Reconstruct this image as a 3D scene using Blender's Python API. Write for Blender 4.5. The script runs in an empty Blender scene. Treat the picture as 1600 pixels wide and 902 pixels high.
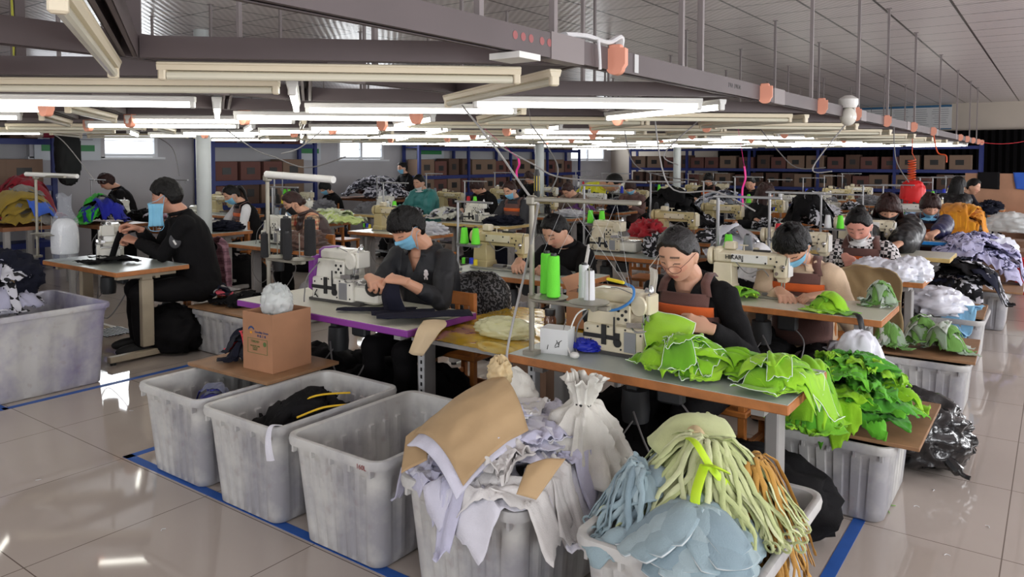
import bpy, bmesh, math, random
from mathutils import Vector, Matrix, noise, Quaternion
from mathutils.bvhtree import BVHTree
R = math.radians
PI = math.pi
sc = bpy.context.scene
COL = sc.collection
# ------------------------------------------------------------------ camera, world, light, exposure
F_PX, PPX, PPY, CAM_H = 1180.0, 800.0, 302.0, 1.65
PITCH, YAW = math.atan(52 / F_PX), R(35.9)
cd = bpy.data.cameras.new('camera'); cam = bpy.data.objects.new('camera', cd); COL.objects.link(cam)
cam.location = (0, 0, CAM_H)
cam.rotation_euler = (PI / 2 - PITCH, 0, YAW)
cd.sensor_width = 36; cd.lens = 36 * F_PX / 1600
cd.shift_y = -(451 - PPY) / 1600
cd.clip_start = .05; cd.clip_end = 200
sc.camera = cam
w = bpy.data.worlds.new('world'); sc.world = w; w.use_nodes = True
w.node_tree.nodes['Background'].inputs[0].default_value = (.75, .85, 1, 1)
w.node_tree.nodes['Background'].inputs[1].default_value = 0.8
sc.view_settings.view_transform = 'Standard'; sc.view_settings.look = 'None'
sc.view_settings.exposure = 0.1; sc.view_settings.gamma = 1.0; sc.view_settings.use_curve_mapping = False
sc.cycles.max_bounces = 6; sc.cycles.diffuse_bounces = 4; sc.cycles.glossy_bounces = 3
sc.cycles.transparent_max_bounces = 8; sc.cycles.transmission_bounces = 4
sc.cycles.sample_clamp_indirect = 4; sc.cycles.caustics_reflective = False; sc.cycles.caustics_refractive = False
TUBE_POWER = 9.0
def area(name, loc, rot, sx, sy, power, col=(1, 1, 1)):
    l = bpy.data.lights.new(name, 'AREA'); l.shape = 'RECTANGLE'; l.size = sx; l.size_y = sy; l.energy = power; l.color = col
    o = bpy.data.objects.new(name, l); COL.objects.link(o); o.location = loc; o.rotation_euler = rot; return o
# daylight entering through the window band of the aisle wall (X = +3.4); fill lamps without a window are added behind the camera
for k, y in enumerate((-1.5, 3.0, 7.5, 12.0, 16.5, 21.0)):
    area('window_and_fill_light', (3.3, y, 1.8), (0, R(112), 0), 1.5, 2.6, 190, (.97, .98, 1))
for k, x in enumerate((-6.5, -2.0)):
    area('window_and_fill_light', (x, -3.2, 1.9), (R(90), 0, 0), 2.6, 1.3, 60, (.97, .98, 1))
for k, y in enumerate((6.3, 12.0, 22.6)):
    area('window_and_fill_light', (-12.85, y, 2.1), (0, R(-90), 0), 1.2, 1.6, 30, (.95, .98, 1))
def cam_ray(x, y):
    d = Vector(((x - PPX) / F_PX, 1, -(y - PPY) / F_PX)); d.rotate(Matrix.Rotation(-PITCH, 3, 'X')); d.rotate(Matrix.Rotation(YAW, 3, 'Z')); return d
def at(x, y, z=0.0):
    d = cam_ray(x, y); t = (z - CAM_H) / d.z; return Vector((d.x * t, d.y * t, z))
def onX(x, y, X):
    d = cam_ray(x, y); t = X / d.x; return Vector((X, d.y * t, CAM_H + d.z * t))
def onY(x, y, Y):
    d = cam_ray(x, y); t = Y / d.y; return Vector((d.x * t, Y, CAM_H + d.z * t))
def proj(v):
    v = Vector(v) - Vector((0, 0, CAM_H)); v.rotate(Matrix.Rotation(-YAW, 3, 'Z')); v.rotate(Matrix.Rotation(PITCH, 3, 'X'))
    if v.y < .05: return None
    return PPX + F_PX * v.x / v.y, PPY - F_PX * v.z / v.y
def in_view(pts, m=90):
    for p in pts:
        q = proj(p)
        if q and -m < q[0] < 1600 + m and -m < q[1] < 902 + m: return True
    return False
def sstep(a, b, x):
    t = max(0, min(1, (x - a) / (b - a))) if a != b else float(x >= a)
    return t * t * (3 - 2 * t)
# ------------------------------------------------------------------ materials
def srgb(c):
    return tuple((x / 255 / 12.92 if x / 255 <= .04045 else ((x / 255 + .055) / 1.055) ** 2.4) for x in c)
MATS = {}
def mat(name, rgb, rough=.6, metal=0., noise_s=0., noise_a=.12, bump=0., bump_s=60., coat=0., emit=0., alpha=1., trans=0., sheen=0., spec=.5):
    """rgb in 0-255 sRGB"""
    if name in MATS: return MATS[name]
    m = bpy.data.materials.new(name); m.use_nodes = True; nt = m.node_tree; b = nt.nodes['Principled BSDF']
    c = srgb(rgb) + (1,)
    b.inputs['Base Color'].default_value = c; b.inputs['Roughness'].default_value = rough; b.inputs['Metallic'].default_value = metal
    b.inputs['Specular IOR Level'].default_value = spec
    if coat: b.inputs['Coat Weight'].default_value = coat; b.inputs['Coat Roughness'].default_value = .06
    if sheen: b.inputs['Sheen Weight'].default_value = sheen
    if emit: b.inputs['Emission Color'].default_value = c; b.inputs['Emission Strength'].default_value = emit
    if alpha < 1: b.inputs['Alpha'].default_value = alpha
    if trans: b.inputs['Transmission Weight'].default_value = trans
    tc = nt.nodes.new('ShaderNodeTexCoord')
    if noise_s:
        n = nt.nodes.new('ShaderNodeTexNoise'); n.inputs['Scale'].default_value = noise_s; n.inputs['Detail'].default_value = 4
        nt.links.new(tc.outputs['Object'], n.inputs['Vector'])
        r = nt.nodes.new('ShaderNodeMapRange'); r.inputs[1].default_value = .3; r.inputs[2].default_value = .7
        r.inputs[3].default_value = 1 - noise_a; r.inputs[4].default_value = 1 + noise_a
        nt.links.new(n.outputs['Fac'], r.inputs[0])
        mx = nt.nodes.new('ShaderNodeVectorMath'); mx.operation = 'SCALE'; mx.inputs[0].default_value = c[:3]
        nt.links.new(r.outputs[0], mx.inputs['Scale']); nt.links.new(mx.outputs[0], b.inputs['Base Color'])
    if bump:
        n = nt.nodes.new('ShaderNodeTexNoise'); n.inputs['Scale'].default_value = bump_s; n.inputs['Detail'].default_value = 3
        nt.links.new(tc.outputs['Object'], n.inputs['Vector'])
        bp = nt.nodes.new('ShaderNodeBump'); bp.inputs['Strength'].default_value = bump; bp.inputs['Distance'].default_value = .01
        nt.links.new(n.outputs['Fac'], bp.inputs['Height']); nt.links.new(bp.outputs[0], b.inputs['Normal'])
    MATS[name] = m; return m
def fabric(name, rgb, rough=.85, a=.08, sheen=.15, trans_c=0): return mat(name, rgb, rough, noise_s=9, noise_a=a, bump=.25, bump_s=220, sheen=sheen if max(rgb) > 90 else 0., spec=.5 if max(rgb) > 90 else .2)
def nodes_of(name, rough=.6):
    m = bpy.data.materials.new(name); m.use_nodes = True; nt = m.node_tree; b = nt.nodes['Principled BSDF']; b.inputs['Roughness'].default_value = rough
    tc = nt.nodes.new('ShaderNodeTexCoord'); MATS[name] = m
    def N(t, **kw):
        n = nt.nodes.new(t)
        for k, v in kw.items(): setattr(n, k, v)
        return n
    return m, nt, b, tc, N
def M_(nt, op, a, b_=None, c_=None):
    n = nt.nodes.new('ShaderNodeMath'); n.operation = op
    for i, v in enumerate((a, b_, c_)):
        if v is None: continue
        if isinstance(v, (int, float)): n.inputs[i].default_value = v
        else: nt.links.new(v, n.inputs[i])
    return n.outputs[0]
def MIX(nt, f, a, b_):
    n = nt.nodes.new('ShaderNodeMix'); n.data_type = 'RGBA'
    for s, v in ((0, f), (6, a), (7, b_)):
        if isinstance(v, (int, float)): n.inputs[s].default_value = v
        elif isinstance(v, tuple): n.inputs[s].default_value = v if len(v) == 4 else v + (1,)
        else: nt.links.new(v, n.inputs[s])
    return n.outputs[2]
def grid_line(nt, coord, period, off, width):
    f = M_(nt, 'FRACT', M_(nt, 'DIVIDE', M_(nt, 'SUBTRACT', coord, off), period))
    d = M_(nt, 'MINIMUM', f, M_(nt, 'SUBTRACT', 1.0, f))
    return M_(nt, 'LESS_THAN', d, width / period / 2)
def pattern(name, kind, cols, scale=1., rough=.85):
    """checks, plaid, stripes, print: a cloth pattern in object space"""
    if name in MATS: return MATS[name]
    m, nt, b, tc, N = nodes_of(name, rough); c = [srgb(x) + (1,) for x in cols]
    mp = N('ShaderNodeMapping'); mp.inputs['Scale'].default_value = (scale,) * 3; mp.inputs['Rotation'].default_value = (.3, .5, .4)
    nt.links.new(tc.outputs['Object'], mp.inputs['Vector'])
    if kind == 'checks':
        mp.inputs['Rotation'].default_value = (0, 0, 0)
        n = N('ShaderNodeTexChecker'); n.inputs['Scale'].default_value = 1; n.inputs['Color1'].default_value = c[0]; n.inputs['Color2'].default_value = c[1]
        nt.links.new(mp.outputs[0], n.inputs['Vector']); out = n.outputs[0]
    elif kind == 'plaid':
        mp.inputs['Rotation'].default_value = (0, .1, 0)
        s = N('ShaderNodeSeparateXYZ'); nt.links.new(mp.outputs[0], s.inputs[0]); out = c[0]
        for ax in (0, 2):
            out = MIX(nt, M_(nt, 'MULTIPLY', grid_line(nt, s.outputs[ax], 1, .2, .30), .55), out, c[1])
            out = MIX(nt, M_(nt, 'MULTIPLY', grid_line(nt, s.outputs[ax], 1, .7, .09), .8), out, c[2])
    elif kind == 'stripes':
        mp.inputs['Rotation'].default_value = (0, 0, 0)
        s = N('ShaderNodeSeparateXYZ'); nt.links.new(mp.outputs[0], s.inputs[0])
        n2 = N('ShaderNodeTexNoise'); n2.inputs['Scale'].default_value = 1.3; nt.links.new(mp.outputs[0], n2.inputs['Vector'])
        out = MIX(nt, grid_line(nt, M_(nt, 'ADD', s.outputs[0], M_(nt, 'MULTIPLY', n2.outputs[0], .6)), 1, 0, .45), c[0], c[1])
    else:
        n = N('ShaderNodeTexNoise'); n.inputs['Scale'].default_value = 1; n.inputs['Detail'].default_value = 1.5
        nt.links.new(mp.outputs[0], n.inputs['Vector']); r = N('ShaderNodeValToRGB'); r.color_ramp.interpolation = 'CONSTANT'
        e = r.color_ramp.elements; e[0].color = c[0]; e[1].position = .52; e[1].color = c[1]
        for i, x in enumerate(c[2:]):
            q = e.new(.6 + .07 * i); q.color = x
        nt.links.new(n.outputs[0], r.inputs[0]); out = r.outputs[0]
    nt.links.new(out, b.inputs['Base Color']); return m
# ------------------------------------------------------------------ objects
def tag(o, label=None, cat=None, group=None, kind=None):
    if label: o['label'] = label
    if cat: o['category'] = cat
    if group: o['group'] = group
    if kind: o['kind'] = kind
    return o
def empty(name, loc=(0, 0, 0), rz=0., parent=None):
    o = bpy.data.objects.new(name, None); COL.objects.link(o); o.location = loc; o.rotation_euler = (0, 0, rz); o.empty_display_size = .1
    if parent: o.parent = parent
    return o
def thing(name, label, cat, loc=(0, 0, 0), rz=0., group=None):
    return tag(empty(name, loc, rz), label, cat, group)
KIDS = {}
class MB:
    def __init__(s): s.v = []; s.f = []; s.mi = []; s.cur = 0
    def add(s, vs, fs, M=None):
        n = len(s.v)
        s.v += [tuple(M @ Vector(v)) for v in vs] if M is not None else [tuple(v) for v in vs]
        s.f += [tuple(i + n for i in f) for f in fs]; s.mi += [s.cur] * len(fs); return s
    def box(s, c, d, rz=0., rx=0., ry=0., tap=(1, 1), bev=0.):
        x, y, z = d[0] / 2, d[1] / 2, d[2] / 2
        M = Matrix.Translation(c) @ Matrix.Rotation(rz, 4, 'Z') @ Matrix.Rotation(ry, 4, 'Y') @ Matrix.Rotation(rx, 4, 'X')
        if bev:
            bev = min(bev, x * .49, y * .49, z * .49); vs = []; fs = []
            def rect(xx, yy, zz):
                n = len(vs); a = xx - bev; bb = yy - bev
                vs.extend([(-a, -yy, zz), (a, -yy, zz), (xx, -bb, zz), (xx, bb, zz), (a, yy, zz), (-a, yy, zz), (-xx, bb, zz), (-xx, -bb, zz)]); return n
            r = [rect((x - bev) * tap[0] if 0 else x - bev, y - bev, -z), rect(x, y, -z + bev), rect(x, y, z - bev), rect(x - bev, y - bev, z)]
            for a, b in zip(r, r[1:]):
                for i in range(8): fs.append((a + i, a + (i + 1) % 8, b + (i + 1) % 8, b + i))
            fs.append(tuple(r[0] + i for i in reversed(range(8)))); fs.append(tuple(r[3] + i for i in range(8)))
            return s.add(vs, fs, M)
        t0, t1 = tap
        vs = [(-x, -y, -z), (x, -y, -z), (x, y, -z), (-x, y, -z), (-x * t0, -y * t1, z), (x * t0, -y * t1, z), (x * t0, y * t1, z), (-x * t0, y * t1, z)]
        return s.add(vs, [(0, 3, 2, 1), (4, 5, 6, 7), (0, 1, 5, 4), (1, 2, 6, 5), (2, 3, 7, 6), (3, 0, 4, 7)], M)
    def tube(s, pts, r, n=8, cap=True, flat=1.):
        pts = [Vector(p) for p in pts]; rs = r if isinstance(r, (list, tuple)) else [r] * len(pts)
        vs = []; fs = []; up = None
        for i, p in enumerate(pts):
            t = (pts[min(i + 1, len(pts) - 1)] - pts[max(i - 1, 0)])
            t = t.normalized() if t.length > 1e-9 else Vector((0, 0, 1))
            if up is None: up = Vector((0, 0, 1)) if abs(t.z) < .9 else Vector((1, 0, 0))
            a = t.cross(up)
            a = a.normalized() if a.length > 1e-6 else Vector((1, 0, 0)); b = a.cross(t).normalized(); up = b
            for k in range(n):
                q = 2 * PI * k / n; vs.append(p + (a * math.cos(q) + b * math.sin(q) * flat) * rs[i])
        for i in range(len(pts) - 1):
            for k in range(n): fs.append((i * n + k, i * n + (k + 1) % n, (i + 1) * n + (k + 1) % n, (i + 1) * n + k))
        if cap: fs.append(tuple(reversed(range(n)))); fs.append(tuple((len(pts) - 1) * n + k for k in range(n)))
        return s.add(vs, fs)
    def lathe(s, prof, c=(0, 0, 0), n=16, M=None, sx=1., sy=1.):
        vs = []; fs = []
        for r, z in prof:
            for k in range(n): q = 2 * PI * k / n; vs.append((r * math.cos(q) * sx, r * math.sin(q) * sy, z))
        for i in range(len(prof) - 1):
            for k in range(n): fs.append((i * n + k, i * n + (k + 1) % n, (i + 1) * n + (k + 1) % n, (i + 1) * n + k))
        fs.append(tuple(reversed(range(n)))); fs.append(tuple((len(prof) - 1) * n + k for k in range(n)))
        return s.add(vs, fs, Matrix.Translation(c) @ (M if M is not None else Matrix.Identity(4)))
    def ball(s, c, r, n=16, m=10, M=None):
        r = r if isinstance(r, (tuple, list)) else (r, r, r); vs = [(0, 0, -r[2])]; fs = []
        for i in range(1, m):
            a = -PI / 2 + PI * i / m
            for k in range(n): q = 2 * PI * k / n; vs.append((r[0] * math.cos(a) * math.cos(q), r[1] * math.cos(a) * math.sin(q), r[2] * math.sin(a)))
        vs.append((0, 0, r[2])); L = len(vs) - 1
        for k in range(n): fs.append((0, 1 + (k + 1) % n, 1 + k)); fs.append((L, L - n + k, L - n + (k + 1) % n))
        for i in range(m - 2):
            for k in range(n): a = 1 + i * n; fs.append((a + k, a + (k + 1) % n, a + n + (k + 1) % n, a + n + k))
        return s.add(vs, fs, Matrix.Translation(c) @ (M if M is not None else Matrix.Identity(4)))
    def prism(s, poly, z0, z1, M=None):
        n = len(poly); vs = [(x, y, z0) for x, y in poly] + [(x, y, z1) for x, y in poly]
        return s.add(vs, [tuple(reversed(range(n))), tuple(range(n, 2 * n))] + [(i, (i + 1) % n, n + (i + 1) % n, n + i) for i in range(n)], M)
    def mesh(s, name, mats, smooth=True, ang=35):
        me = bpy.data.meshes.new(name); me.from_pydata(s.v, [], s.f)
        for m in (mats if isinstance(mats, (list, tuple)) else [mats]): me.materials.append(m)
        if any(s.mi): me.polygons.foreach_set('material_index', s.mi)
        if smooth:
            me.polygons.foreach_set('use_smooth', [True] * len(s.f)); me.set_sharp_from_angle(angle=R(ang))
        me.update(); return me
    def build(s, name, mats, parent=None, smooth=True, ang=35, loc=None, rz=None):
        return link(name, s.mesh(name, mats, smooth, ang), parent, loc, rz)
def link(name, me, parent=None, loc=None, rz=None):
    o = bpy.data.objects.new(name, me); COL.objects.link(o)
    if parent is not None: o.parent = parent; KIDS.setdefault(parent.name, []).append(o)
    if loc is not None: o.location = loc
    if rz is not None: o.rotation_euler = (0, 0, rz)
    return o
def copy_tree(o, parent=None):
    c = o.copy(); COL.objects.link(c)
    if parent is not None: c.parent = parent; KIDS.setdefault(parent.name, []).append(c)
    for ch in KIDS.get(o.name, []): copy_tree(ch, c)
    return c
USED = {}
def instance(key, maker, loc, rz, label, group=None, sc_=1.):
    """first call builds the thing, later calls copy it and its parts"""
    if key not in USED: USED[key] = maker(); o = USED[key]; KIDS.setdefault(o.name, [])
    else: o = copy_tree(USED[key])
    o.location = loc; o.rotation_euler = (0, 0, rz); o.scale = (sc_,) * 3; o['label'] = label
    if group: o['group'] = group
    return o
def recolor(o, slot, m):
    o.material_slots[slot].link = 'OBJECT'; o.material_slots[slot].material = m
ORD = 'first second third fourth fifth sixth seventh eighth ninth tenth eleventh twelfth thirteenth fourteenth fifteenth sixteenth seventeenth eighteenth nineteenth twentieth'.split()
ORD += ['twenty-' + x for x in ORD[:9]] + ['thirtieth'] + ['thirty-' + x for x in ORD[:9]] + ['fortieth']
def catenary(a, b, sag, n=12):
    a, b = Vector(a), Vector(b); return [a.lerp(b, i / n) - Vector((0, 0, sag * 4 * (i / n) * (1 - i / n))) for i in range(n + 1)]
def spline(pts, n=6):
    pts = [Vector(p) for p in pts]; out = []
    for i in range(len(pts) - 1):
        p0, p1, p2, p3 = pts[max(i - 1, 0)], pts[i], pts[i + 1], pts[min(i + 2, len(pts) - 1)]
        for k in range(n):
            t = k / n; out.append(.5 * ((2 * p1) + (p2 - p0) * t + (2 * p0 - 5 * p1 + 4 * p2 - p3) * t * t + (3 * p1 - p0 - 3 * p2 + p3) * t ** 3))
    out.append(pts[-1]); return out
def text_mesh(name, s, size, m, parent, loc, rot, depth=.0006, align='CENTER', bold=False):
    c = bpy.data.curves.new(name, 'FONT'); c.body = s; c.size = size; c.extrude = depth; c.align_x = align; c.align_y = 'CENTER'
    if bold: c.offset = size * .015
    t = bpy.data.objects.new(name, c); COL.objects.link(t); dg = bpy.context.evaluated_depsgraph_get(); dg.update()
    me = bpy.data.meshes.new_from_object(t.evaluated_get(dg)); bpy.data.objects.remove(t); bpy.data.curves.remove(c)
    me.materials.clear(); me.materials.append(m); o = link(name, me, parent, loc); o.rotation_euler = rot; return o
def remesh(me, voxel, smooth_it=3, name='surface'):
    """voxel-union a set of closed shapes into one continuous surface"""
    o = bpy.data.objects.new('tmp', me); COL.objects.link(o)
    md = o.modifiers.new('r', 'REMESH'); md.mode = 'VOXEL'; md.voxel_size = voxel; md.use_smooth_shade = True
    if smooth_it: sm = o.modifiers.new('s', 'SMOOTH'); sm.iterations = smooth_it; sm.factor = .5
    dg = bpy.context.evaluated_depsgraph_get(); dg.update()
    r = bpy.data.meshes.new_from_object(o.evaluated_get(dg)); bpy.data.objects.remove(o); bpy.data.meshes.remove(me)
    r.name = name; r.polygons.foreach_set('use_smooth', [True] * len(r.polygons)); return r
# ------------------------------------------------------------------ common materials
steel = mat('galvanised_steel', (150, 150, 152), .42, .55, noise_s=6, noise_a=.1)
greypaint = mat('grey_paint', (150, 148, 146), .5, noise_s=7, noise_a=.08)
tray_m = mat('mauve_grey_paint', (88, 78, 79), .55, noise_s=4, noise_a=.07)
black = mat('black_plastic', (22, 22, 24), .45)
white_p = mat('white_plastic', (225, 224, 220), .4, noise_s=5, noise_a=.04)
cream = mat('cream_enamel', (214, 204, 178), .33, noise_s=9, noise_a=.07, coat=.3)
cream_w = mat('white_enamel', (226, 224, 214), .3, noise_s=9, noise_a=.05, coat=.3)
chrome = mat('polished_metal', (190, 190, 190), .22, .9)
wood_e = mat('beech_edge', (176, 112, 62), .5, noise_s=14, noise_a=.2)
wood_d = mat('brown_wood', (128, 78, 42), .5, noise_s=12, noise_a=.2)
wood_c = mat('orange_varnished_wood', (176, 108, 50), .4, noise_s=12, noise_a=.18)
ply = mat('plywood_board', (146, 110, 78), .55, noise_s=7, noise_a=.22)
laminate = mat('grey_laminate', (178, 186, 180), .32, noise_s=5, noise_a=.06)
laminate_w = mat('white_laminate', (208, 206, 190), .32, noise_s=5, noise_a=.05)
purple = mat('purple_plastic', (128, 52, 148), .4)
blue_p = mat('blue_paint', (32, 46, 112), .5)
card = mat('brown_cardboard', (170, 124, 92), .8, noise_s=5, noise_a=.1)
card_d = mat('dull_cardboard', (128, 98, 78), .85, noise_s=5, noise_a=.1)
pink = mat('salmon_plastic', (232, 158, 132), .45)
rubber = mat('dark_rubber', (30, 30, 30), .7)
cable_m = mat('grey_cable', (120, 118, 118), .5)
tube_on = mat('lit_tube', (255, 253, 244), .3, emit=TUBE_POWER)
tube_off = mat('unlit_tube', (222, 218, 198), .25, coat=.3)
house_m = mat('cream_batten', (226, 214, 188), .4)
# ------------------------------------------------------------------ the room
XL, XR, YF, YB, ZC = -13.0, 3.4, -3.3, 24.0, 3.2
def floor_mat():
    m, nt, b, tc, N = nodes_of('polished_tiles', .09); g = N('ShaderNodeNewGeometry'); s = N('ShaderNodeSeparateXYZ'); nt.links.new(g.outputs['Position'], s.inputs[0])
    n = N('ShaderNodeTexNoise'); n.inputs['Scale'].default_value = .9; n.inputs['Detail'].default_value = 5; nt.links.new(g.outputs['Position'], n.inputs['Vector'])
    base = MIX(nt, n.outputs[0], srgb((172, 160, 151)), srgb((190, 180, 172)))
    line = M_(nt, 'MAXIMUM', grid_line(nt, s.outputs[0], .8, -3.35, .005), grid_line(nt, s.outputs[1], .8, 2.06, .005))
    nt.links.new(MIX(nt, line, base, srgb((112, 100, 92))), b.inputs['Base Color'])
    n2 = N('ShaderNodeTexNoise'); n2.inputs['Scale'].default_value = 2.2; n2.inputs['Detail'].default_value = 3; nt.links.new(g.outputs['Position'], n2.inputs['Vector'])
    nt.links.new(M_(nt, 'MULTIPLY_ADD', n2.outputs[0], .06, .02), b.inputs['Roughness'])
    return m
def ceil_mat():
    m, nt, b, tc, N = nodes_of('perforated_ceiling_panels', .3); g = N('ShaderNodeNewGeometry'); s = N('ShaderNodeSeparateXYZ'); nt.links.new(g.outputs['Position'], s.inputs[0])
    line = M_(nt, 'MAXIMUM', grid_line(nt, s.outputs[0], .605, -.29, .026), grid_line(nt, s.outputs[1], .605, .35, .02))
    w1 = M_(nt, 'SINE', M_(nt, 'MULTIPLY', s.outputs[0], 2 * PI / .10)); w2 = M_(nt, 'SINE', M_(nt, 'MULTIPLY', s.outputs[1], 2 * PI / .10))
    dot = M_(nt, 'MULTIPLY', w1, w2)
    base = MIX(nt, M_(nt, 'MULTIPLY_ADD', dot, .25, .5), srgb((156, 146, 146)), srgb((226, 217, 216)))
    nt.links.new(MIX(nt, line, base, srgb((44, 38, 40))), b.inputs['Base Color'])
    bp = N('ShaderNodeBump'); bp.inputs['Strength'].default_value = .2; bp.inputs['Distance'].default_value = .01; nt.links.new(dot, bp.inputs['Height']); nt.links.new(bp.outputs[0], b.inputs['Normal'])
    return m
wall_m = mat('pale_grey_wall', (176, 176, 180), .7, noise_s=1.2, noise_a=.05)
wall_c = mat('cream_wall', (178, 168, 156), .7, noise_s=1.2, noise_a=.05)
dark_c = mat('dark_curtain', (11, 10, 11), .95, spec=.05)
def slab(name, c, d, m, **k):
    o = MB().box(c, d).build(name, m, smooth=False); return tag(o, kind='structure')
slab('floor', ((XL + XR) / 2, (YF + YB) / 2, -.05), (XR - XL, YB - YF, .1), floor_mat())
slab('ceiling', ((XL + XR) / 2, (YF + YB) / 2, ZC + .05), (XR - XL, YB - YF, .1), ceil_mat())
slab('wall_right', (XR + .05, (YF + YB) / 2, ZC / 2), (.1, YB - YF, ZC), wall_m)
slab('wall_front', ((XL + XR) / 2, YF - .05, ZC / 2), (XR - XL, .1, ZC), wall_m)
def holed_wall(name, x, holes):
    b = MB(); ys = YF
    for (y0, y1, z0, z1) in holes:
        b.box((x, (ys + y0) / 2, ZC / 2), (.2, y0 - ys, ZC)); b.box((x, (y0 + y1) / 2, z0 / 2), (.2, y1 - y0, z0)); b.box((x, (y0 + y1) / 2, (z1 + ZC) / 2), (.2, y1 - y0, ZC - z1)); ys = y1
    b.box((x, (ys + YB) / 2, ZC / 2), (.2, YB - ys, ZC)); tag(b.build(name, wall_m, smooth=False), kind='structure')
HOLES = [(5.15, 7.2, 1.70, 3.1), (11.35, 12.75, 1.66, 2.8), (21.2, 23.5, 1.64, 2.9)]
holed_wall('wall_left', XL - .1, HOLES)
b = MB(); b.box(((XL + XR) / 2, YB + .1, ZC / 2), (XR - XL, .2, ZC)); tag(b.build('wall_back', wall_c, smooth=False), kind='structure')
pane_m = mat('bright_daylit_pane', (240, 246, 252), .2, emit=2.2)
alu = mat('white_window_frame', (205, 208, 212), .4)
for i, (y0, y1, z0, z1) in enumerate(HOLES):
    o = MB()
    for y in (y0 + .03, (y0 + y1) / 2, y1 - .03): o.box((XL - .02, y, (z0 + z1) / 2), (.06, .06, z1 - z0))
    for z in (z0 + .03, z1 - .03, z0 + .75 * (z1 - z0)): o.box((XL - .02, (y0 + y1) / 2, z), (.055, y1 - y0 - .06, .055))
    o.box((XL + .04, (y0 + y1) / 2, z0 - .02), (.16, y1 - y0 + .16, .04))
    fr = tag(o.build('window_%d' % (i + 1), alu, smooth=False), kind='structure')
    MB().box((XL - .06, (y0 + y1) / 2, (z0 + z1) / 2), (.012, y1 - y0, z1 - z0)).build('pane', pane_m, fr, smooth=False)
    g = MB()
    for k in range(1, 5): g.box((XL - .035, (y0 + y1) / 2, z0 + (z1 - z0) * k / 5), (.01, y1 - y0, .01))
    g.build('window_bars', greypaint, fr, smooth=False)
tag(MB().box((XL + .07, 5.66, 2.24), (.1, 1.14, 1.12)).build('wall_infill', wall_m, smooth=False), kind='structure')
# dark curtain along the lower back wall, in pleats
cv = MB(); n = 150
for i in range(n):
    x0 = -9 + i * (XR + 9) / n; x1 = -9 + (i + 1) * (XR + 9) / n; a = .05 * (i % 2); c2 = .05 * ((i + 1) % 2)
    cv.add([(x0, YB - .14 - a, .02), (x1, YB - .14 - c2, .02), (x1, YB - .14 - c2, 2.45), (x0, YB - .14 - a, 2.45)], [(0, 1, 2, 3)])
tag(cv.build('curtain', dark_c, smooth=False), 'long dark curtain hung along the lower back wall', 'curtain')
for s_, x in enumerate((-5.9, -1.9)):
    pass
# square painted steel columns standing in the room
for (px, X, lab, w_) in ((318, -8.35, 'pale round steel column beside the man with the hanging mask', .17), (843, -7.75, 'pale steel column behind the woman in the black striped jacket', .17), (1058, -7.0, 'slim pale column in front of the blue racking', .17)):
    p = onX(px, 250, X); b = MB(); b.lathe([(w_ * .5, 0), (w_ * .5, ZC)], (p.x, p.y, 0), 24); b.lathe([(w_ * .75, 0), (w_ * .75, .03)], (p.x, p.y, 0), 24)
    o = b.build('column', mat('column_paint', (190, 196, 196), .35, noise_s=3, noise_a=.06)); tag(o, lab, 'column'); 
for (px, X) in ((1174, -6.4), (1192, -6.6)):
    pass
# blue floor marking tape
tape = mat('blue_tape', (38, 88, 168), .5, noise_s=8, noise_a=.12)
def tape_obj(segs, lab):
    b = MB()
    for (x0, y0, x1, y1) in segs:
        cx, cy, L, a = (x0 + x1) / 2, (y0 + y1) / 2, math.hypot(x1 - x0, y1 - y0), math.atan2(y1 - y0, x1 - x0)
        b.box((cx, cy, .001), (L + .05, .05, .002), rz=a)
    tag(b.build('floor_tape', tape, smooth=False), lab, 'floor tape')
tape_obj([(-5.62, 2.05, -4.1, 3.02), ], 'blue tape line crossing the floor between the large tub and small tub') if 0 else None
tape_obj([(-7.2, 2.02, -5.62, 2.02), (-5.62, 2.04, -5.62, 3.9)], 'blue tape corner around the large tub at the far side')
tape_obj([(-4.15, 2.10, -.75, 2.10), (-4.15, 2.10, -4.15, 2.7)], 'blue tape line running under the front row of tubs')
tape_obj([(-.70, 3.75, -.70, 2.4)], 'blue tape strip leading out from under the board-covered tub')
# notice boards on the upper back wall
hdr = mat('notice_blue', (40, 92, 130), .5); paper = mat('notice_paper', (196, 196, 196), .6); ink = mat('print_grey', (120, 124, 128), .7)
for i, px in enumerate((1312, 1345, 1375, 1407, 1438, 1470)):
    c = onY(px, 181, YB - .16); wd = .5; r = empty('notice_board', (c.x, YB - .02, 2.83)); tag(r, '%s printed notice with blue header from the curtain-side end of the upper wall' % ORD[5 - i], 'notice board')
    MB().box((0, -.01, 0), (wd, .02, .68)).build('panel', paper, r, smooth=False)
    MB().box((0, -.024, .31), (wd, .006, .06)).build('header_strip', hdr, r, smooth=False); MB().box((0, -.024, -.32), (wd, .006, .03)).build('footer_strip', hdr, r, smooth=False)
    t = MB()
    random.seed(i)
    for k in range(8): t.box((-.03 * random.random(), -.024, .22 - k * .06), (wd * random.uniform(.55, .85), .004, .012))
    t.build('printed_lines', ink, r, smooth=False)
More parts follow.
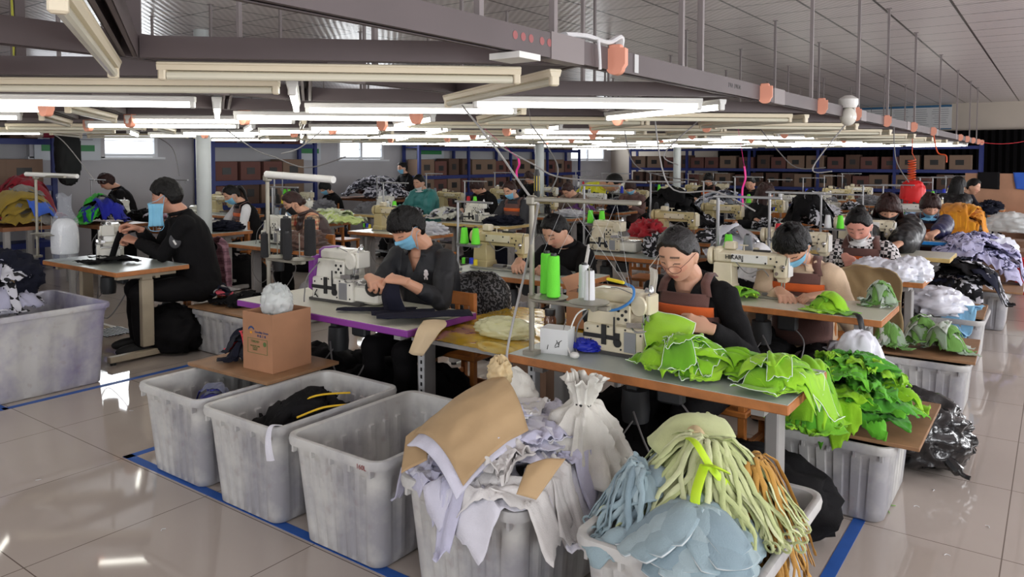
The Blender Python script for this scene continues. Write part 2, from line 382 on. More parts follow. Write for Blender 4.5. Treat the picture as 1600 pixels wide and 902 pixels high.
# notices on the left wall
green = mat('sign_green', (36, 122, 66), .5)
for (y0, y1, lab) in ((5.15, 6.15, 'wall poster with green strip beside the nearest window'), (10.25, 10.85, 'wall poster with green strip before the middle window'), (13.9, 14.9, 'wall poster with green strip beyond the middle window')):
    r = tag(empty('wall_poster', (XL + (.125 if y0 < 6 else .01), (y0 + y1) / 2, 0)), lab, 'poster')
    MB().box((.01, 0, 2.02), (.02, y1 - y0, .75)).build('sheet', mat('poster_grey', (186, 194, 200), .5), r, smooth=False)
    MB().box((.024, 0, 1.84), (.006, (y1 - y0) * .8, .1)).build('green_strip', green, r, smooth=False)
    t = MB()
    for k in range(6): t.box((.024, 0, 2.33 - k * .07), (.004, (y1 - y0) * .75, .012))
    t.build('printed_lines', ink, r, smooth=False)
# ------------------------------------------------------------------ the lighting frame
ZT = 2.0
RX = [-1.45, -2.6, -3.65, -4.7, -5.8, -6.9, -8.0, -9.1, -10.2]
PER = 1.75
def rail_y(i): return (-.2, 20.0 if i == 0 else 19.0)
def tray(b, a, c, w=.055, h=.085):
    a, c = Vector(a), Vector(c); m = (a + c) / 2; L = (c - a).length; an = math.atan2(c.y - a.y, c.x - a.x)
    b.box((m.x, m.y, m.z + h - .002), (L, w, .004), rz=an)
    n = Vector((-math.sin(an), math.cos(an), 0)) * (w / 2)
    for s_ in (-1, 1):
        b.box(m + n * s_ + Vector((0, 0, h / 2)), (L, .003, h), rz=an)
        b.box(m + n * s_ * .72 + Vector((0, 0, .0015)), (L, w * .28, .003), rz=an)
def rail(i):
    y0, y1 = rail_y(i); b = MB(); seg = 2.5; y = y0
    lab = 'long mauve-grey steel lighting rail over the %s table column from the aisle' % ORD[i] if i else 'long mauve-grey steel lighting rail nearest the right aisle, with pink sockets'
    r = thing('lighting_rail', lab, 'lighting rail', (RX[i], 0, ZT), 0, 'lighting frame rails')
    tray(b, (0, y0, 0), (0, y1, 0)); b.build('channel', tray_m, r, smooth=False)
    while y < y1 - .5:
        y += seg
        if y < y1: MB().box((0, y, .0435), (.064, .22, .094)).build('joint_plate', mat('joint_grey', (126, 117, 117), .5), r, smooth=False)
    return r
for i in range(len(RX)): rail(i)
def nodeY(i, k):  # zigzag nodes alternate between neighbouring rails
    return (1.35 if i % 2 else 2.42) + PER * k
def make_fix(lit):
    r = thing('tube_light', 'x', 'tube light')
    L = 1.22; h = MB()
    h.box((0, 0, -.012), (L + .06, .052, .012), bev=.003); h.box((0, 0, -.026), (L + .06, .036, .018), tap=(1, 1.3)); h.build('batten', house_m if not lit else white_p, r, ang=30)
    t = MB(); t.tube([(-L / 2, 0, -.052), (L / 2, 0, -.052)], .0145, 10, cap=False); t.build('tube', tube_on if lit else tube_off, r)
    for s_ in (-1, 1): MB().box((s_ * (L / 2 + .015), 0, -.045), (.026, .036, .05), bev=.005).build('end_cap', house_m if not lit else white_p, r)
    return r
random.seed(5)
def lit_of(bay, k, leg):
    """leg 0 runs nearly across the view, leg 1 back to the next node"""
    if bay == 0:
        if leg == 0: return k == 1 or k >= 8
        return k in (1,) or k >= 9
    if bay == 1:
        if leg == 0: return k in (1, 5, 7, 8, 9, 10)
        return k in (0, 4, 6, 8, 10)
    return random.random() < (.62 if leg == 0 else .3) or (bay == 2 and k < 2)
nfix = 0
for bay in range(len(RX) - 1):
    xa, xb = RX[bay], RX[bay + 1]; cnt = 0
    for k in range(-1, 11):
        # legs between rail bay (a) and rail bay+1 (b)
        if bay % 2 == 0: legs = [((xb, 1.35 + PER * k), (xa, 2.42 + PER * k)), ((xa, 2.42 + PER * k), (xb, 1.35 + PER * (k + 1)))]
        else: legs = [((xb, 1.2 + PER * k), (xa, 2.1 + PER * k)), ((xa, 2.1 + PER * k), (xb, 1.2 + PER * (k + 1)))]
        for leg, (p, q) in enumerate(legs):
            if min(p[1], q[1]) < -.25 or max(p[1], q[1]) > 19: continue
            if not in_view([(p[0], p[1], ZT), (q[0], q[1], ZT), ((p[0] + q[0]) / 2, (p[1] + q[1]) / 2, ZT)], 260): continue
            cnt += 1
            A, B = Vector((p[0], p[1], 0)), Vector((q[0], q[1], 0)); d = (B - A).normalized(); A2, B2 = A + d * .04, B - d * .04
            m = (A + B) / 2; an = math.atan2(d.y, d.x); hgt = .075
            t = MB(); L = (B2 - A2).length; tray(t, (-L / 2, 0, 0), (L / 2, 0, 0), .05, hgt)
            o = t.build('cross_tray', tray_m, None, smooth=False, loc=(m.x, m.y, ZT), rz=an)
            tag(o, 'diagonal steel tray, %s from the front in the %s zigzag from the aisle' % (ORD[cnt - 1], ORD[bay]), 'cable tray', 'diagonal trays of the lighting frame')
            lit = lit_of(bay, k, leg)
            # fixture hangs directly under the tray, a touch to one side
            instance('fix%d' % lit, lambda: make_fix(lit), (m.x - .07, m.y - .02, ZT - .001), an,
                     '%s fluorescent batten, %s from the front in the %s zigzag from the aisle' % ('lit' if lit else 'unlit', ORD[cnt - 1], ORD[bay]), 'tube lights under the lighting frame')
            nfix += 1
# hanger rods up to the ceiling
def make_rod():
    return tag(MB().box((0, 0, (ZC - ZT - .085) / 2), (.022, .022, ZC - ZT - .085)).box((0, 0, ZC - ZT - .087), (.05, .05, .004)).build('hanger_rod', mat('rod_grey', (128, 120, 120), .5), smooth=False), 'x', 'hanger rod')
for i, X in enumerate(RX):
    ys = [1.83, 2.25, 3.36, 3.6, 5.65, 7.2, 8.6, 10.4, 12.8, 15.1, 17.4, 19.0] if i == 0 else [2.5, 4.4, 6.4, 8.6, 10.5, 12.8, 15.1, 17.4]
    n = 0
    for y in ys:
        if not in_view([(X, y, ZT + .1), (X, y, 2.5), (X, y, 3.1)]): continue
        instance('rod', make_rod, (X, y, ZT + .085), 0, 'thin steel hanger rod, %s from the front on the %s rail from the aisle' % (ORD[n], ORD[i]), 'rods hanging the lighting frame'); n += 1
# salmon pull sockets on the rails
def make_socket():
    r = thing('pull_socket', 'x', 'power socket')
    pr = [(-.042, .05), (.042, .05), (.042, -.012)] + [(.032 * math.cos(a), -.026 - .026 * math.sin(a)) for a in [PI * k / 8 for k in range(0, 9)]] + [(-.042, -.012)]
    b = MB(); b.prism(pr, -.022, .022, Matrix.Rotation(PI / 2, 4, 'X') @ Matrix.Rotation(0, 4, 'Z')); o = b.build('housing', pink, r, ang=40)
    b = MB(); b.box((-.0, -.0, .055), (.05, .04, .02), bev=.004); b.build('cap', pink, r)
    return r
SOCK = {0: [2.62, 4.45, 5.75, 6.9, 8.3, 10.0, 11.7, 15.2, 16.4, 17.6, 18.8, 19.7], 1: [4.9, 6.6, 9.0, 12], 2: [3.9, 6.4, 8.8, 11], 3: [1.95, 3.25, 4.6, 6.4, 8.2, 10.2], 4: [3.0, 5.0, 7.2, 9.5], 5: [3.2, 5.4, 8, 10.5], 6: [5, 8]}
for i, ys in SOCK.items():
    for n, y in enumerate(ys):
        instance('sock', make_socket, (RX[i] + (.05 if i == 0 else 0), y, ZT + (.03 if i == 0 else -.05)), R(12), 'salmon pink power socket, %s from the front on the %s rail from the aisle' % (ORD[n], ORD[i]), 'power sockets on the lighting frame')
# markings on the aisle rail
text_mesh('rail_lettering', 'DVA  DVOA', .035, black, bpy.data.objects['lighting_rail'], (.0295, 4.0, .045), (R(90), 0, R(90)))
b = MB()
for k in range(6):
    y = 1.98 + k * .045 + (.02 if k > 2 else 0); b.lathe([(.011, 0), (.014, .001)], (.029, y, .05), 12, Matrix.Rotation(PI / 2, 4, 'Y'))
b.build('printed_rings', mat('faded_red_print', (150, 84, 84), .6), bpy.data.objects['lighting_rail'])
# white cloth ties and tape on the aisle rail, a bundled white wrap, camera
wc = fabric('white_cloth', (222, 222, 224))
b = MB(); b.tube(spline([(-1.44, 2.3, 2.095), (-1.44, 2.45, 2.11), (-1.42, 2.58, 2.10), (-1.41, 2.66, 2.13), (-1.43, 2.7, 2.10)]), [.02] * 25, 8, flat=.5); b.tube(spline([(-1.41, 2.5, 2.1), (-1.4, 2.49, 2.05), (-1.405, 2.505, 1.99)]), .006, 6)
tag(b.build('cloth_tie', wc), 'white rag tied around the aisle lighting rail before its first socket', 'rag')
b = MB(); b.box((-1.418, 2.83, 2.045), (.004, .035, .075)); tag(b.build('paper_label', paper, smooth=False), 'small white paper label stuck on the aisle rail', 'label')
b = MB(); b.box((-1.45, 2.02, 1.985), (.12, .12, .02)); tag(b.build('smoke_detector', white_p, smooth=False), 'flat square white box under the aisle rail', 'detector')
for n_, (i, y, nm) in enumerate(((0, 7.3, 'far socket run'), )):
    r = thing('security_camera', 'white dome security camera mounted on the aisle lighting rail', 'security camera', (RX[0] + .06, 6.55, 2.0))
    MB().lathe([(.06, .0), (.075, .03), (.075, .07), (.03, .1)], (0, 0, .07), 16).build('mount', white_p, r)
    MB().ball((0, 0, 0), (.065, .065, .075)).build('dome', cream_w, r)
    MB().tube(spline([(0, 0, .1), (.02, .12, .12), (.0, .22, .1), (0, .25, .02)]), .008, 6).build('bracket_cable', white_p, r)
p = onX(813, 207, -4.7 * .9); r = thing('security_camera', 'small round white security camera under the lighting frame centre', 'security camera', (p.x, p.y, 1.93))
MB().ball((0, 0, 0), .05).build('dome', cream_w, r); MB().lathe([(.012, 0), (.014, .002)], (.03, -.045, 0), 10, Matrix.Rotation(R(90), 4, 'X') @ Matrix.Rotation(R(20), 4, 'Y')).build('lens', black, r)
# ------------------------------------------------------------------ people
def skin_mat():
    m, nt, b, tc, N = nodes_of('skin', .5); a = N('ShaderNodeVertexColor'); a.layer_name = 'tint'; nt.links.new(a.outputs[0], b.inputs['Base Color'])
    b.inputs['Subsurface Weight'].default_value = .08; b.inputs['Subsurface Scale'].default_value = .01; b.inputs['Subsurface Radius'].default_value = (1, .3, .15); return m
skin_m = skin_mat()
hair_m = mat('black_hair', (13, 11, 11), .4, spec=.25, noise_s=30, noise_a=.4, bump=.6, bump_s=160)
hair_b = mat('brown_hair', (48, 26, 23), .4, spec=.3, noise_s=30, noise_a=.4, bump=.6, bump_s=160)
mask_b = mat('blue_mask', (128, 190, 222), .8, noise_s=20, noise_a=.04)
mask_w = mat('white_mask', (222, 222, 222), .8, noise_s=20, noise_a=.04)
apron_br = fabric('brown_apron', (98, 66, 60)); apron_or = fabric('orange_apron_band', (214, 96, 36))
blackcloth = fabric('black_knit', (17, 16, 18)); navy = fabric('navy_cloth', (22, 24, 38))
def gs(v, c, s): return math.exp(-((v - c) / s) ** 2)
def head_pt(x, y, z, feat=True):
    X = x * .0745; Z = z * .118
    Y = (-(abs(y) ** .86) * .089) if y < 0 else y * .098
    t = max(0, -z)
    X *= 1 - .30 * t ** 1.6; Y *= (1 - .42 * t ** 1.4) if y > 0 else (1 - .05 * t)
    if y > 0 and z < 0: Z *= 1 - .25 * y
    if z > 0: X *= 1 + .02 * z
    if feat and y < 0:
        d = 0; A = abs(X)
        d += .010 * gs(X, 0, .009) * gs(Z, -.004, .026) + .018 * gs(X, 0, .0125) * gs(Z, -.031, .013) + .008 * gs(A, .012, .007) * gs(Z, -.035, .007)
        d += -.011 * gs(A, .031, .017) * gs(Z, .010, .012) + .0065 * gs(A, .031, .012) * gs(Z, .006, .008)
        d += .004 * gs(A, .03, .022) * gs(Z, .029, .008) + .004 * gs(A, .042, .02) * gs(Z, -.024, .02)
        d += .0065 * gs(X, 0, .021) * gs(Z, -.0605, .006) + .0075 * gs(X, 0, .017) * gs(Z, -.074, .006) - .005 * gs(X, 0, .024) * gs(Z, -.0675, .0028)
        d += .009 * gs(X, 0, .02) * gs(Z, -.1, .014) - .003 * gs(X, 0, .02) * gs(Z, -.086, .005)
        Y -= d * min(1, -y * 3)
    return Vector((X, Y, Z))
def head_mesh(mb, M, n=72, m=56, feat=True):
    vs = [M @ head_pt(0, 0, -1)]; fs = []
    for i in range(1, m):
        a = -PI / 2 + PI * i / m
        for k in range(n): q = 2 * PI * k / n; vs.append(M @ head_pt(math.cos(a) * math.cos(q), math.cos(a) * math.sin(q), math.sin(a), feat))
    vs.append(M @ head_pt(0, 0, 1)); L = len(vs) - 1
    for k in range(n): fs.append((0, 1 + (k + 1) % n, 1 + k)); fs.append((L, L - n + k, L - n + (k + 1) % n))
    for i in range(m - 2):
        for k in range(n): a = 1 + i * n; fs.append((a + k, a + (k + 1) % n, a + n + (k + 1) % n, a + n + k))
    mb.add(vs, fs)
HEAD0 = MB(); head_mesh(HEAD0, Matrix.Identity(4), 72, 56)
HEAD_BVH = BVHTree.FromPolygons([Vector(v) for v in HEAD0.v], HEAD0.f)
HAIRLINE = {'short': (.046, .012, -.062, .018), 'fringe': (.034, .010, -.066, .018), 'pulled': (.074, .020, -.058, .013), 'bangs': (.026, -.02, -.085, .016), 'cap': (.03, -.02, -.085, .026)}
def hair_mesh(style, M, mat_, root, bun=None, long_=0., seed=0):
    f, s_, bk, th = HAIRLINE[style]; n, m = 96, 64; vs = []; fs = []
    for i in range(m + 1):
        a = -PI / 2 + PI * i / m
        for k in range(n):
            q = 2 * PI * k / n; x, y, z = math.cos(a) * math.cos(q), math.cos(a) * math.sin(q), math.sin(a)
            p = head_pt(x, y, z, False); az = math.acos(max(-1, min(1, -y / max(1e-6, math.hypot(x, y)))))  # 0 front, pi back
            t = az / PI
            thr = f + (s_ - f) * sstep(.14, .42, t) + (bk - s_) * sstep(.46, .72, t)
            thr += .004 * noise.noise(Vector((x * 6, y * 6, seed)))
            if style in ('fringe', 'bangs') and t < .3: thr += .006 * math.sin(az * 30)
            if abs(t - .47) < .07: thr = max(thr, -.002 + .03 * (1 - abs(t - .47) / .07)) if style != 'bangs' else thr
            w_ = sstep(thr - .006, thr + .012, p.z)
            str_ = .0016 * math.sin(q * 46 + 4 * noise.noise(Vector((x * 3, y * 3, z * 3)))) + .005 * noise.noise(Vector((x * 5 + seed, y * 5, z * 5)))
            r = (th + str_) if style != 'pulled' else (th + str_ * .5)
            nrm = Vector((x / .075, y / .095, z / .118)).normalized()
            vs.append(M @ (p * .93 if w_ < .01 else p + nrm * (r * w_ - .006 * (1 - w_))))
    for i in range(m):
        for k in range(n): fs.append((i * n + k, i * n + (k + 1) % n, (i + 1) * n + (k + 1) % n, (i + 1) * n + k))
    b = MB(); b.add(vs, fs)
    if bun == 'bun':
        c = M @ Vector((0, .09, .075)); b.ball(c, (.036, .034, .032)); b.ball(M @ Vector((0, .095, .03)), (.03, .03, .02))
    if bun == 'pony':
        b.tube([M @ Vector(v) for v in spline([(0, .10, .03), (0, .135, .03), (0, .15, -.04), (.01, .13, -.13), (.02, .12, -.2)])], [.014 + .012 * math.sin(PI * min(1, j / 20 + .15)) for j in range(25)], 10)
    if bun == 'low':
        b.ball(M @ Vector((0, .095, -.035)), (.04, .03, .034))
    if long_:
        random.seed(seed)
        for k in range(26):
            q = PI * (.06 + .88 * k / 25); x, y = math.cos(q), math.sin(q)
            p0 = Vector((x * .078, y * .09 + .004, .02)); p1 = Vector((x * .094, y * .1 + .008, -.06)); p2 = Vector((x * (.1 + .02 * random.random()), y * .1 + .012 + .015 * random.random(), -.06 - long_ * .5)); p3 = p2 + Vector((x * -.01, .01, -long_ * .5))
            b.tube([M @ v for v in spline([p0, p1, p2, p3], 5)], [.016 + .002 * random.random()] * 13 + [.012, .009, .004], 7, flat=.7)
    return b.build('hair', mat_, root, ang=60)
def mask_patch(M, z0, z1, az, mat_, root, off=.006, pleat=True, loops=True, nu=22, nv=18):
    rows = []
    for j in range(nv + 1):
        z = z0 + (z1 - z0) * j / nv; row = []
        for i in range(nu + 1):
            q = R(-az + 2 * az * i / nu); d = Vector((math.sin(q), -math.cos(q), 0))
            zz = z + (.012 * (i / nu * 2 - 1) ** 2 * (1 if j > nv / 2 else -.6))
            h = HEAD_BVH.ray_cast(d * .3 + Vector((0, 0, zz)), -d)[0]
            row.append((h if h else d * .075 + Vector((0, 0, zz))) + d * off)
        rows.append(row)
    for _ in range(5):
        new = [[(rows[max(j - 1, 0)][i] + rows[min(j + 1, nv)][i] + rows[j][max(i - 1, 0)] + rows[j][min(i + 1, nu)]) / 4 for i in range(nu + 1)] for j in range(nv + 1)]
        for j in range(nv + 1):
            for i in range(nu + 1):
                if new[j][i].length > rows[j][i].length * .99: rows[j][i] = new[j][i]
    b = MB(); vs = []; fs = []
    for j in range(nv + 1):
        for i in range(nu + 1):
            p = rows[j][i].copy()
            if pleat: p *= 1 + .016 * ((j % 5) / 5 - .5)
            vs.append(M @ p)
    fs = [(j * (nu + 1) + i, j * (nu + 1) + i + 1, (j + 1) * (nu + 1) + i + 1, (j + 1) * (nu + 1) + i) for j in range(nv) for i in range(nu)]
    b.add(vs, fs)
    if loops:
        for s_, i in ((-1, 0), (1, nu)):
            for j in (1, nv - 1): b.tube([M @ v for v in spline([rows[j][i], Vector((s_ * .082, -.012, .0 + (.02 if j > 1 else -.02))), Vector((s_ * .086, .014, .012 if j > 1 else -.012))], 4)], .0012, 5)
    o = b.build('face_mask', mat_, root, ang=50); return o
def loft(mb, rings, n=28):
    vs = []; fs = []
    for (c, rx, ry, t, sq) in rings:
        u = Vector((0, math.cos(t), math.sin(t)))   # t = lean; u points to the back, perpendicular to the spine
        for k in range(n):
            q = 2 * PI * k / n; cx, sy = math.cos(q), math.sin(q)
            cx = math.copysign(abs(cx) ** sq, cx); sy = math.copysign(abs(sy) ** sq, sy)
            vs.append(Vector(c) + Vector((rx * cx, 0, 0)) + u * (ry * sy))
    for i in range(len(rings) - 1):
        for k in range(n): fs.append((i * n + k, i * n + (k + 1) % n, (i + 1) * n + (k + 1) % n, (i + 1) * n + k))
    fs.append(tuple(reversed(range(n)))); fs.append(tuple((len(rings) - 1) * n + k for k in range(n)))
    mb.add(vs, fs)
def hand(mb, W, D, Nn, side, curl=.5, s=1., pinch=False):
    D = Vector(D).normalized(); Nn = Vector(Nn); Nn = (Nn - D * Nn.dot(D)).normalized(); X = D.cross(Nn) * (-1 if side < 0 else 1)
    M = Matrix(((X.x, D.x, Nn.x, W[0]), (X.y, D.y, Nn.y, W[1]), (X.z, D.z, Nn.z, W[2]), (0, 0, 0, 1))); P = lambda x, y, z: M @ Vector((x * s, y * s, z * s))
    vs = []; fs = []; n = 14; rings = [(-.03, 0, .026, .019), (.0, 0, .027, .018), (.03, .002, .036, .016), (.062, 0, .041, .014), (.086, 0, .040, .0115), (.093, 0, .034, .008)]
    for (y, x0, rx, rz) in rings:
        for k in range(n): q = 2 * PI * k / n; vs.append(P(x0 + rx * math.cos(q), y, rz * math.sin(q)))
    for i in range(len(rings) - 1):
        for k in range(n): fs.append((i * n + k, i * n + (k + 1) % n, (i + 1) * n + (k + 1) % n, (i + 1) * n + k))
    fs.append(tuple(range(n))); fs.append(tuple((len(rings) - 1) * n + k for k in range(n))); mb.add(vs, fs)
    for i, (x, L) in enumerate(((.031, .074), (.0105, .082), (-.0105, .077), (-.031, .061))):
        c = curl * (1 + .12 * i) * (.8 if pinch and i == 0 else 1); a = 0; p = Vector((x, .082, 0)); pts = [p.copy()]; sp = (1.5 - i) * .07
        for seg, (fl, ca) in enumerate(((.46, c), (.31, c * 1.15), (.23, c * .8))):
            a += ca; p = p + Vector((sp * L * fl, math.cos(a) * L * fl, -math.sin(a) * L * fl)); pts.append(p.copy())
        q = [P(*v) for v in spline(pts, 3)]; r = [.0096 * s * (1 - .25 * j / (len(q) - 1)) for j in range(len(q))]; mb.tube(q, r, 9)
        mb.ball(q[-1], r[-1] * 1.02, 9, 6); mb.ball(P(x, .08, .003), .0105 * s, 9, 6)
    tt = [(.02, .012, -.006), (.043, .036, -.016), (.05 - (.016 if pinch else 0), .068, -.028 if not pinch else -.034), (.045 - (.02 if pinch else 0), .094, -.036 if not pinch else -.048)]
    q = [P(*v) for v in spline(tt, 3)]; r = [.0155 * s, .015 * s, .014 * s] + [.0125 * s, .0118 * s, .011 * s] + [.0105 * s, .010 * s, .0095 * s, .009 * s]; mb.tube(q, r, 9); mb.ball(q[-1], .009 * s, 9, 6)
def ik(S, W, L1, L2, hint):
    S, W = Vector(S), Vector(W); v = W - S; d = min(v.length, (L1 + L2) * .995); v = v.normalized(); W = S + v * d
    a = (L1 * L1 - L2 * L2 + d * d) / (2 * d); h = math.sqrt(max(0, L1 * L1 - a * a)); hv = Vector(hint); hv = (hv - v * hv.dot(v)).normalized()
    return S + v * a + hv * h, W
def crease(me, amp, sc_=14, seed=0, stretch=(1, 1, .55)):
    """cloth wrinkles pushed into the surface along its normals"""
    nn = [v.normal.copy() for v in me.vertices]
    for v, q in zip(me.vertices, nn):
        c = v.co; p = Vector((c.x * sc_ * stretch[0], c.y * sc_ * stretch[1], c.z * sc_ * stretch[2])) + Vector((seed * 3.1, seed, 0))
        p2 = p + Vector((noise.noise(p * .6), noise.noise(p * .6 + Vector((9, 0, 0))), 0)) * 1.2
        v.co = c + q * amp * (.25 + (1 - abs(noise.noise(p2)) * 2.4) * .8 + .3 * noise.noise(p * 2.3))
    me.update()
class BV:
    def __init__(s, mb): s.t = BVHTree.FromPolygons([Vector(v) for v in mb.v], mb.f)
    def front(s, x, z, d=(0, 1, 0), off=.014, y0=-1.2):
        h = s.t.ray_cast(Vector((x, y0, z)), Vector(d))[0]; return (h + Vector((0, -off, 0))) if h else None
def patch(bv, x0, x1, z0, z1, nu=16, nv=12, off=.014, shape=None):
    vs = []; fs = []; last = None
    for j in range(nv + 1):
        for i in range(nu + 1):
            u, v = i / nu, j / nv; x = x0 + (x1 - x0) * u; z = z0 + (z1 - z0) * v
            if shape: x, z = shape(x, z, u, v)
            p = bv.front(x, z, off=off) or (Vector((x, last.y, z)) if last else Vector((x, -.1, z))); last = p; vs.append(p)
    fs = [(j * (nu + 1) + i, j * (nu + 1) + i + 1, (j + 1) * (nu + 1) + i + 1, (j + 1) * (nu + 1) + i) for j in range(nv) for i in range(nu)]
    return vs, fs
def thicken(o, t=.004):
    s = o.modifiers.new('thickness', 'SOLIDIFY'); s.thickness = t; s.offset = 0
def person(label, loc, rz, lean=14, head=(28, 0, 0), hands=None, hdir=None, curl=.75, style='short', hairm=None, bun=None, long_=0, female=True, top=blackcloth, top2=None, trouser=blackcloth,
           mask=None, apron=False, vox=.007, skin=(206, 158, 132), size=1., seed=0, sleeve=1., puffy=0., pinch=True, seat=.46, stand=False, collar=None, legs=True, neck_fwd=.03, group=None, shirt=None, pelvis_y=0, vneck=0.):
    root = thing('person', label, 'person', loc, rz, group); root.scale = (size,) * 3
    hero = vox < .005; Ln = R(lean); T = .50; wd = .93 if female else 1.0
    P0 = Vector((0, pelvis_y, seat + .10)); sp = []; p = P0.copy(); nseg = 10
    for i in range(nseg + 1):
        t = i / nseg; a = Ln * (.35 + 1.15 * t); sp.append((p.copy(), a)); p = p + Vector((0, -math.sin(a), math.cos(a))) * (T / nseg)
    Nk, aN = sp[-1]
    at_ = lambda t: sp[int(round(t * nseg))]
    sh = []
    c9, a9 = at_(.9)
    for s_ in (-1, 1): sh.append(c9 + Vector((s_ * .168 * wd, -.012, .0)))
    hp, hy, hr = map(R, head)
    hc = Nk + Vector((0, -math.sin(aN + .15), math.cos(aN + .15))) * .04 + Vector((0, -neck_fwd, 0)); tilt = hp
    MH = Matrix.Rotation(hy, 4, 'Z') @ Matrix.Rotation(hr, 4, 'Y') @ Matrix.Rotation(tilt, 4, 'X')
    Hc = hc + (MH @ Vector((0, -.018, .095))) ; MH = Matrix.Translation(Hc) @ MH
    if hands is None: hands = ((-.17, -.42, .80), (.13, -.44, .80))
    if hdir is None: hdir = (((.45, -.85, -.25), (-.2, -.3, 1)), ((-.55, -.75, -.25), (.2, -.3, 1)))
    arms = []
    for i, s_ in enumerate((-1, 1)): arms.append(ik(sh[i], hands[i], .285, .255, (s_ * .55, .25, -1)))
    # ---- body: one continuous surface
    b = MB(); head_mesh(b, MH, 72 if hero else 40, 56 if hero else 32)
    for s_ in (-1, 1):
        b.ball((0, 0, 0), (.009, .019, .031), 12, 10, MH @ Matrix.Translation((s_ * .0745, .012, -.004)) @ Matrix.Rotation(s_ * R(-18), 4, 'Z'))
        b.ball((0, 0, 0), (.007, .009, .011), 8, 6, MH @ Matrix.Translation((s_ * .074, .006, -.032)))
    b.tube([Nk - Vector((0, -.01, .04)), Nk + Vector((0, -.005, .02)), hc.lerp(Hc, .35) + Vector((0, .01, 0)), MH @ Vector((0, .022, -.03))], [.068 * wd, .06 * wd, .057 * wd, .053], 18)
    BR = [(0, .15, .11), (.2, .135, .1), (.45, .14, .105), (.7, .155, .1), (.86, .12, .07), (1., .062, .056)]
    loft(b, [(at_(t)[0], rx * wd, ry * wd, at_(t)[1], .85) for t, rx, ry in BR])
    for i, s_ in enumerate((-1, 1)):
        E, W = arms[i]; b.ball(sh[i] + Vector((-s_ * .02, 0, -.025)), .036, 12, 8); b.tube([sh[i] + Vector((-s_ * .02, 0, -.025)), sh[i].lerp(E, .5), E, E.lerp(W, .35), W], [.034, .034, .032, .035, .0235], 12); b.ball(E, .034, 10, 8)
        D, Nn = hdir[i]; hand(b, W, D, Nn, s_, curl, .98 if female else 1.06, pinch)
        if legs:
            if stand: pts = [P0 + Vector((s_ * .08, 0, -.02)), Vector((s_ * .09, .0, .5)), Vector((s_ * .09, .02, .09))]
            else: pts = [P0 + Vector((s_ * .085, 0, -.02)), Vector((s_ * .11, pelvis_y - .40, seat + .06)), Vector((s_ * .11, pelvis_y - .38, .09))]
            b.tube([pts[0], pts[0].lerp(pts[1], .5), pts[1], pts[1].lerp(pts[2], .3), pts[2]], [.07, .065, .048, .048, .033], 12); b.ball(pts[1], .048, 10, 8); b.ball(pts[2] - Vector((0, .05, .045)), (.035, .09, .03), 10, 8)
    me = remesh(b.mesh('body', skin_m), vox, 1, 'person_body')
    ca = me.color_attributes.new('tint', 'FLOAT_COLOR', 'POINT'); MI = MH.inverted(); sk = Vector(srgb(skin)); lip = Vector(srgb((168, 92, 84))); dk = Vector(srgb((38, 28, 26))); data = []; HX = Hc
    for v in me.vertices:
        c = sk
        if (v.co - HX).length < .16:
            q = MI @ v.co
            if q.y < -.03:
                A = abs(q.x)
                if ((q.x / .023) ** 2 + ((q.z + .067) / .0105) ** 2) < 1: c = sk.lerp(lip, .8)
                elif abs(q.z - .0025 + .12 * abs(A - .031)) < .0022 and abs(A - .031) < .015: c = dk
                elif abs(q.z - .033 + .3 * max(0, A - .03)) < .0042 and .012 < A < .048: c = sk.lerp(dk, .85)
                elif gs(A, .04, .022) * gs(q.z, -.025, .02) > .35: c = sk.lerp(Vector(srgb((206, 128, 110))), .35)
        elif v.co.z < .12 and legs: c = dk
        data += [c[0], c[1], c[2], 1]
    ca.data.foreach_set('color', data); root_body = link('body', me, root)
    # ---- garment
    g = MB(); pf = .012 + puffy
    GR = [(-.0, .172, .135), (.12, .165, .13), (.3, .155, .122), (.5, .160, .126), (.7, .174, .122), (.82, .176, .108), (.92, .145, .088), (.97, .10, .075), (1., .076, .068)]
    loft(g, [(at_(t)[0] - Vector((0, 0, .05 if t == 0 else 0)), rx * wd + pf * (1 if t < .9 else .3), ry * wd + pf * (1 if t < .9 else .2), at_(t)[1], .86) for t, rx, ry in GR])
    bv = BV(g)
    if shirt is not None: sleeve_m = shirt
    sl = MB() if shirt is not None else g
    for i, s_ in enumerate((-1, 1)):
        E, W = arms[i]; We = E.lerp(W, .93 * sleeve) if sleeve > .5 else E.lerp(W, sleeve)
        sl.ball(sh[i] + Vector((s_ * -.012, 0, -.012)), .058 * wd + puffy, 14, 10)
        sl.tube([sh[i], sh[i].lerp(E, .5), E, E.lerp(We, .5), We], [.056 * wd + puffy, .056 * wd + puffy, .051 + puffy, .047 + puffy, .036 + puffy * .5], 16); sl.ball(E, .051 + puffy, 12, 10)
    def garment(mb, name, m_, amp=.006):
        mm = remesh(mb.mesh(name, m_), .0085 if hero else .013, 3, name); crease(mm, amp + puffy * .25, 13, seed)
        if vneck and name == gname:
            bm = bmesh.new(); bm.from_mesh(mm); zb = Nk.z - vneck; zt = Nk.z + .03
            bmesh.ops.delete(bm, geom=[f for f in bm.faces if f.calc_center_median().y < Nk.y + .01 and f.calc_center_median().z > zb and abs(f.calc_center_median().x) < .072 * (f.calc_center_median().z - zb) / (zt - zb)], context='FACES')
            for _ in range(8):
                new = {}
                for v in bm.verts:
                    nb = [e.other_vert(v) for e in v.link_edges if e.is_boundary]
                    if len(nb) == 2: new[v] = (v.co * 2 + nb[0].co + nb[1].co) / 4
                for v, c_ in new.items(): v.co = c_
            bm.to_mesh(mm); bm.free()
        return link(name, mm, root)
    gname = 'jacket' if shirt is None else 'vest'
    jk = garment(g, gname, top)
    if shirt is not None: garment(sl, 'sleeves', shirt)
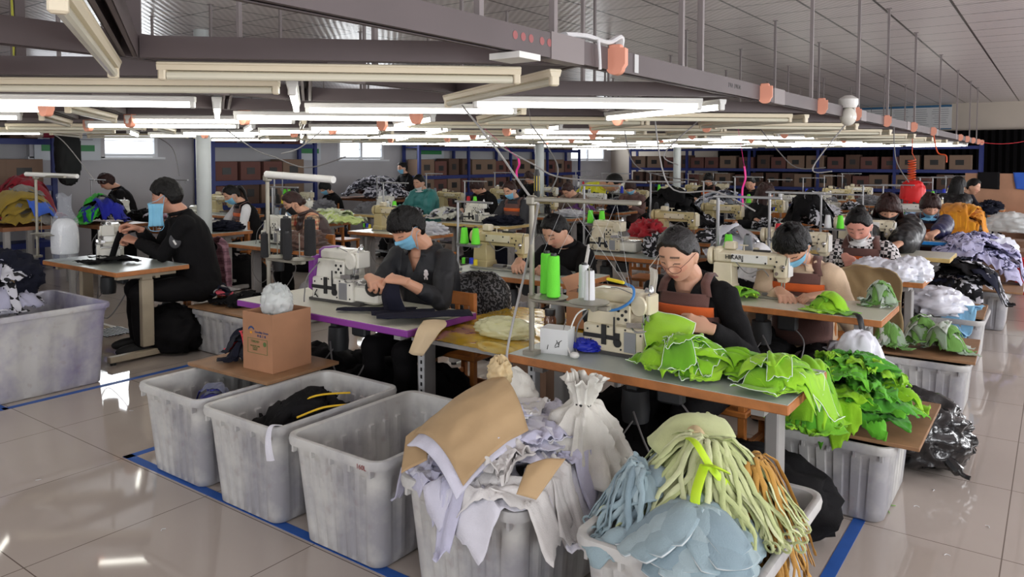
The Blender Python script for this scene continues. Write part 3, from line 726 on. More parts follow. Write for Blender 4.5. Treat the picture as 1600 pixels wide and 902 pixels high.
    if not vneck and collar is None:
        nb = MB(); Mn = Matrix.Translation(Nk + Vector((0, -.004, .012))) @ Matrix.Rotation(aN * .7, 4, 'X')
        nb.tube([Mn @ Vector((.066 * wd * math.cos(a), .062 * wd * math.sin(a), -.004 * math.sin(a))) for a in [2 * PI * k / 24 for k in range(25)]], .014 + puffy * .3, 8); nb.build('collar', top, root)
    if collar is not None:
        cb = MB(); pts = []
        for k in range(25):
            q = R(-70 + 320 * k / 24 + 90 + 180 - 90); 
        ring = []
        for k in range(21):
            q = R(-60) + R(300) * k / 20 + PI * .5 - R(90); x = .072 * math.sin(R(150) * (k / 10 - 1)); y = .066 * -math.cos(R(150) * (k / 10 - 1))
            ring.append((x, y))
        vs = []; fs = []
        for j in range(4):
            for (x, y) in ring:
                dn = [(.0, .0, 1.), (.012, .022, 1.08), (.005, .028, 1.2), (-.03, .012, 1.42)][j]
                fr = 1 if y > -.03 else 1 + .25 * j / 3
                vs.append(Nk + Vector((x * dn[2], -y * dn[2] * .95 - (.012 if y < 0 else 0), dn[1] + (-.035 * (j / 3) if -y < -.03 else 0) - .02)))
        n_ = len(ring); fs = [(j * n_ + i, j * n_ + i + 1, (j + 1) * n_ + i + 1, (j + 1) * n_ + i) for j in range(3) for i in range(n_ - 1)]
        cb.add(vs, fs); o = cb.build('collar', collar, root, ang=60); thicken(o, .004)
    # ---- apron
    if apron:
        zc = at_(.5)[0].z; zt = at_(.8)[0].z; x1 = .115; zb = P0.z + .03; ab = MB()
        z1 = zt + .035; z2 = z1 - .055; z3 = z2 - .042
        for k, (za, zb_) in enumerate(((z2, z1), (z3, z2), (zb, z3))):
            vs, fs = patch(bv, -x1 - .02 * k, x1 + .02 * k, za, zb_, 16, 6, .019 + puffy * .4); 
            if k == 1:
                a2 = MB(); a2.add([v + Vector((0, -.0015, 0)) for v in vs], fs); band = (a2, )
            else: ab.add(vs, fs)
        for s_ in (-1, 1):
            pts = []
            for k in range(12):
                t = k / 11; x = s_ * (x1 - .01 - .02 * t); z = z1 - .01 + (at_(.9)[0].z + .075 - z1) * t
                q = bv.front(x, z, off=.02); 
                if q is not None: pts.append(q)
            if pts:
                top_ = pts[-1]; pts += [top_ + Vector((-s_ * .005, .04, .012)), top_ + Vector((-s_ * .01, .09, -.01))]
                vs = []; [vs.extend([q + Vector((-.021, 0, 0)), q + Vector((.021, 0, 0))]) for q in pts]
                ab.add(vs, [(2 * k, 2 * k + 1, 2 * k + 3, 2 * k + 2) for k in range(len(pts) - 1)])
        ao = ab.build('apron', apron_br, root, ang=60); thicken(ao); bo = band[0].build('orange_band', apron_or, ao, ang=60); thicken(bo)
    # ---- legs
    if legs:
        tb = MB()
        if not stand: tb.ball(P0 + Vector((0, .0, -.03)), (.19 * wd + .01, .15, .12), 20, 12)
        else: tb.ball(P0 + Vector((0, .0, -.03)), (.165 * wd, .125, .13), 20, 12)
        for s_ in (-1, 1):
            if stand: pts = [P0 + Vector((s_ * .085, 0, -.05)), Vector((s_ * .095, .0, .5)), Vector((s_ * .095, .02, .07))]
            else: pts = [P0 + Vector((s_ * .09, 0, -.03)), Vector((s_ * .11, pelvis_y - .40, seat + .06)), Vector((s_ * .11, pelvis_y - .38, .07))]
            tb.tube([pts[0], pts[0].lerp(pts[1], .5), pts[1], pts[1].lerp(pts[2], .4), pts[2]], [.092, .084, .068, .062, .056], 16); tb.ball(pts[1], .068, 12, 10)
            f = MB(); q = Vector((s_ * (.095 if stand else .11), pts[2].y - .05, 0))
            f.ball(q + Vector((0, 0, .045)), (.046, .13, .045), 14, 10); f.ball(q + Vector((0, .06, .06)), (.042, .055, .05), 12, 8)
            for i, v in enumerate(f.v): f.v[i] = (v[0], v[1], max(v[2], .004))
            f.build('shoe', rubber, root)
        mm = remesh(tb.mesh('trousers', trouser), .014, 3, 'trousers'); crease(mm, .006, 11, seed + 5); link('trousers', mm, root)
    hair_mesh(style, MH, hairm or hair_m, root, bun, long_, seed)
    mk = {'blue': (-.112, -.012, 68, mask_b), 'white': (-.112, -.012, 68, mask_w), 'black': (-.108, -.014, 68, mat('black_mask', (26, 26, 30), .8)), 'chin': (-.118, -.052, 66, mask_b), 'chinw': (-.118, -.05, 66, mask_w)}
    if mask in mk: a = mk[mask]; mask_patch(MH, a[0], a[1], a[2], a[3], root, pleat=mask != 'black')
    return dict(root=root, MH=MH, bv=bv, arms=arms, at_=at_, sh=sh, Nk=Nk, jacket=jk)
def hang_mask(P, side, m_, w_=.085, h=.15, drop=.0, twist=20, fwd=.0):
    """a surgical mask dangling from one ear"""
    MH, root = P['MH'], P['root']; e = MH @ Vector((side * .084, .002, -.01)); b = MB(); nu, nv = 10, 16; vs = []
    Mt = Matrix.Translation(e + Vector((side * .012, -.03 - fwd, -.035 - drop))) @ Matrix.Rotation(R(twist), 4, 'Z')
    for j in range(nv + 1):
        for i in range(nu + 1):
            u = i / nu - .5; v = j / nv
            vs.append(Mt @ Vector((.006 * math.sin(u * 5) + .004 * math.sin(v * 9) + .0035 * (i % 3 - 1), u * w_ * (1 - .12 * math.sin(v * PI)), -v * h)))
    b.add(vs, [(j * (nu + 1) + i, j * (nu + 1) + i + 1, (j + 1) * (nu + 1) + i + 1, (j + 1) * (nu + 1) + i) for j in range(nv) for i in range(nu)])
    for i in (0, nu): b.tube([vs[i], vs[i].lerp(e, .6) + Vector((side * .008, 0, 0)), e + Vector((0, .012, .025))], .0012, 5)
    b.tube(spline([vs[-1], vs[-1] + Vector((0, -.02, -.03)), vs[-1 - nu] + Vector((0, .02, -.03)), vs[-1 - nu]], 4), .0012, 5)
    o = b.build('hanging_mask', m_, root, ang=60); thicken(o, .002); return o
# ------------------------------------------------------------------ furniture and machines
def make_table(key, edge=wood_e, top=laminate, w_=1.26, d=.56, h=.76, cut=True, legm=greypaint):
    r = thing('sewing_table', 'x', 'sewing table'); t = .04
    MB().box((0, 0, h - t / 2), (w_, d, t - .002), bev=.004).build('edge_board', edge, r)
    b = MB(); b.box((0, 0, h), (w_ - .008, d - .008, .003)); b.build('table_top', top, r, smooth=False)
    lx = w_ / 2 - .13
    for s_ in (-1, 1):
        b = MB(); x = s_ * lx
        b.box((x, .0, .38), (.055, .10, .56), bev=.006); b.box((x, 0, h - t - .02), (.05, d * .8, .035)); b.box((x, 0, .045), (.06, d + .02, .05), bev=.006)
        b.box((x, 0, .66), (.04, .085, .12))
        b.build('leg_frame', legm, r)
        for q in (-1, 1): MB().lathe([(.022, 0), (.022, .02)], (x, q * d * .46, 0), 10).build('foot_pad', rubber, r)
    MB().box((0, .1, .13), (lx * 2, .04, .03)).build('stretcher', legm, r, smooth=False); MB().box((0, .1, h - .085), (lx * 2, .04, .03)).build('stretcher', legm, r, smooth=False)
    b = MB()
    for k in range(9): b.box((-.02, -.02 + (k - 4) * .03, .15 + .001), (.34, .014, .008))
    b.box((-.02, -.02, .145), (.3, .012, .006)); b.build('treadle', black, r, smooth=False)
    b = MB(); b.lathe([(.0, 0), (.06, .005), (.065, .06), (.06, .15), (.03, .16)], (-.12, .0, .47), 16); b.box((-.12, 0, .64), (.05, .08, .06)); b.box((.03, .05, .62), (.12, .06, .1), bev=.01)
    b.build('motor', mat('motor_dark', (54, 56, 58), .5), r)
    b = MB(); b.tube(spline([(-.08, -.1, .55), (.02, -.16, .42), (.1, -.12, .3), (.14, .02, .5), (.05, .05, .6)]), .005, 6); b.tube(spline([(-.3, -.15, .72), (-.32, -.18, .5), (-.2, -.15, .36), (-.1, -.05, .5)]), .004, 6); b.build('cable', cable_m, r)
    return r
def make_lock(body=cream, plate=white_p, accent=None):
    """long arm lockstitch machine seen from the back; needle end towards +X"""
    r = thing('sewing_machine', 'x', 'sewing machine')
    b = MB(); b.box((0, 0, .006), (.47, .175, .012), bev=.003); b.build('bed_plate', mat('bed_metal', (168, 168, 160), .35, .5), r)
    b = MB()
    b.box((-.165, 0, .10), (.13, .115, .18), tap=(.86, .92)); b.box((-.165, 0, .03), (.15, .14, .05), tap=(.9, .85))
    b.box((-.01, 0, .225), (.42, .105, .085), bev=.018); b.box((-.02, 0, .185), (.36, .075, .03), tap=(1.0, 1.1))
    b.box((.185, 0, .19), (.085, .11, .15), bev=.014); b.box((.19, 0, .115), (.05, .07, .04), tap=(1.3, 1.3)); b.box((-.2, 0, .235), (.06, .1, .1), bev=.02)
    me = b.build('machine_body', body, r, ang=40); bm_ = me.modifiers.new('soft', 'BEVEL'); bm_.width = .005; bm_.segments = 2; bm_.angle_limit = R(40)
    MB().lathe([(.0, 0), (.05, .002), (.056, .01), (.056, .026), (.05, .034), (.022, .04), (.0, .04)], (-.232, 0, .225), 24, Matrix.Rotation(-PI / 2, 4, 'Y')).build('handwheel', black if body is cream_w else body, r)
    b = MB(); b.box((.0, .056, .225), (.2, .004, .05), bev=.001); b.box((.0, -.056, .225), (.22, .004, .05), bev=.001); b.build('side_panel', plate, r)
    b = MB(); b.box((.23, 0, .19), (.006, .09, .12), bev=.002); b.build('face_plate', plate, r)
    b = MB(); b.tube([(.195, 0, .12), (.195, 0, .03)], .0045, 8); b.tube([(.18, .0, .12), (.18, 0, .035)], .006, 8); b.box((.188, -.01, .018), (.02, .045, .005)); b.box((.18, .035, .1), (.012, .03, .012))
    b.lathe([(.014, 0), (.015, .006), (.006, .02)], (.2, -.056, .19), 12, Matrix.Rotation(PI / 2, 4, 'X')); b.lathe([(.01, 0), (.011, .006)], (.165, -.056, .15), 10, Matrix.Rotation(PI / 2, 4, 'X')); b.tube([(.215, -.05, .20), (.225, -.06, .25), (.215, -.03, .27)], .003, 6); b.build('needle_bar', chrome, r)
    b = MB()
    for (x, z) in ((-.10, .24), (-.04, .21), (.05, .24), (.1, .205), (.13, .235), (.155, .19), (.165, .22), (.2, .17)): b.lathe([(.006, 0), (.006, .002)], (x, -.0585, z), 8, Matrix.Rotation(PI / 2, 4, 'X'))
    b.box((.06, -.0, .272), (.10, .03, .012)); b.build('screw_holes', black, r, ang=30)
    b = MB(); b.tube([(-.05, 0, .265), (-.05, 0, .30)], .004, 6); b.box((-.05, 0, .3), (.05, .012, .006)); b.lathe([(.016, 0), (.018, .02), (.0, .024)], (.02, .02, .266), 12); b.box((-.13, .0, .295), (.07, .06, .05), bev=.008); b.build('top_fittings', accent or cream, r)
    b = MB(); b.box((-.02, .0, .02), (.09, .05, .02)); b.box((.1, -.03, .02), (.05, .02, .012)); b.tube(spline([(-.08, -.055, .2), (.0, -.075, .14), (.08, -.06, .17), (.12, -.055, .13)]), .003, 6); b.build('knee_lifter_cable', cable_m, r)
    return r
def make_over(body=cream, big=False, accent=None):
    """compact overlock machine: tall body on the left, cylinder arm and looper cover on the right"""
    r = thing('sewing_machine', 'x', 'sewing machine')
    b = MB()
    b.box((-.02, 0, .065), (.29, .19, .12), bev=.008)
    b.box((-.06, .01, .165), (.2, .16, .10), tap=(.92, .9)); b.box((-.05, .02, .235), (.235, .12, .06), bev=.018); b.box((.075, .0, .225), (.08, .11, .08), bev=.02)
    me = b.build('machine_body', body, r, ang=40); bm_ = me.modifiers.new('soft', 'BEVEL'); bm_.width = .004; bm_.segments = 2; bm_.angle_limit = R(40)
    b = MB(); b.box((.19, .0, .055), (.16, .15, .09), bev=.012); b.build('looper_cover', cream_w, r)
    b = MB(); b.box((.19, 0, .104), (.155, .14, .006), bev=.002); b.box((.09, -.05, .13), (.05, .03, .03)); b.build('cloth_plate', chrome, r)
    b = MB(); b.lathe([(0, 0), (.045, .0), (.05, .01), (.05, .03), (.04, .035), (0, .036)], (-.175, .02, .14), 24, Matrix.Rotation(-PI / 2, 4, 'Y')); b.build('handwheel', accent or black, r)
    b = MB(); b.box((-.085, -.0965, .075), (.15, .006, .018)); b.box((-.06, -.098, .085), (.022, .006, .085)); b.box((.0, -.0965, .075), (.03, .005, .045)); b.lathe([(.018, 0), (.016, .008)], (.005, -.096, .055), 14, Matrix.Rotation(PI / 2, 4, 'X'))
    b.tube([(-.01, -.10, .09), (-.01, -.10, .165)], .004, 6); b.tube([(-.12, -.1, .06), (-.13, -.104, .04), (-.115, -.1, .02)], .003, 6); b.build('differential_lever', black, r)
    b = MB(); b.box((.062, -.0965, .065), (.055, .004, .085), bev=.001); b.build('inspection_plate', mat('plate_grey', (158, 160, 164), .3, .6), r)
    b = MB()
    for (x, z) in ((-.14, .03), (-.14, .1), (.11, .03), (.11, .1), (-.04, .12), (.04, .115), (-.09, .115), (.02, .03)): b.lathe([(.0045, 0), (.0045, .002)], (x, -.0955, z), 8, Matrix.Rotation(PI / 2, 4, 'X'))
    for (x, z) in ((.0, .19), (.0, .155), (.035, .19), (.035, .155), (.018, .172)): b.lathe([(.007, 0), (.007, .002)], (x, -.081, z), 8, Matrix.Rotation(PI / 2, 4, 'X'))
    b.build('screw_holes', black, r, ang=30)
    b = MB(); b.box((.018, -.072, .172), (.07, .016, .085), bev=.004); b.build('tension_block', body, r)
    b = MB(); b.lathe([(.0, -.008), (.036, -.008), (.041, 0), (.036, .008), (0, .01)], (.085, -.062, .215), 20, Matrix.Rotation(PI / 2, 4, 'X'), sx=.9, sy=1.1); b.box((.12, -.012, .22), (.022, .09, .085), bev=.008); b.build('head_cover', body, r)
    b = MB(); b.tube([(.105, -.06, .2), (.105, -.06, .13)], .005, 8); b.tube([(.125, -.05, .27), (.125, -.05, .15)], .0035, 8); b.tube(spline([(.06, -.085, .13), (.09, -.1, .115), (.13, -.09, .12), (.15, -.05, .12)]), .004, 6)
    b.lathe([(.012, 0), (.012, .012), (.005, .03)], (.12, -.02, .27), 10); b.lathe([(.01, 0), (.01, .012), (.004, .02)], (.09, .0, .265), 10); b.box((.11, -.06, .115), (.09, .02, .01), ry=.3); b.box((.08, -.09, .14), (.07, .012, .02), ry=-.1); b.lathe([(.006, 0), (.006, .02)], (.13, -.07, .16), 8); b.build('needle_and_looper_parts', chrome, r)
    b = MB(); b.box((.0, 0, .008), (.36, .2, .014)); b.build('base_pan', mat('base_dark', (66, 64, 62), .6), r, smooth=False)
    b = MB(); b.tube(spline([(-.13, -.07, .2), (-.17, -.12, .12), (-.18, -.13, .03), (-.15, -.16, .003)]), .0035, 6); b.tube(spline([(-.1, .03, .262), (-.02, -.05, .28), (.06, -.06, .262)]), .002, 6); b.build('cable', cable_m, r)
    return r
def make_cone(m, r0=.036, r1=.022, h=.13, core=True):
    r = thing('thread_cone', 'x', 'thread cone')
    b = MB(); b.lathe([(r0 * .8, 0), (r0, .006), (r0 * .97, .02), (r1 * 1.08, h - .008), (r1, h), (r1 * .6, h + .001)], (0, 0, 0), 20); b.build('thread', m, r)
    MB().lathe([(r1 * .62, h - .01), (r1 * .55, h + .012), (r1 * .3, h + .012), (r1 * .3, h)], (0, 0, 0), 12).build('core', black if core is True else core, r); return r
THREADM = dict(green=mat('lime_thread', (112, 232, 60), .75, bump=.5, bump_s=300), white=mat('white_thread', (232, 234, 238), .75, bump=.5, bump_s=300), black=mat('black_thread', (24, 24, 27), .75, bump=.5, bump_s=300),
               blue=mat('blue_thread', (40, 60, 190), .75), red=mat('red_thread', (196, 30, 48), .75), yellow=mat('yellow_thread', (226, 206, 50), .75), grey=mat('grey_thread', (128, 134, 140), .75))
def cone(col, loc, label, h=.13, s=1., group=None, tall=False):
    k = 'cone' + col + ('t' if tall else '')
    o = instance(k, lambda: make_cone(THREADM[col], *((.034, .027, .2) if tall else (.036, .022, .13))), loc, 0, label, group or 'thread cones on the stands', s); return o
def make_stand(arm=.42, h=.58, tray=.22):
    """thread stand: pole, top guide bar and spool tray"""
    r = thing('thread_stand', 'x', 'thread stand')
    MB().tube([(0, 0, 0), (0, 0, h)], .0105, 10).build('pole', steel, r); MB().box((0, 0, .008), (.05, .05, .016)).build('clamp', steel, r)
    b = MB(); b.box((arm / 2 - .03, 0, h - .005), (arm, .022, .016), bev=.003)
    for k in range(3): b.tube([(arm * (.35 + .25 * k), 0, h), (arm * (.35 + .25 * k), -.02, h - .03), (arm * (.35 + .25 * k), .0, h - .045)], .002, 5)
    b.build('guide_bar', steel, r)
    MB().box((.13, 0, tray - .01), (.22, .03, .014)).build('tray_arm', steel, r, ang=30); MB().lathe([(.016, 0), (.016, .04)], (0, 0, tray - .025), 10).build('tray_collar', steel, r, ang=30)
    for i, x in enumerate((.07, .19)):
        b = MB(); b.lathe([(.004, .004), (.062, .0), (.066, .006), (.06, .005), (.004, .008)], (x, 0, tray), 20); b.tube([(x, 0, tray), (x, 0, tray + .11)], .002, 6); b.build('spool_disc', steel, r)
    return r
def make_stool():
    r = thing('wooden_chair', 'x', 'chair')
    MB().box((0, 0, .44), (.38, .36, .03), bev=.006).build('seat', wood_c, r)
    for sx in (-1, 1):
        for sy in (-1, 1): MB().box((sx * .16, sy * .15, .215 if sy < 0 else .42), (.035, .035, .43 if sy < 0 else .84), bev=.003).build('leg', wood_c, r)
    for c_, d_ in (((0, -.15, .2), (.3, .02, .03)), ((0, .15, .2), (.3, .02, .03)), ((-.16, 0, .26), (.02, .28, .03)), ((.16, 0, .26), (.02, .28, .03))): MB().box(c_, d_).build('stretcher', wood_c, r, smooth=False)
    b = MB(); b.box((0, .15, .8), (.34, .022, .08), bev=.004); b.box((0, .15, .55), (.34, .02, .03))
    for k in range(4): b.box((-.105 + k * .07, .15, .67), (.03, .012, .22))
    b.build('backrest', wood_c, r, smooth=False); return r
def make_bin(key, W, D, Hh, mt, lip=.026, tw=.075, ribs=6):
    """ribbed plastic tub, open, double walled, with a rolled rim"""
    r = thing('plastic_tub', 'x', 'plastic tub'); n = 0
    def outline(w_, d, z, rr, rib):
        pts = []; hw, hd = w_ / 2, d / 2
        def edge(a, b_, nn, cnt):
            a, b_ = Vector(a), Vector(b_); L = (b_ - a).length; t = (b_ - a) / L; q = Vector((t.y, -t.x))
            for k in range(nn):
                u = k / nn; ph = (u * cnt) % 1; s_ = 1 if .28 < ph < .72 else 0
                pts.append(a + t * L * u - q * (rib * s_))
        m = 60
        edge((-hw + rr, -hd), (hw - rr, -hd), m, ribs)
        for k in range(6): a = -PI / 2 + PI / 2 * k / 6; pts.append(Vector((hw - rr + rr * math.cos(a), -hd + rr + rr * math.sin(a))))
        edge((hw, -hd + rr), (hw, hd - rr), m, ribs + 1)
        for k in range(6): a = PI / 2 * k / 6; pts.append(Vector((hw - rr + rr * math.cos(a), hd - rr + rr * math.sin(a))))
        edge((hw - rr, hd), (-hw + rr, hd), m, ribs)
        for k in range(6): a = PI / 2 + PI / 2 * k / 6; pts.append(Vector((-hw + rr + rr * math.cos(a), hd - rr + rr * math.sin(a))))
        edge((-hw, hd - rr), (-hw, -hd + rr), m, ribs + 1)
        for k in range(6): a = PI + PI / 2 * k / 6; pts.append(Vector((-hw + rr + rr * math.cos(a), -hd + rr + rr * math.sin(a))))
        return [(p.x, p.y, z) for p in pts]
    def ring(z, inset=0, rib=.0):
        t = z / Hh; return outline(W - tw * (1 - t) - lip * 2 - inset * 2, D - tw * (1 - t) - lip * 2 - inset * 2, z, .055 - inset * .5, rib)
    zs = [(.0, .012, 0), (.012, 0, 0), (.05, 0, .006), (Hh * .55, 0, .012), (Hh * .80, 0, .014), (Hh * .82, 0, .0), (Hh - .05, -.004, .0), (Hh - .045, -.004, 0)]
    rings = [ring(z, i_, rb) for z, i_, rb in zs]
    rim = [outline(W - .006, D - .006, Hh - .04, .07, 0), outline(W, D, Hh - .02, .07, 0), outline(W - .008, D - .008, Hh - .003, .068, 0), outline(W - .03, D - .03, Hh, .06, 0), outline(W - .058, D - .058, Hh - .006, .05, 0)]
    inner = [ring(Hh - .05, .006, 0), ring(Hh * .8, .006, .0), ring(Hh * .78, .006, .007), ring(.06, .006, .006), ring(.02, .012, 0)]
    def stack(rs, caps=(False, False)):
        b = MB(); vs = [p for q in rs for p in q]; N = len(rs[0]); fs = []
        for i in range(len(rs) - 1):
            for k in range(N): fs.append((i * N + k, i * N + (k + 1) % N, (i + 1) * N + (k + 1) % N, (i + 1) * N + k))
        if caps[0]: fs.append(tuple(reversed(range(N))))
        if caps[1]: fs.append(tuple((len(rs) - 1) * N + k for k in range(N)))
        b.add(vs, fs); return b
    stack(rings + rim + inner, (True, True)).build('tub_body', mt, r, ang=50)
    for k in range(5):
        x = -W / 2 + W * (k + .5) / 5
        for s_ in (-1, 1): MB().box((x, s_ * (D / 2 - .02), Hh - .055), (.012, .02, .03)).build('rim_gusset', mt, r, smooth=False)
    return r
def tub_mat(name, c1, c2, sc1=2.2):
    if name in MATS: return MATS[name]
    m, nt, b, tc, N = nodes_of(name, .45); n = N('ShaderNodeTexNoise'); n.inputs['Scale'].default_value = sc1; n.inputs['Detail'].default_value = 5; n.inputs['Roughness'].default_value = .6
    nt.links.new(tc.outputs['Object'], n.inputs['Vector']); r = N('ShaderNodeMapRange'); r.inputs[1].default_value = .42; r.inputs[2].default_value = .6; nt.links.new(n.outputs[0], r.inputs[0])
    n2 = N('ShaderNodeTexNoise'); n2.inputs['Scale'].default_value = 18; n2.inputs['Detail'].default_value = 6; nt.links.new(tc.outputs['Object'], n2.inputs['Vector']); r2 = N('ShaderNodeMapRange'); r2.inputs[1].default_value = .62; r2.inputs[2].default_value = .74; nt.links.new(n2.outputs[0], r2.inputs[0])
    base = MIX(nt, r.outputs[0], srgb(c1), srgb(c2)); nt.links.new(MIX(nt, M_(nt, 'MULTIPLY', r2.outputs[0], .35), base, srgb((150, 130, 128))), b.inputs['Base Color'])
    b.inputs['Subsurface Weight'].default_value = .0; b.inputs['Coat Weight'].default_value = .15; return m
tubm = tub_mat('stained_grey_tub', (200, 200, 197), (156, 156, 162)); tubm2 = tub_mat('stained_grey_tub_lilac', (200, 200, 200), (150, 146, 172), 1.8)
# ------------------------------------------------------------------ cloth
def cloth_me(w_, d, seed, amp=.02, freq=9., corners=.25, n=26, support=None, yaw=0, lift=0., edge=.01, fold=0., ox=0, oy=0, tip=0, fan=0, rd=0., dome=0.):
    """a limp piece of cloth lying on support(x, y); ridged wrinkles and a ragged outline"""
    rnd = random.Random(seed); cs = [Vector((sx * w_ / 2 * rnd.uniform(1 - corners, 1 + corners * .6), sy * d / 2 * rnd.uniform(1 - corners, 1 + corners * .6))) for sx, sy in ((-1, -1), (1, -1), (1, 1), (-1, 1))]
    if tip: k = rnd.randrange(4); cs[k] *= .25; cs[(k + 2) % 4] *= 1.25
    ca, sa = math.cos(yaw), math.sin(yaw); S = Vector((seed * 7.3, seed * 1.7, seed * .9)); an = rnd.uniform(0, PI); cA, sA = math.cos(an), math.sin(an); vs = []; m = max(6, int(n * d / w_)) if d < w_ else n; n_ = n
    for j in range(m + 1):
        for i in range(n_ + 1):
            u, v = i / n_, j / m; uu, vv = u, v; a_, b_ = 2 * u - 1, 2 * v - 1; u = (a_ * (1 - rd + rd * math.sqrt(1 - b_ * b_ / 2)) + 1) / 2; v = (b_ * (1 - rd + rd * math.sqrt(1 - a_ * a_ / 2)) + 1) / 2; p = cs[0] * (1 - u) * (1 - v) + cs[1] * u * (1 - v) + cs[2] * u * v + cs[3] * (1 - u) * v
            e = min(u, 1 - u, v, 1 - v)
            q = Vector((p.x * freq, p.y * freq, 0)); q = Vector((q.x * cA + q.y * sA, (-q.x * sA + q.y * cA) * .38, 0)) + S
            wv = Vector((noise.noise(q * .7), noise.noise(q * .7 + Vector((5, 5, 5))), 0)); q2 = q + wv * 1.4
            q3 = Vector((q2.y * 2.4 + q2.x, q2.x * 2.4 - q2.y * .6, seed * .37)); hgt = (1 - abs(noise.noise(q2)) * 2.3) * .62 + (1 - abs(noise.noise(q3)) * 2.6) * .34 + noise.noise(q3 * 2.1) * .16 + .12; e = min(uu, 1 - uu, vv, 1 - vv); hgt += dome / max(amp, 1e-4) * (1 - min(1, a_ * a_ + b_ * b_))
            px, py = p.x + wv.x * amp * .9 + edge * noise.noise(Vector((u * 9, v * 9, seed))) * (1 if e < .05 else 0), p.y + wv.y * amp * .9
            X, Y = ox + px * ca - py * sa, oy + px * sa + py * ca
            z0 = support(X, Y) if support else 0
            vs.append((X, Y, z0 + lift + max(0, hgt) * amp + fold * math.exp(-((uu - .5) / .12) ** 2)))
    fs = [(j * (n_ + 1) + i, j * (n_ + 1) + i + 1, (j + 1) * (n_ + 1) + i + 1, (j + 1) * (n_ + 1) + i) for j in range(m) for i in range(n_)]
    rim = [vs[i] for i in range(n_ + 1)] + [vs[(j + 1) * (n_ + 1) - 1] for j in range(1, m + 1)] + [vs[m * (n_ + 1) + i] for i in reversed(range(n_))] + [vs[j * (n_ + 1)] for j in reversed(range(m))]
    return vs, fs, rim
def cloth(name, m_, label, cat, w_, d, seed, group=None, trim=None, thick=.003, **k):
    vs, fs, rim = cloth_me(w_, d, seed, **k); o = MB().add(vs, fs).build(name, m_, ang=80); thicken(o, thick); tag(o, label, cat, group)
    if trim is not None: MB().tube([Vector(p) + Vector((0, 0, .0012)) for p in rim], .0017, 5, cap=False).build('piping', trim, o)
    return o
def mound(cx, cy, rx, ry, h, z0, p=2.2, rough=0., seed=0, edge=None, under=None):
    """support surface of a heap: z0 on the carrier, dropping off past its edge"""
    def f(x, y):
        q = (abs((x - cx) / rx) ** p + abs((y - cy) / ry) ** p); z = z0 + h * max(0, 1 - q) ** .62 if q < 1 else z0
        if rough: z += rough * noise.noise(Vector((x * 7, y * 7, seed)))*(1 if q < 1.1 else 0)
        if edge:
            x0, x1, y0, y1 = edge; o = max(x0 - x, x - x1, y0 - y, y - y1)
            if o > 0: z = z0 - min(.16, o * 2.6) - .0
        return z
    return f
def heap(name, mats_, label, cat, group, cx, cy, rx, ry, h, z0, n, size, seed, amp=.025, trim=None, edge=None, freq=10, corners=.35, res=20, core=None, asp=.7, spread=1., thick=.003, tip=.3, rd=0., dome=0., tw=.0026):
    """many separate cloth pieces lying on one another"""
    rnd = random.Random(seed)
    for k in range(n):
        t = k / max(1, n - 1); rr = math.sqrt(rnd.random()) * (1 - .45 * t) * spread; a = rnd.uniform(0, 2 * PI)
        ox, oy = cx + rx * rr * math.cos(a), cy + ry * rr * math.sin(a)
        sup = mound(cx, cy, rx * 1.05, ry * 1.05, h * (.35 + .65 * t), z0, edge=edge, rough=.02, seed=seed + k)
        mm = mats_[k % len(mats_)]; s_ = size * rnd.uniform(.75, 1.2)
        cloth(name, mm, label, cat, s_, s_ * asp * rnd.uniform(.8, 1.15), seed * 31 + k, group=group, support=sup, yaw=rnd.uniform(0, PI * 2), amp=amp * rnd.uniform(.7, 1.3), freq=freq, corners=corners, n=res, ox=ox, oy=oy, lift=.004 + .0015 * k, trim=trim if k % 2 else None, thick=thick, tip=rnd.random() < tip, rd=rd, dome=dome)
def lump(name, m_, label, cat, c, r, seed, amp=.3, fr=2.2, ridged=True, group=None, n=48, m=32, flatb=True, parent=None, ang=80, sq=1.):
    """crumpled closed bundle"""
    b = MB(); b.ball((0, 0, 0), 1., n, m); S = Vector((seed, seed * 2.3, seed * .7)); vs = []
    for v in b.v:
        v = Vector(v); q = v * fr + S; w_ = Vector((noise.noise(q), noise.noise(q + Vector((7, 1, 3))), noise.noise(q + Vector((1, 9, 4))))); q2 = q + w_ * 1.1
        k = 1 + amp * ((1 - abs(noise.noise(q2)) * 2.6) * .5 + noise.noise(q2 * 2.4) * .28); p = Vector((v.x * r[0], v.y * r[1], v.z * r[2])) * k
        if sq != 1: p = Vector((math.copysign(abs(v.x) ** sq, v.x) * r[0], math.copysign(abs(v.y) ** sq, v.y) * r[1], math.copysign(abs(v.z) ** sq, v.z) * r[2])) * k
        if flatb: p.z = max(p.z, -r[2] * .55)
        vs.append(p)
    b.v = [tuple(v) for v in vs]; o = b.build(name, m_, parent, ang=ang, loc=c)
    if parent is None: tag(o, label, cat, group)
    return o
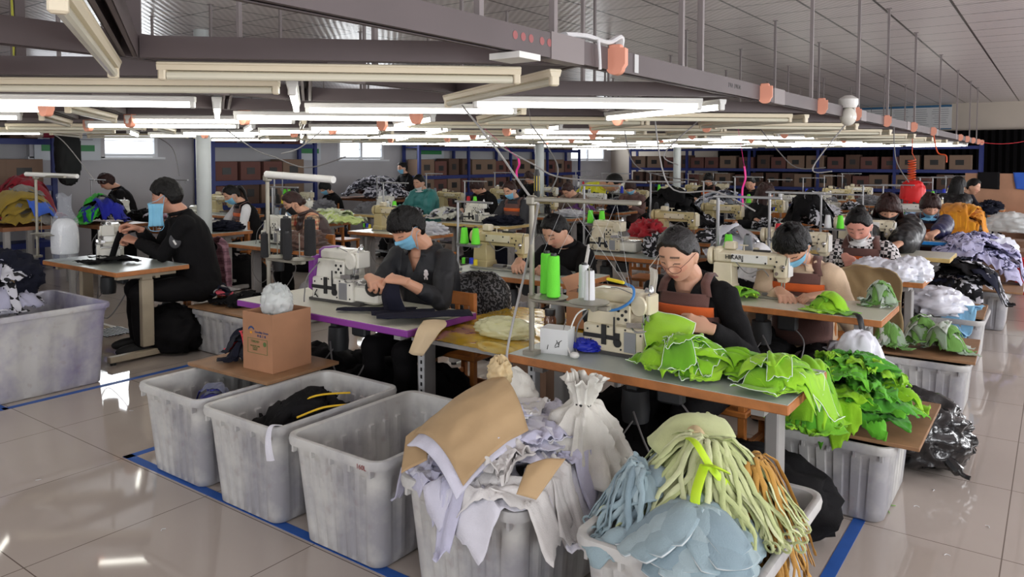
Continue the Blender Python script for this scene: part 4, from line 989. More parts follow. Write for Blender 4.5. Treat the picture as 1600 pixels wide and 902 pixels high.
def tied(name, m_, label, cat, c, R_, Hh, seed, neck=.045, crown=.06, pleats=9, sq=1., tie=None, group=None, parent=None):
    """cloth gathered to a neck: ruffled crown, tie, then a pleated skirt"""
    prof = [(0, .9), (.10, 1.25), (.2, .95), (.28, .8), (.34, .9)]; b = MB(); n = 96; vs = []; m = 34
    for j in range(m + 1):
        t = j / m
        if t < .22: s_ = t / .22; r = neck * (1.9 - .9 * s_ ** .7); z = Hh * 1.0 + crown * (1 - s_); pa = .28 * (1 - s_) + .08
        else: s_ = (t - .22) / .78; r = neck + (R_ - neck) * s_ ** .75; z = Hh * (1 - s_ ** 1.5); pa = .10 + .17 * s_
        for k in range(n):
            q = 2 * PI * k / n; ph = seed + 1.4 * noise.noise(Vector((math.cos(q) * 1.3, math.sin(q) * 1.3, t * 2 + seed))); w_ = math.sin(pleats * q + ph * 3)
            w_ = 1 - abs(w_) ** .7 * 1.6; rr = r * (1 + pa * w_ + .12 * noise.noise(Vector((math.cos(q) * 2, math.sin(q) * 2, seed + t * 3))))
            vs.append((rr * math.cos(q), rr * math.sin(q), z + (.02 * noise.noise(Vector((q * 2, t * 5, seed))) + (.03 * noise.noise(Vector((math.cos(q) * 3, math.sin(q) * 3, seed))) if t < .03 else 0))))
    fs = [(j * n + k, j * n + (k + 1) % n, (j + 1) * n + (k + 1) % n, (j + 1) * n + k) for j in range(m) for k in range(n)]
    o = b.add(vs, fs).build(name, m_, parent, ang=80, loc=c); thicken(o, .004)
    if parent is None: tag(o, label, cat, group)
    if tie is not None: MB().tube([(neck * 1.06 * math.cos(a), neck * 1.06 * math.sin(a), Hh + .002 * math.sin(3 * a)) for a in [2 * PI * k / 20 for k in range(21)]], .005, 6).build('tie', tie, o)
    return o
def spool_box():
    r = make_carton('sb', .17, .12, .08, card, flaps=False); r.name = 'small_box'; rr_ = random.Random(3)
    for k in range(5): MB().lathe([(.018, 0), (.018, .045), (.01, .05)], (-.055 + .028 * k, rr_.uniform(-.03, .03), .03 + .02 * rr_.random()), 10).build('bobbin', THREADM[('green', 'black', 'white', 'blue', 'yellow')[k]], r)
    return r
def make_carton(key, W, D, Hh, m_=card, open_=True, print_=True, flaps=True):
    r = thing('cardboard_box', 'x', 'cardboard box'); t = .004; b = MB()
    for s_ in (-1, 1): b.box((s_ * (W / 2 - t / 2), 0, Hh / 2), (t, D, Hh)); b.box((0, s_ * (D / 2 - t / 2), Hh / 2), (W - t * 2, t, Hh))
    b.box((0, 0, t / 2 + .001), (W - t * 2, D - t * 2, t))
    if not open_: b.box((0, 0, Hh - t / 2), (W - t * 2, D - t * 2, t))
    b.build('box_body', m_, r, smooth=False)
    if open_ and flaps:
        for s_ in (-1, 1): MB().box((s_ * (W / 2 + .015), 0, Hh + .035), (.004, D - .01, .085), ry=s_ * .5).build('flap', m_, r, smooth=False)
    return r
# ------------------------------------------------------------------ sewing stations in a grid of columns
CN = ['aisle column', 'second column', 'third column', 'fourth column', 'wall column']
COLX = [-1.40, -3.42, -6.56, -8.85, -11.1]
blue_e = mat('bright_blue_edge', (40, 132, 206), .4); yel_e = mat('pale_wood_edge', (206, 178, 112), .5, noise_s=12, noise_a=.1)
purp_e = mat('purple_edge', (136, 58, 152), .42)
ROWS = {0: [3.05, 4.83, 6.40, 8.05, 9.60, 11.3, 12.95, 14.6, 16.2, 17.8], 1: [3.13, 4.87, 6.45, 8.0, 9.65, 11.3, 12.95, 14.6, 16.2, 17.8], 2: [3.25, 5.0, 6.7, 8.35, 10.0, 11.65, 13.3, 15, 16.6, 18.2],
        3: [5.5, 7.15, 8.8, 10.45, 12.1, 13.7, 15.3, 17], 4: [5.6, 7.3, 9.0]}
def table_at(c, k, key, mk, X, Y, desc, extra=''):
    return instance(key, mk, (X, Y, 0), 0, '%s, %s back in the %s' % (desc, ORD[k], CN[c]) + extra, 'sewing tables')
rnd = random.Random(11); TZ = .762
mk_l = [('lk_cream', lambda: make_lock(cream, white_p), 'cream long-arm sewing machine'), ('lk_white', lambda: make_lock(cream_w, white_p, black), 'white long-arm sewing machine'),
        ('lk_beige', lambda: make_lock(mat('beige_enamel', (196, 180, 132), .35, coat=.3), cream, cream), 'beige long-arm sewing machine')]
mk_o = [('ov_cream', lambda: make_over(cream), 'cream overlock machine'), ('ov_white', lambda: make_over(cream_w), 'white overlock machine')]
for c, X in enumerate(COLX):
    for k, Y in enumerate(ROWS[c]):
        if not in_view([(X + dx, Y, z) for dx in (-.6, 0, .6) for z in (.76, 1.1)], 60): continue
        far = Y > 7.5 or c > 2
        Xt = X
        if (c, k) == (1, 0): table_at(c, k, 'tb_purple', lambda: make_table('p', purp_e, laminate_w, 1.49, .58), -3.475, Y, 'white-topped sewing table with purple edge')
        elif (c, k) == (2, 0): table_at(c, k, 'tb_t3', lambda: make_table('t3', wood_e, laminate, 1.30, .62, legm=mat('cream_leg', (172, 160, 138), .5, noise_s=5)), -6.64, Y + .02, 'grey-topped sewing table with worn wooden edge')
        elif (c, k) == (0, 4): table_at(c, k, 'tb_blue', lambda: make_table('b', blue_e, laminate_w), X, Y, 'white-topped sewing table with bright blue edge')
        elif (c, k) in ((0, 3), (2, 3), (3, 2)): table_at(c, k, 'tb_yel', lambda: make_table('y', yel_e, laminate_w), X, Y, 'sewing table with pale yellow edge')
        elif (c + k) % 3 == 1: table_at(c, k, 'tb_w', lambda: make_table('w', wood_e, laminate_w), X, Y, 'white-topped sewing table with wooden edge')
        else: table_at(c, k, 'tb_g', lambda: make_table('g', wood_e, laminate), X, Y, 'grey-topped sewing table with wooden edge')
        w_ = ' on the %s table back in the %s' % (ORD[k], CN[c])
        # machine
        if (c, k) == (0, 0): o = instance('ov_cream', mk_o[0][1], (-1.60, 3.12, TZ), 0, 'cream overlock machine with yellow tag in front of the woman in glasses', 'sewing machines', 1.08)
        elif (c, k) == (1, 0): o = instance('ov_white', mk_o[1][1], (-3.63, 3.24, TZ), R(3), 'white overlock machine on the purple-edged table', 'sewing machines', 1.22)
        elif (c, k) == (2, 0): o = instance('ov_white', mk_o[1][1], (-7.02, 3.42, TZ), R(-25), 'white overlock machine beside the plastic bag of white fluff', 'sewing machines', 1.15)
        elif (c, k) == (0, 1): o = instance('lk_cream', mk_l[0][1], (-1.62, 4.93, TZ), 0, 'cream long-arm machine in front of the woman in beige shirt', 'sewing machines', 1.08)
        elif (c, k) == (1, 1): o = instance('lk_beige', mk_l[2][1], (-3.66, 4.92, TZ), 0, 'beige long-arm sewing machine in front of the striped black jacket', 'sewing machines', 1.12)
        else:
            q = rnd.random(); mk = mk_l[rnd.randrange(3)] if q < .62 else mk_o[rnd.randrange(2)]
            o = instance(mk[0], mk[1], (X - (.3 if (c, k) == (0, 2) else .14) + rnd.uniform(-.05, .05), Y + .05, TZ), R(rnd.uniform(-4, 4)), mk[2] + w_, 'sewing machines', 1.12)
        # thread stand on the far-left or front-left of the table
        if (c, k) in ((0, 0), (1, 0), (2, 0)): pass
        else:
            front = rnd.random() < .5; sx = X - .5; sy = Y + (-.2 if front else .22); hh = rnd.uniform(.95, 1.12)
            instance('stand', make_stand, (sx, sy, TZ), R(rnd.uniform(-8, 8)), 'thread stand with guide bar' + w_, 'thread stands on the tables', hh)
            for i, dx in enumerate((.07, .19)):
                if rnd.random() < .9:
                    col = rnd.choice(['white', 'black', 'white', 'green', 'blue', 'yellow', 'red', 'white', 'grey']) if not (c == 1 and k == 1) else 'green'
                    cone(col, (sx + dx * hh, sy, TZ + .225 * hh), '%s thread cone, %s one%s' % (col, ('inner', 'outer')[i], w_))
        if (c, k) not in ((2, 0), (1, 0)):
            instance('chair', make_stool, (X + .05, Y + .62, 0), R(180 + rnd.uniform(-8, 8)), 'wooden chair behind the %s table back in the %s' % (ORD[k], CN[c]), 'wooden chairs behind the tables')
# cloth piles on the tables and filler sacks added beneath to darken the undersides
def mk_pile(i):
    def f():
        o = lump('cloth_pile', blackcloth, 'x', 'cloth pile', (0, 0, 0), (.22, .15, .085), 60 + i * 3, amp=.85, fr=2.3, n=44, m=28); return o
    return f
def mk_filler_sack(i):
    def f(): return lump('filler_sack', blackcloth, 'x', 'sack', (0, 0, 0), (.36, .22, .24), 160 + i * 3, amp=.3, fr=2., n=36, m=24)
    return f
PC = [('black', blackcloth), ('black', blackcloth), ('navy', navy), ('white', fabric('white_pile', (206, 206, 212))), ('grey', fabric('grey_pile', (120, 120, 126))), ('pale blue', fabric('pale_blue_pile', (150, 180, 210))), ('printed', pattern('black_white_print', 'print', ((20, 20, 26), (206, 206, 214)), 16)), ('brown', fabric('brown_pile', (96, 70, 60))), ('red', fabric('red_pile', (170, 30, 44)))]
r2 = random.Random(21)
for c, X in enumerate(COLX):
    for k, Y in enumerate(ROWS[c]):
        if not in_view([(X + dx, Y, .8) for dx in (-.6, 0, .6)], 40): continue
        w_ = 'the %s table back in the %s' % (ORD[k], CN[c])
        if (c, k) not in ((0, 0), (1, 0), (2, 0), (0, 1), (0, 2), (1, 1)):
            for side, dx in (('outer', .42), ('inner', -.42)):
                if r2.random() < (.85 if side == 'outer' else .35) and not (c == 0 and k in (3, 4, 5) and side == 'outer'):
                    nm, mm = PC[r2.randrange(len(PC))]; i = r2.randrange(4)
                    o = instance('pile%d' % i, mk_pile(i), (X + dx, Y + r2.uniform(-.08, .08), TZ + .045), r2.uniform(0, 6), '%s cloth pile, %s end of %s' % (nm, side, w_), 'cloth piles on the tables'); o.scale = (r2.uniform(.7, 1.1), r2.uniform(.7, 1.1), r2.uniform(.7, 1.5)); recolor(o, 0, mm)
        for q, dx in enumerate((-.25, .3)):
            if (c, k) == (2, 0) and q == 0: continue
            if r2.random() < .85:
                nm, mm = PC[r2.randrange(5)] if k else PC[0]; i = r2.randrange(3)
                o = instance('sack%d' % i, mk_filler_sack(i), (X + dx, Y + .34 + r2.uniform(-.05, .05), .15), r2.uniform(-.3, .3), '%s added filler sack, %s one under %s' % (nm, ('inner', 'outer')[q], w_), 'added filler sacks under the tables'); o.scale = (r2.uniform(.8, 1.05),) * 2 + (r2.uniform(.8, 1.4),); recolor(o, 0, mm)
        if r2.random() < .6 and (c, k) not in ((0, 0), (1, 0), (2, 0)):
            o = instance('spool_box', lambda: spool_box(), (X - .45, Y - .1, TZ), R(r2.uniform(-20, 20)), 'small open box of sewing bits on ' + w_, 'small boxes on the tables')
for i, (x, y, z_, s_, lab) in enumerate(((-3.95, 3.30, .16, 1.0, 'black sack added to darken the floor under the machine end of the purple-edged table'), (-3.35, 3.28, .15, .9, 'black sack added to darken the floor under the middle of the purple-edged table'), (-1.62, 3.22, .16, .95, 'black sack added to darken the floor under the middle of the front table'), (-1.15, 3.30, .15, .85, 'black sack added to darken the floor under the right half of the front table'))):  # extra black lumps added so the floor below the front tables reads dark
    o = instance('sack%d' % (i % 3), mk_filler_sack(i % 3), (x, y, z_), .2 * i, lab, 'added filler sacks under the tables', s_); recolor(o, 0, blackcloth)
for px, X, w_, lab in ((28, -4.7, .075, 'vertical mauve-grey tray with yellow wires rising to the ceiling'), (203, -2.6, .05, 'short vertical mauve-grey post above the nearest zigzag joint')):
    p = onX(px, 60, X); r = thing('vertical_tray', lab, 'cable tray', (p.x, p.y, ZT + .08)); hh = ZC - ZT - .08
    MB().box((0, 0, hh / 2), (w_, .05, hh)).build('post', tray_m, r, smooth=False)
    if w_ > .06:
        b = MB()
        for k in range(3): b.tube(spline([(w_ * .3, -.03 - .004 * k, 0), (w_ * .3 + .02 * math.sin(k), -.035, hh * .3), (w_ * .25 - .015 * k, -.035, hh * .6), (w_ * .3, -.03, hh)], 4), .004, 5)
        b.build('yellow_wire', mat('yellow_wire', (170, 170, 60), .6), r)
rs = random.Random(2)
for k, (px, py) in enumerate(((1387, 800), (1543, 823), (1432, 792), (1480, 868), (1458, 766), (60, 750), (205, 642), (255, 828), (1395, 790))):
    q = at(px, py, .002); a = rs.uniform(0, 6); b = MB(); b.tube(spline([(-.012, 0, .002), (0, .006, .004), (.012, -.003, .002)], 4), .0018, 5)
    o = b.build('thread_scrap', fabric('lime_scrap', (120, 190, 60)) if k in (0, 8) else wc, None, loc=(q.x, q.y, 0), rz=a); tag(o, 'tiny thread scrap on the tiled floor', 'scrap', 'thread scraps on the floor')
# ------------------------------------------------------------------ hero stands
def hero_stand(X, Y, arm, h, tray, label, traylen=.4):
    r = thing('thread_stand', label, 'thread stand', (X, Y, TZ), 0); pm = mat('dull_steel_tube', (146, 142, 130), .4, .4, noise_s=9, noise_a=.1)
    MB().tube([(0, 0, 0), (0, 0, h)], .0125, 12).build('pole', pm, r)
    b = MB(); b.box((arm / 2 - .02, 0, h), (arm, .03, .02), bev=.004); b.box((0, 0, h - .005), (.045, .045, .045), bev=.008); b.build('guide_bar', pm, r)
    MB().lathe([(.018, -.03), (.018, .03)], (0, 0, tray - .02), 12).build('tray_collar', pm, r); b = MB(); b.box((traylen / 2, 0, tray - .015), (traylen, .035, .02), bev=.004); b.lathe([(.014, -.02), (.014, .02)], (traylen * .85, -.018, tray - .015), 10, Matrix.Rotation(PI / 2, 4, 'X')); b.build('tray_arm', pm, r); MB().box((0, 0, .01), (.06, .06, .02)).build('base_clamp', pm, r)
    for x in (.09, .30):
        b = MB(); b.lathe([(.004, .006), (.085, .0), (.09, .006), (.084, .006), (.004, .012)], (x, 0, tray), 24); b.tube([(x, 0, tray), (x, 0, tray + .16)], .003, 6); b.build('spool_disc', pm, r)
    return r
hero_stand(-1.93, 2.82, .56, .71, .27, 'steel thread stand carrying lime green cones at the front table')
cone('green', (-1.875, 2.86, TZ + .28), 'tall lime green thread cone, nearest the pole on the front stand', tall=True, s=.92)
cone('green', (-1.80, 2.80, TZ + .28), 'tall lime green thread cone with yellow tip on the front stand', tall=True, s=.92)
cone('white', (-1.64, 2.84, TZ + .26), 'slim white thread cone on the outer end of the front stand', tall=True, s=.74)
cone('white', (-1.72, 2.93, TZ + .26), 'white thread cone behind the slim one on the front stand', tall=True, s=.78)
hero_stand(-3.97, 2.90, .44, .78, .29, 'steel thread stand carrying black cones on the purple-edged table', .34)
MB().tube([(-3.95, 2.88, TZ + .80), (-3.36, 2.90, TZ + .775)], .021, 14).build('guide_roller', white_p); o = bpy.data.objects['guide_roller']; tag(o, 'white plastic roller on top of the black-thread stand', 'roller')
for i, (x, y, s_, l) in enumerate(((-3.90, 2.98, 1.12, 'tallest black thread cone at the back of the purple table stand'), (-3.72, 3.02, 1.12, 'tall black thread cone, back outer one of the purple table stand'), (-3.87, 2.80, .72, 'small black thread cone with bare pin on the purple table stand'), (-3.68, 2.82, .78, 'small black thread cone, front outer one of the purple table stand'))):
    cone('black', (x, y, TZ + .30), l, tall=True, s=s_)
hero_stand(-7.53, 3.02, .60, .74, .22, 'thread stand with white roller beside the fluff bag', .2)
MB().tube([(-7.55, 2.95, TZ + .76), (-6.95, 3.12, TZ + .745)], .02, 12).build('guide_roller', white_p); tag(bpy.data.objects['guide_roller.001'], 'white plastic roller above the fluff bag', 'roller')
for i, px in enumerate((826, 1058)): pass
# slotted angle shelf covered in yellow plastic between the first two columns
yelp = mat('yellow_plastic_cover', (206, 166, 44), .16, noise_s=3.5, noise_a=.28, bump=.5, bump_s=9, coat=.6)
r = thing('covered_shelf', 'low shelf covered in shiny yellow plastic beside the purple-edged table', 'shelf', (-2.40, 3.42, 0))
vs, fs, rim = cloth_me(.86, 1.0, 3, amp=.012, freq=5, corners=.02, n=50, lift=.702)
MB().add(vs, fs).build('plastic_cover', yelp, r); MB().box((0, 0, .69), (.80, .95, .022)).build('board', greypaint, r, smooth=False)
for sx in (-1, 1):
    for sy in (-1, 1):
        b = MB(); b.box((sx * .36, sy * .44, .34), (.04, .004, .68)); b.box((sx * .38, sy * .42, .34), (.004, .04, .68)); lg = b.build('leg', mat('pale_steel', (186, 188, 190), .4), r, smooth=False)
        b = MB()
        for k in range(16): b.box((sx * .36, sy * .4425, .04 + k * .04), (.012, .002, .02))
        b.build('slots', black, lg, smooth=False)
MB().box((0, 0, .25), (.74, .86, .02)).build('lower_shelf', greypaint, r, smooth=False)
# ------------------------------------------------------------------ tubs
def tub(x, y, label, key='tubA', mk=lambda: make_bin('A', .585, .80, .475, tubm), rz=0, group=None): return instance(key, mk, (x, y, 0), rz, label, group)
tub(-3.655, 2.43, 'grey plastic tub holding a blue cloth, under the cardboard box'); tub(-3.03, 2.41, 'grey plastic tub with black and yellow garments inside')
o = tub(-2.385, 2.41, 'empty-looking grey plastic tub marked 160L'); text_mesh('capacity_mark', '160L', .028, mat('faded_red_print', (150, 84, 84), .6), o, (.20, -.4015, .445), (R(90), 0, 0))
tub(-1.70, 2.39, 'grey plastic tub heaped with white cloth and brown paper'); tub(-.93, 2.39, 'grey plastic tub heaped with blue-grey pieces and pale green straps')
mkB = lambda: make_bin('B', .56, .72, .375, tubm, tw=.06, ribs=5)
tub(-.83, 3.98, 'low grey tub under the board of lime green garments', 'tubB', mkB); tub(-.69, 5.72, 'low grey tub under the board with green-white bundles', 'tubB', mkB); 
tub(-.72, 7.3, 'low grey tub behind the bundle board, third along the aisle', 'tubB', mkB); tub(-.62, 8.9, 'low grey tub under lilac print cloth by the aisle', 'tubB', mkB)
tub(-5.62, 3.95, 'low grey tub under a board beside the stool of the man at left', 'tubC', lambda: make_bin('C', .86, .70, .37, tubm, tw=.05, ribs=7))
tub(-6.56, 2.98 - .62 + .6, 'x', 'tubD', lambda: make_bin('D', .95, 1.5, .60, tubm2, tw=.07, ribs=6)); o = USED['tubD']; o.location = (-6.54, 3.08 - .02, 0); o['label'] = 'large lilac-stained grey tub at the left edge, heaped with dark cloth'
USED['tubD'].location = (-6.13, 2.02, 0)
def board(w_, d, loc, rz, label, m_=ply):
    b = MB(); b.box((0, 0, .009), (w_, d, .018), bev=.002); o = b.build('board', m_, None, loc=loc, rz=rz); return tag(o, label, 'board')
board(.70, .50, (-3.66, 2.63, .477), R(2), 'brown board laid over the tub, carrying the cardboard box')
board(.74, .74, (-.83, 4.03, .377), 0, 'brown board over the low tub, carrying lime green garments')
board(.56, .72, (-.68, 5.78, .377), R(2), 'slatted brown board carrying green-white bundles')
board(.60, .66, (-.76, 7.35, .377), R(1), 'worn board carrying the white bag and light blue cloth')
board(.98, .72, (-5.60, 3.98, .372), R(1), 'board with folded black cloth beside the man at left')
board(.7, .7, (-.60, 8.9, .377), R(1), 'board beneath the lilac print cloth by the aisle')
# carton with print
r = make_carton('c', .245, .27, .32, card, open_=True, flaps=False); tag(r, 'open brown cardboard box on the board over the tub', 'cardboard box'); r.location = (-3.53, 2.63, .496); r.rotation_euler = (0, 0, R(3))
gp = mat('green_print', (88, 112, 62), .8); bl = mat('blue_print', (36, 70, 120), .8); orp = mat('orange_print', (220, 150, 40), .8)
b = MB()
for q0, q1, rr, mm in ((0, 1, .03, 0), ):
    vs = []; n = 14
    for k in range(n + 1): a = PI * .15 + PI * .75 * k / n; vs += [(-.05 + .028 * math.cos(a), -.1362, .215 + .028 * math.sin(a)), (-.05 + .021 * math.cos(a), -.1362, .212 + .021 * math.sin(a))]
    b.add(vs, [(2 * k, 2 * k + 1, 2 * k + 3, 2 * k + 2) for k in range(n)])
b.build('arc_logo', bl, r, smooth=False)
b = MB(); b.box((-.052, -.1358, .208), (.016, .002, .012)); b.build('logo_mark', orp, r, smooth=False)
text_mesh('printed_name', 'Goodsky Green', .017, bl, r, (.035, -.1362, .214), (R(90), 0, 0)); text_mesh('printed_characters', '环 保 工 业', .015, bl, r, (.035, -.1362, .193), (R(90), 0, 0))
b = MB()
for (cx, cz, w_, h_) in ((0, .176, .16, .002), (0, .096, .16, .002), (-.08, .136, .002, .08), (.08, .136, .002, .08)): b.box((cx, -.1358, cz), (w_, .0015, h_))
b.lathe([(.013, 0), (.013, .0012)], (.06, -.1355, .152), 14, Matrix.Rotation(PI / 2, 4, 'X'))
b.build('label_frame', gp, r, smooth=False); text_mesh('printed_title', 'THREAD', .018, gp, r, (-.02, -.1362, .160), (R(90), 0, 0)); text_mesh('printed_lines', 'POLYESTER YARN\nCOLOUR\nWEIGHT', .010, gp, r, (-.02, -.1362, .125), (R(90), 0, 0))
lump('plastic_bag', mat('clear_white_bag', (226, 232, 232), .25, alpha=.55, coat=.4), 'crumpled clear plastic bag poking out of the cardboard box', 'plastic bag', (-3.53, 2.63, .85), (.085, .075, .10), 4, amp=.35, fr=2.4)
# ------------------------------------------------------------------ people
def sit(label, hpos, rz=0., size=1.1, lean=14, head=(28, 0, 0), hands=None, **k):
    nf = k.get('neck_fwd', .03); Ln = R(lean); p = Vector((0, k.get('pelvis_y', 0), .10))
    for i in range(10): p = p + Vector((0, -math.sin(Ln * (.35 + 1.15 * i / 10)), math.cos(Ln * (.35 + 1.15 * i / 10)))) * .05
    aN = Ln * 1.5; hc = p + Vector((0, -math.sin(aN + .15), math.cos(aN + .15))) * .04 + Vector((0, -nf, 0))
    MH = Matrix.Rotation(R(head[1]), 4, 'Z') @ Matrix.Rotation(R(head[2]), 4, 'Y') @ Matrix.Rotation(R(head[0]), 4, 'X'); Hc = hc + MH @ Vector((0, -.018, .095))
    hp = Vector(hpos); seat = max(.2, hp.z / size - Hc.z); off = Matrix.Rotation(rz, 3, 'Z') @ Vector((Hc.x, Hc.y, 0)) * size
    loc = Vector((hp.x - off.x, hp.y - off.y, 0)); Mi = Matrix.Rotation(-rz, 3, 'Z')
    if hands: hands = [tuple(Mi @ (Vector(h) - loc) / size) for h in hands]
    else: hands = [tuple(Mi @ (Vector((hp.x + dx, loc.y - .46 * size, .84)) - loc) / size) for dx in (-.17, .12)]
    return person(label, tuple(loc), rz, lean=lean, head=head, hands=hands, size=size, seat=seat, **k)
# front woman with glasses
P1 = sit('person with grey-black tied hair and glasses, black top and brown apron, at the front machine', onY(1060, 398, 3.36), 0, 1.1, 17, (24, -6, 0), [(-1.47, 3.17, .87), (-1.25, 3.22, .90)], style='pulled', bun='low', vneck=.13,
         hairm=mat('greying_hair', (22, 19, 20), .4, noise_s=30, noise_a=.5, bump=.6, bump_s=160), top=blackcloth, apron=True, vox=.0042, curl=.8, hdir=(((.8, -.35, -.1), (0, -.25, 1)), ((-.92, -.30, .25), (.15, -.75, .65))), seed=1)
MHh, rt = P1['MH'], P1['root']
b = MB()
for s_ in (-1, 1):
    pts = []
    for k in range(17):
        a = 2 * PI * k / 16; pts.append(MHh @ Vector((s_ * .034 + .027 * math.cos(a), -.108 + .012 * abs(math.cos(a)) * (1 if math.cos(a) * s_ > 0 else 0), -.012 + .017 * math.sin(a))))
    b.tube(pts, .0012, 6); b.tube([MHh @ Vector(v) for v in ((s_ * .061, -.098, -.005), (s_ * .076, -.05, .004), (s_ * .081, .01, .01))], .0012, 6)
b.tube([MHh @ Vector(v) for v in ((-.007, -.109, -.008), (0, -.113, -.004), (.007, -.109, -.008))], .0012, 6); b.build('glasses', mat('dark_red_frame', (92, 40, 44), .35), rt)
hang_mask(P1, -1, mat('white_gauze', (226, 222, 214), .8, noise_s=20, noise_a=.05), .075, .19, .02, 60, .03)
# man at the purple table
P2 = sit('person with short black hair and blue mask, black shirt, at the purple-edged table', onY(636, 358, 3.36), R(4), 1.12, 15, (30, -12, 0), [(-3.22, 3.05, .965), (-2.99, 3.08, .965)], style='fringe', top=mat('black_satin_shirt', (17, 18, 24), .6, noise_s=9, bump=.2, bump_s=200), female=False, vox=.0042, vneck=.14,
         curl=.85, sleeve=.62, hdir=(((.9, -.45, -.1), (.1, -.2, 1)), ((-.95, -.15, .1), (.0, -.35, 1))), mask='blue', seed=2, skin=(202, 150, 122), collar=mat('black_satin_shirt', (17, 18, 24), .6))
q = P2['bv'].front(.10, P2['at_'](.74)[0].z, off=.026)
if q is not None:
    b = MB(); b.ball((0, 0, .02), (.014, .003, .012), 12, 8); b.ball((0, 0, .0), (.010, .003, .013), 12, 8)
    for dx, dz in ((-.01, .005), (.012, .008), (-.008, -.016), (.008, -.016)): b.ball((dx, 0, dz), (.006, .0025, .008), 8, 6)
    b.build('chest_emblem', mat('white_emblem', (222, 214, 214), .7), P2['root'], loc=q)
# man with the hanging mask at the left table
P3 = sit('person in black with blue mask hanging from one ear, at the worn left table', onY(260, 307, 3.55), R(-20), 1.24, 16, (10, -26, 0), [onY(218, 358, 3.42), onY(214, 378, 3.40)], style='short', top=blackcloth, female=False, vox=.0048,
         curl=.9, hdir=(((-.2, -.9, .35), (-.2, .3, 1)), ((-.5, -.7, .3), (.3, -.3, 1))), seed=3, skin=(196, 142, 118))
hang_mask(P3, 1, mask_b, .10, .155, .0, 0, .02)
b = MB(); vs = []
q0 = P3['sh'][1].lerp(P3['arms'][1][0], .55)
b.ball(q0 + Vector((.055, .0, 0)), (.012, .04, .055), 14, 10); b.build('arm_patch', mat('grey_patch', (66, 66, 70), .6), P3['root']); MB().box(q0 + Vector((.068, -.005, -.012)), (.003, .012, .035), rx=.5).build('arm_logo', white_p, P3['root'])
beige = fabric('beige_shirt', (206, 180, 152))
P4 = sit('person with short black hair, blue mask and beige shirt under a brown apron', onY(1238, 386, 4.98), R(2), 1.27, 20, (42, -4, 0), [(-1.42, 4.88, .815), (-1.17, 4.90, .815)], style='fringe', top=beige, female=True, apron=True, vox=.005, mask='blue', seed=4, curl=.45, collar=beige, pinch=False,
         hdir=(((.5, -.8, -.15), (0, -.1, 1)), ((-.8, -.5, -.15), (0, -.1, 1))))
chk = pattern('black_white_checks', 'checks', ((18, 18, 20), (218, 214, 214)), 42)
P5 = sit('person in black and white checked sweater and brown apron, mask under the chin', onY(1342, 353, 6.62), R(2), 1.2, 18, (34, -4, 0), [(-1.36, 6.42, .88), (-1.08, 6.42, .86)], style='pulled', bun='bun', top=chk, apron=True, vox=.006, mask='chinw', seed=5, skin=(212, 150, 132), shirt=chk)
P6 = sit('person with brown hair, black mask and black padded coat in the aisle column', onY(1388, 330, 8.4), R(5), 1.3, 16, (30, 8, 0), [(-1.45, 7.75, .9), (-1.2, 7.8, .85)], style='bangs', hairm=hair_b, long_=.2, top=mat('glossy_black_padding', (20, 20, 22), .4, bump=.3), puffy=.045, vox=.007, mask='black', seed=6, bun='low')
P7 = sit('person in dark blue padded jacket and brown apron, mask under the chin', onY(1453, 322, 9.95), R(8), 1.22, 16, (26, 14, 0), [(-1.28, 9.35, .88), (-1.08, 9.4, .85)], style='bangs', hairm=hair_b, bun='bun', top=mat('dark_blue_padding', (38, 38, 74), .45), puffy=.02, apron=True, vox=.007, mask='chin', seed=7)
P8 = sit('person with black tied hair in a black track jacket with white sleeve stripes', onY(868, 362, 5.1), R(0), 1.2, 20, (34, -8, 0), [(-3.45, 4.85, .85), (-3.15, 4.88, .84)], style='pulled', bun='low', top=blackcloth, apron=False, vox=.0055, seed=8)
b = MB()
S_, E_, W_ = P8['sh'][1], P8['arms'][1][0], P8['arms'][1][1]
for k in range(3):
    a = R(-12 + 20 * k); o_ = Vector((math.cos(a) * .6, -.7 * math.cos(a), math.sin(a) + .45)).normalized() * .064
    pts = [S_.lerp(E_, t) + o_ for t in (-.05, .2, .4, .6, .8, 1)]; b.tube(spline(pts, 3), .007, 6)
b.build('sleeve_stripes', white_p, P8['root'])
b = MB(); vs, fs = patch(P8['bv'], -.075, .075, P8['at_'](.4)[0].z, P8['at_'](.55)[0].z, 10, 4, .02); b.add(vs, fs); o = b.build('orange_band', apron_or, P8['root']); thicken(o)
pl = pattern('beige_plaid', 'plaid', ((206, 168, 132), (40, 34, 36), (190, 60, 50)), 14)
P9 = sit('person in brown padded vest with plaid sleeves, glasses and black mask', onY(458, 318, 5.45), R(-18), 1.12, 22, (30, -10, 0), None, style='pulled', hairm=hair_b, bun='low', top=mat('brown_padding', (72, 54, 52), .5), shirt=pl, puffy=.018, vox=.006, mask='black', seed=9)
P10 = sit('person with ponytail, blue mask, black vest with white sleeves', onY(362, 305, 5.95), R(-15), 1.1, 18, (30, 5, 0), None, style='pulled', bun='pony', top=blackcloth, shirt=fabric('white_sleeve', (226, 226, 230)), apron=True, vox=.007, mask='blue', seed=10)
P11 = sit('person in teal padded jacket with white mask under the chin', onY(655, 286, 9.35), R(0), 1.15, 12, (16, 4, 0), None, style='pulled', top=mat('teal_padding', (56, 132, 130), .5), puffy=.03, vox=.008, mask='chinw', seed=11)
P12 = sit('person in black coat with blue mask standing at the far cutting heap', onY(628, 263, 12.0), R(-10), 1.1, 14, (10, 8, 0), None, style='pulled', bun='bun', top=blackcloth, vox=.01, mask='blue', seed=12)
P13 = sit('person with reddish hair in black jacket, head bowed, third column', onY(745, 292, 9.7), R(-5), 1.12, 22, (36, -6, 0), None, style='bangs', hairm=hair_b, top=blackcloth, vox=.008, seed=13)
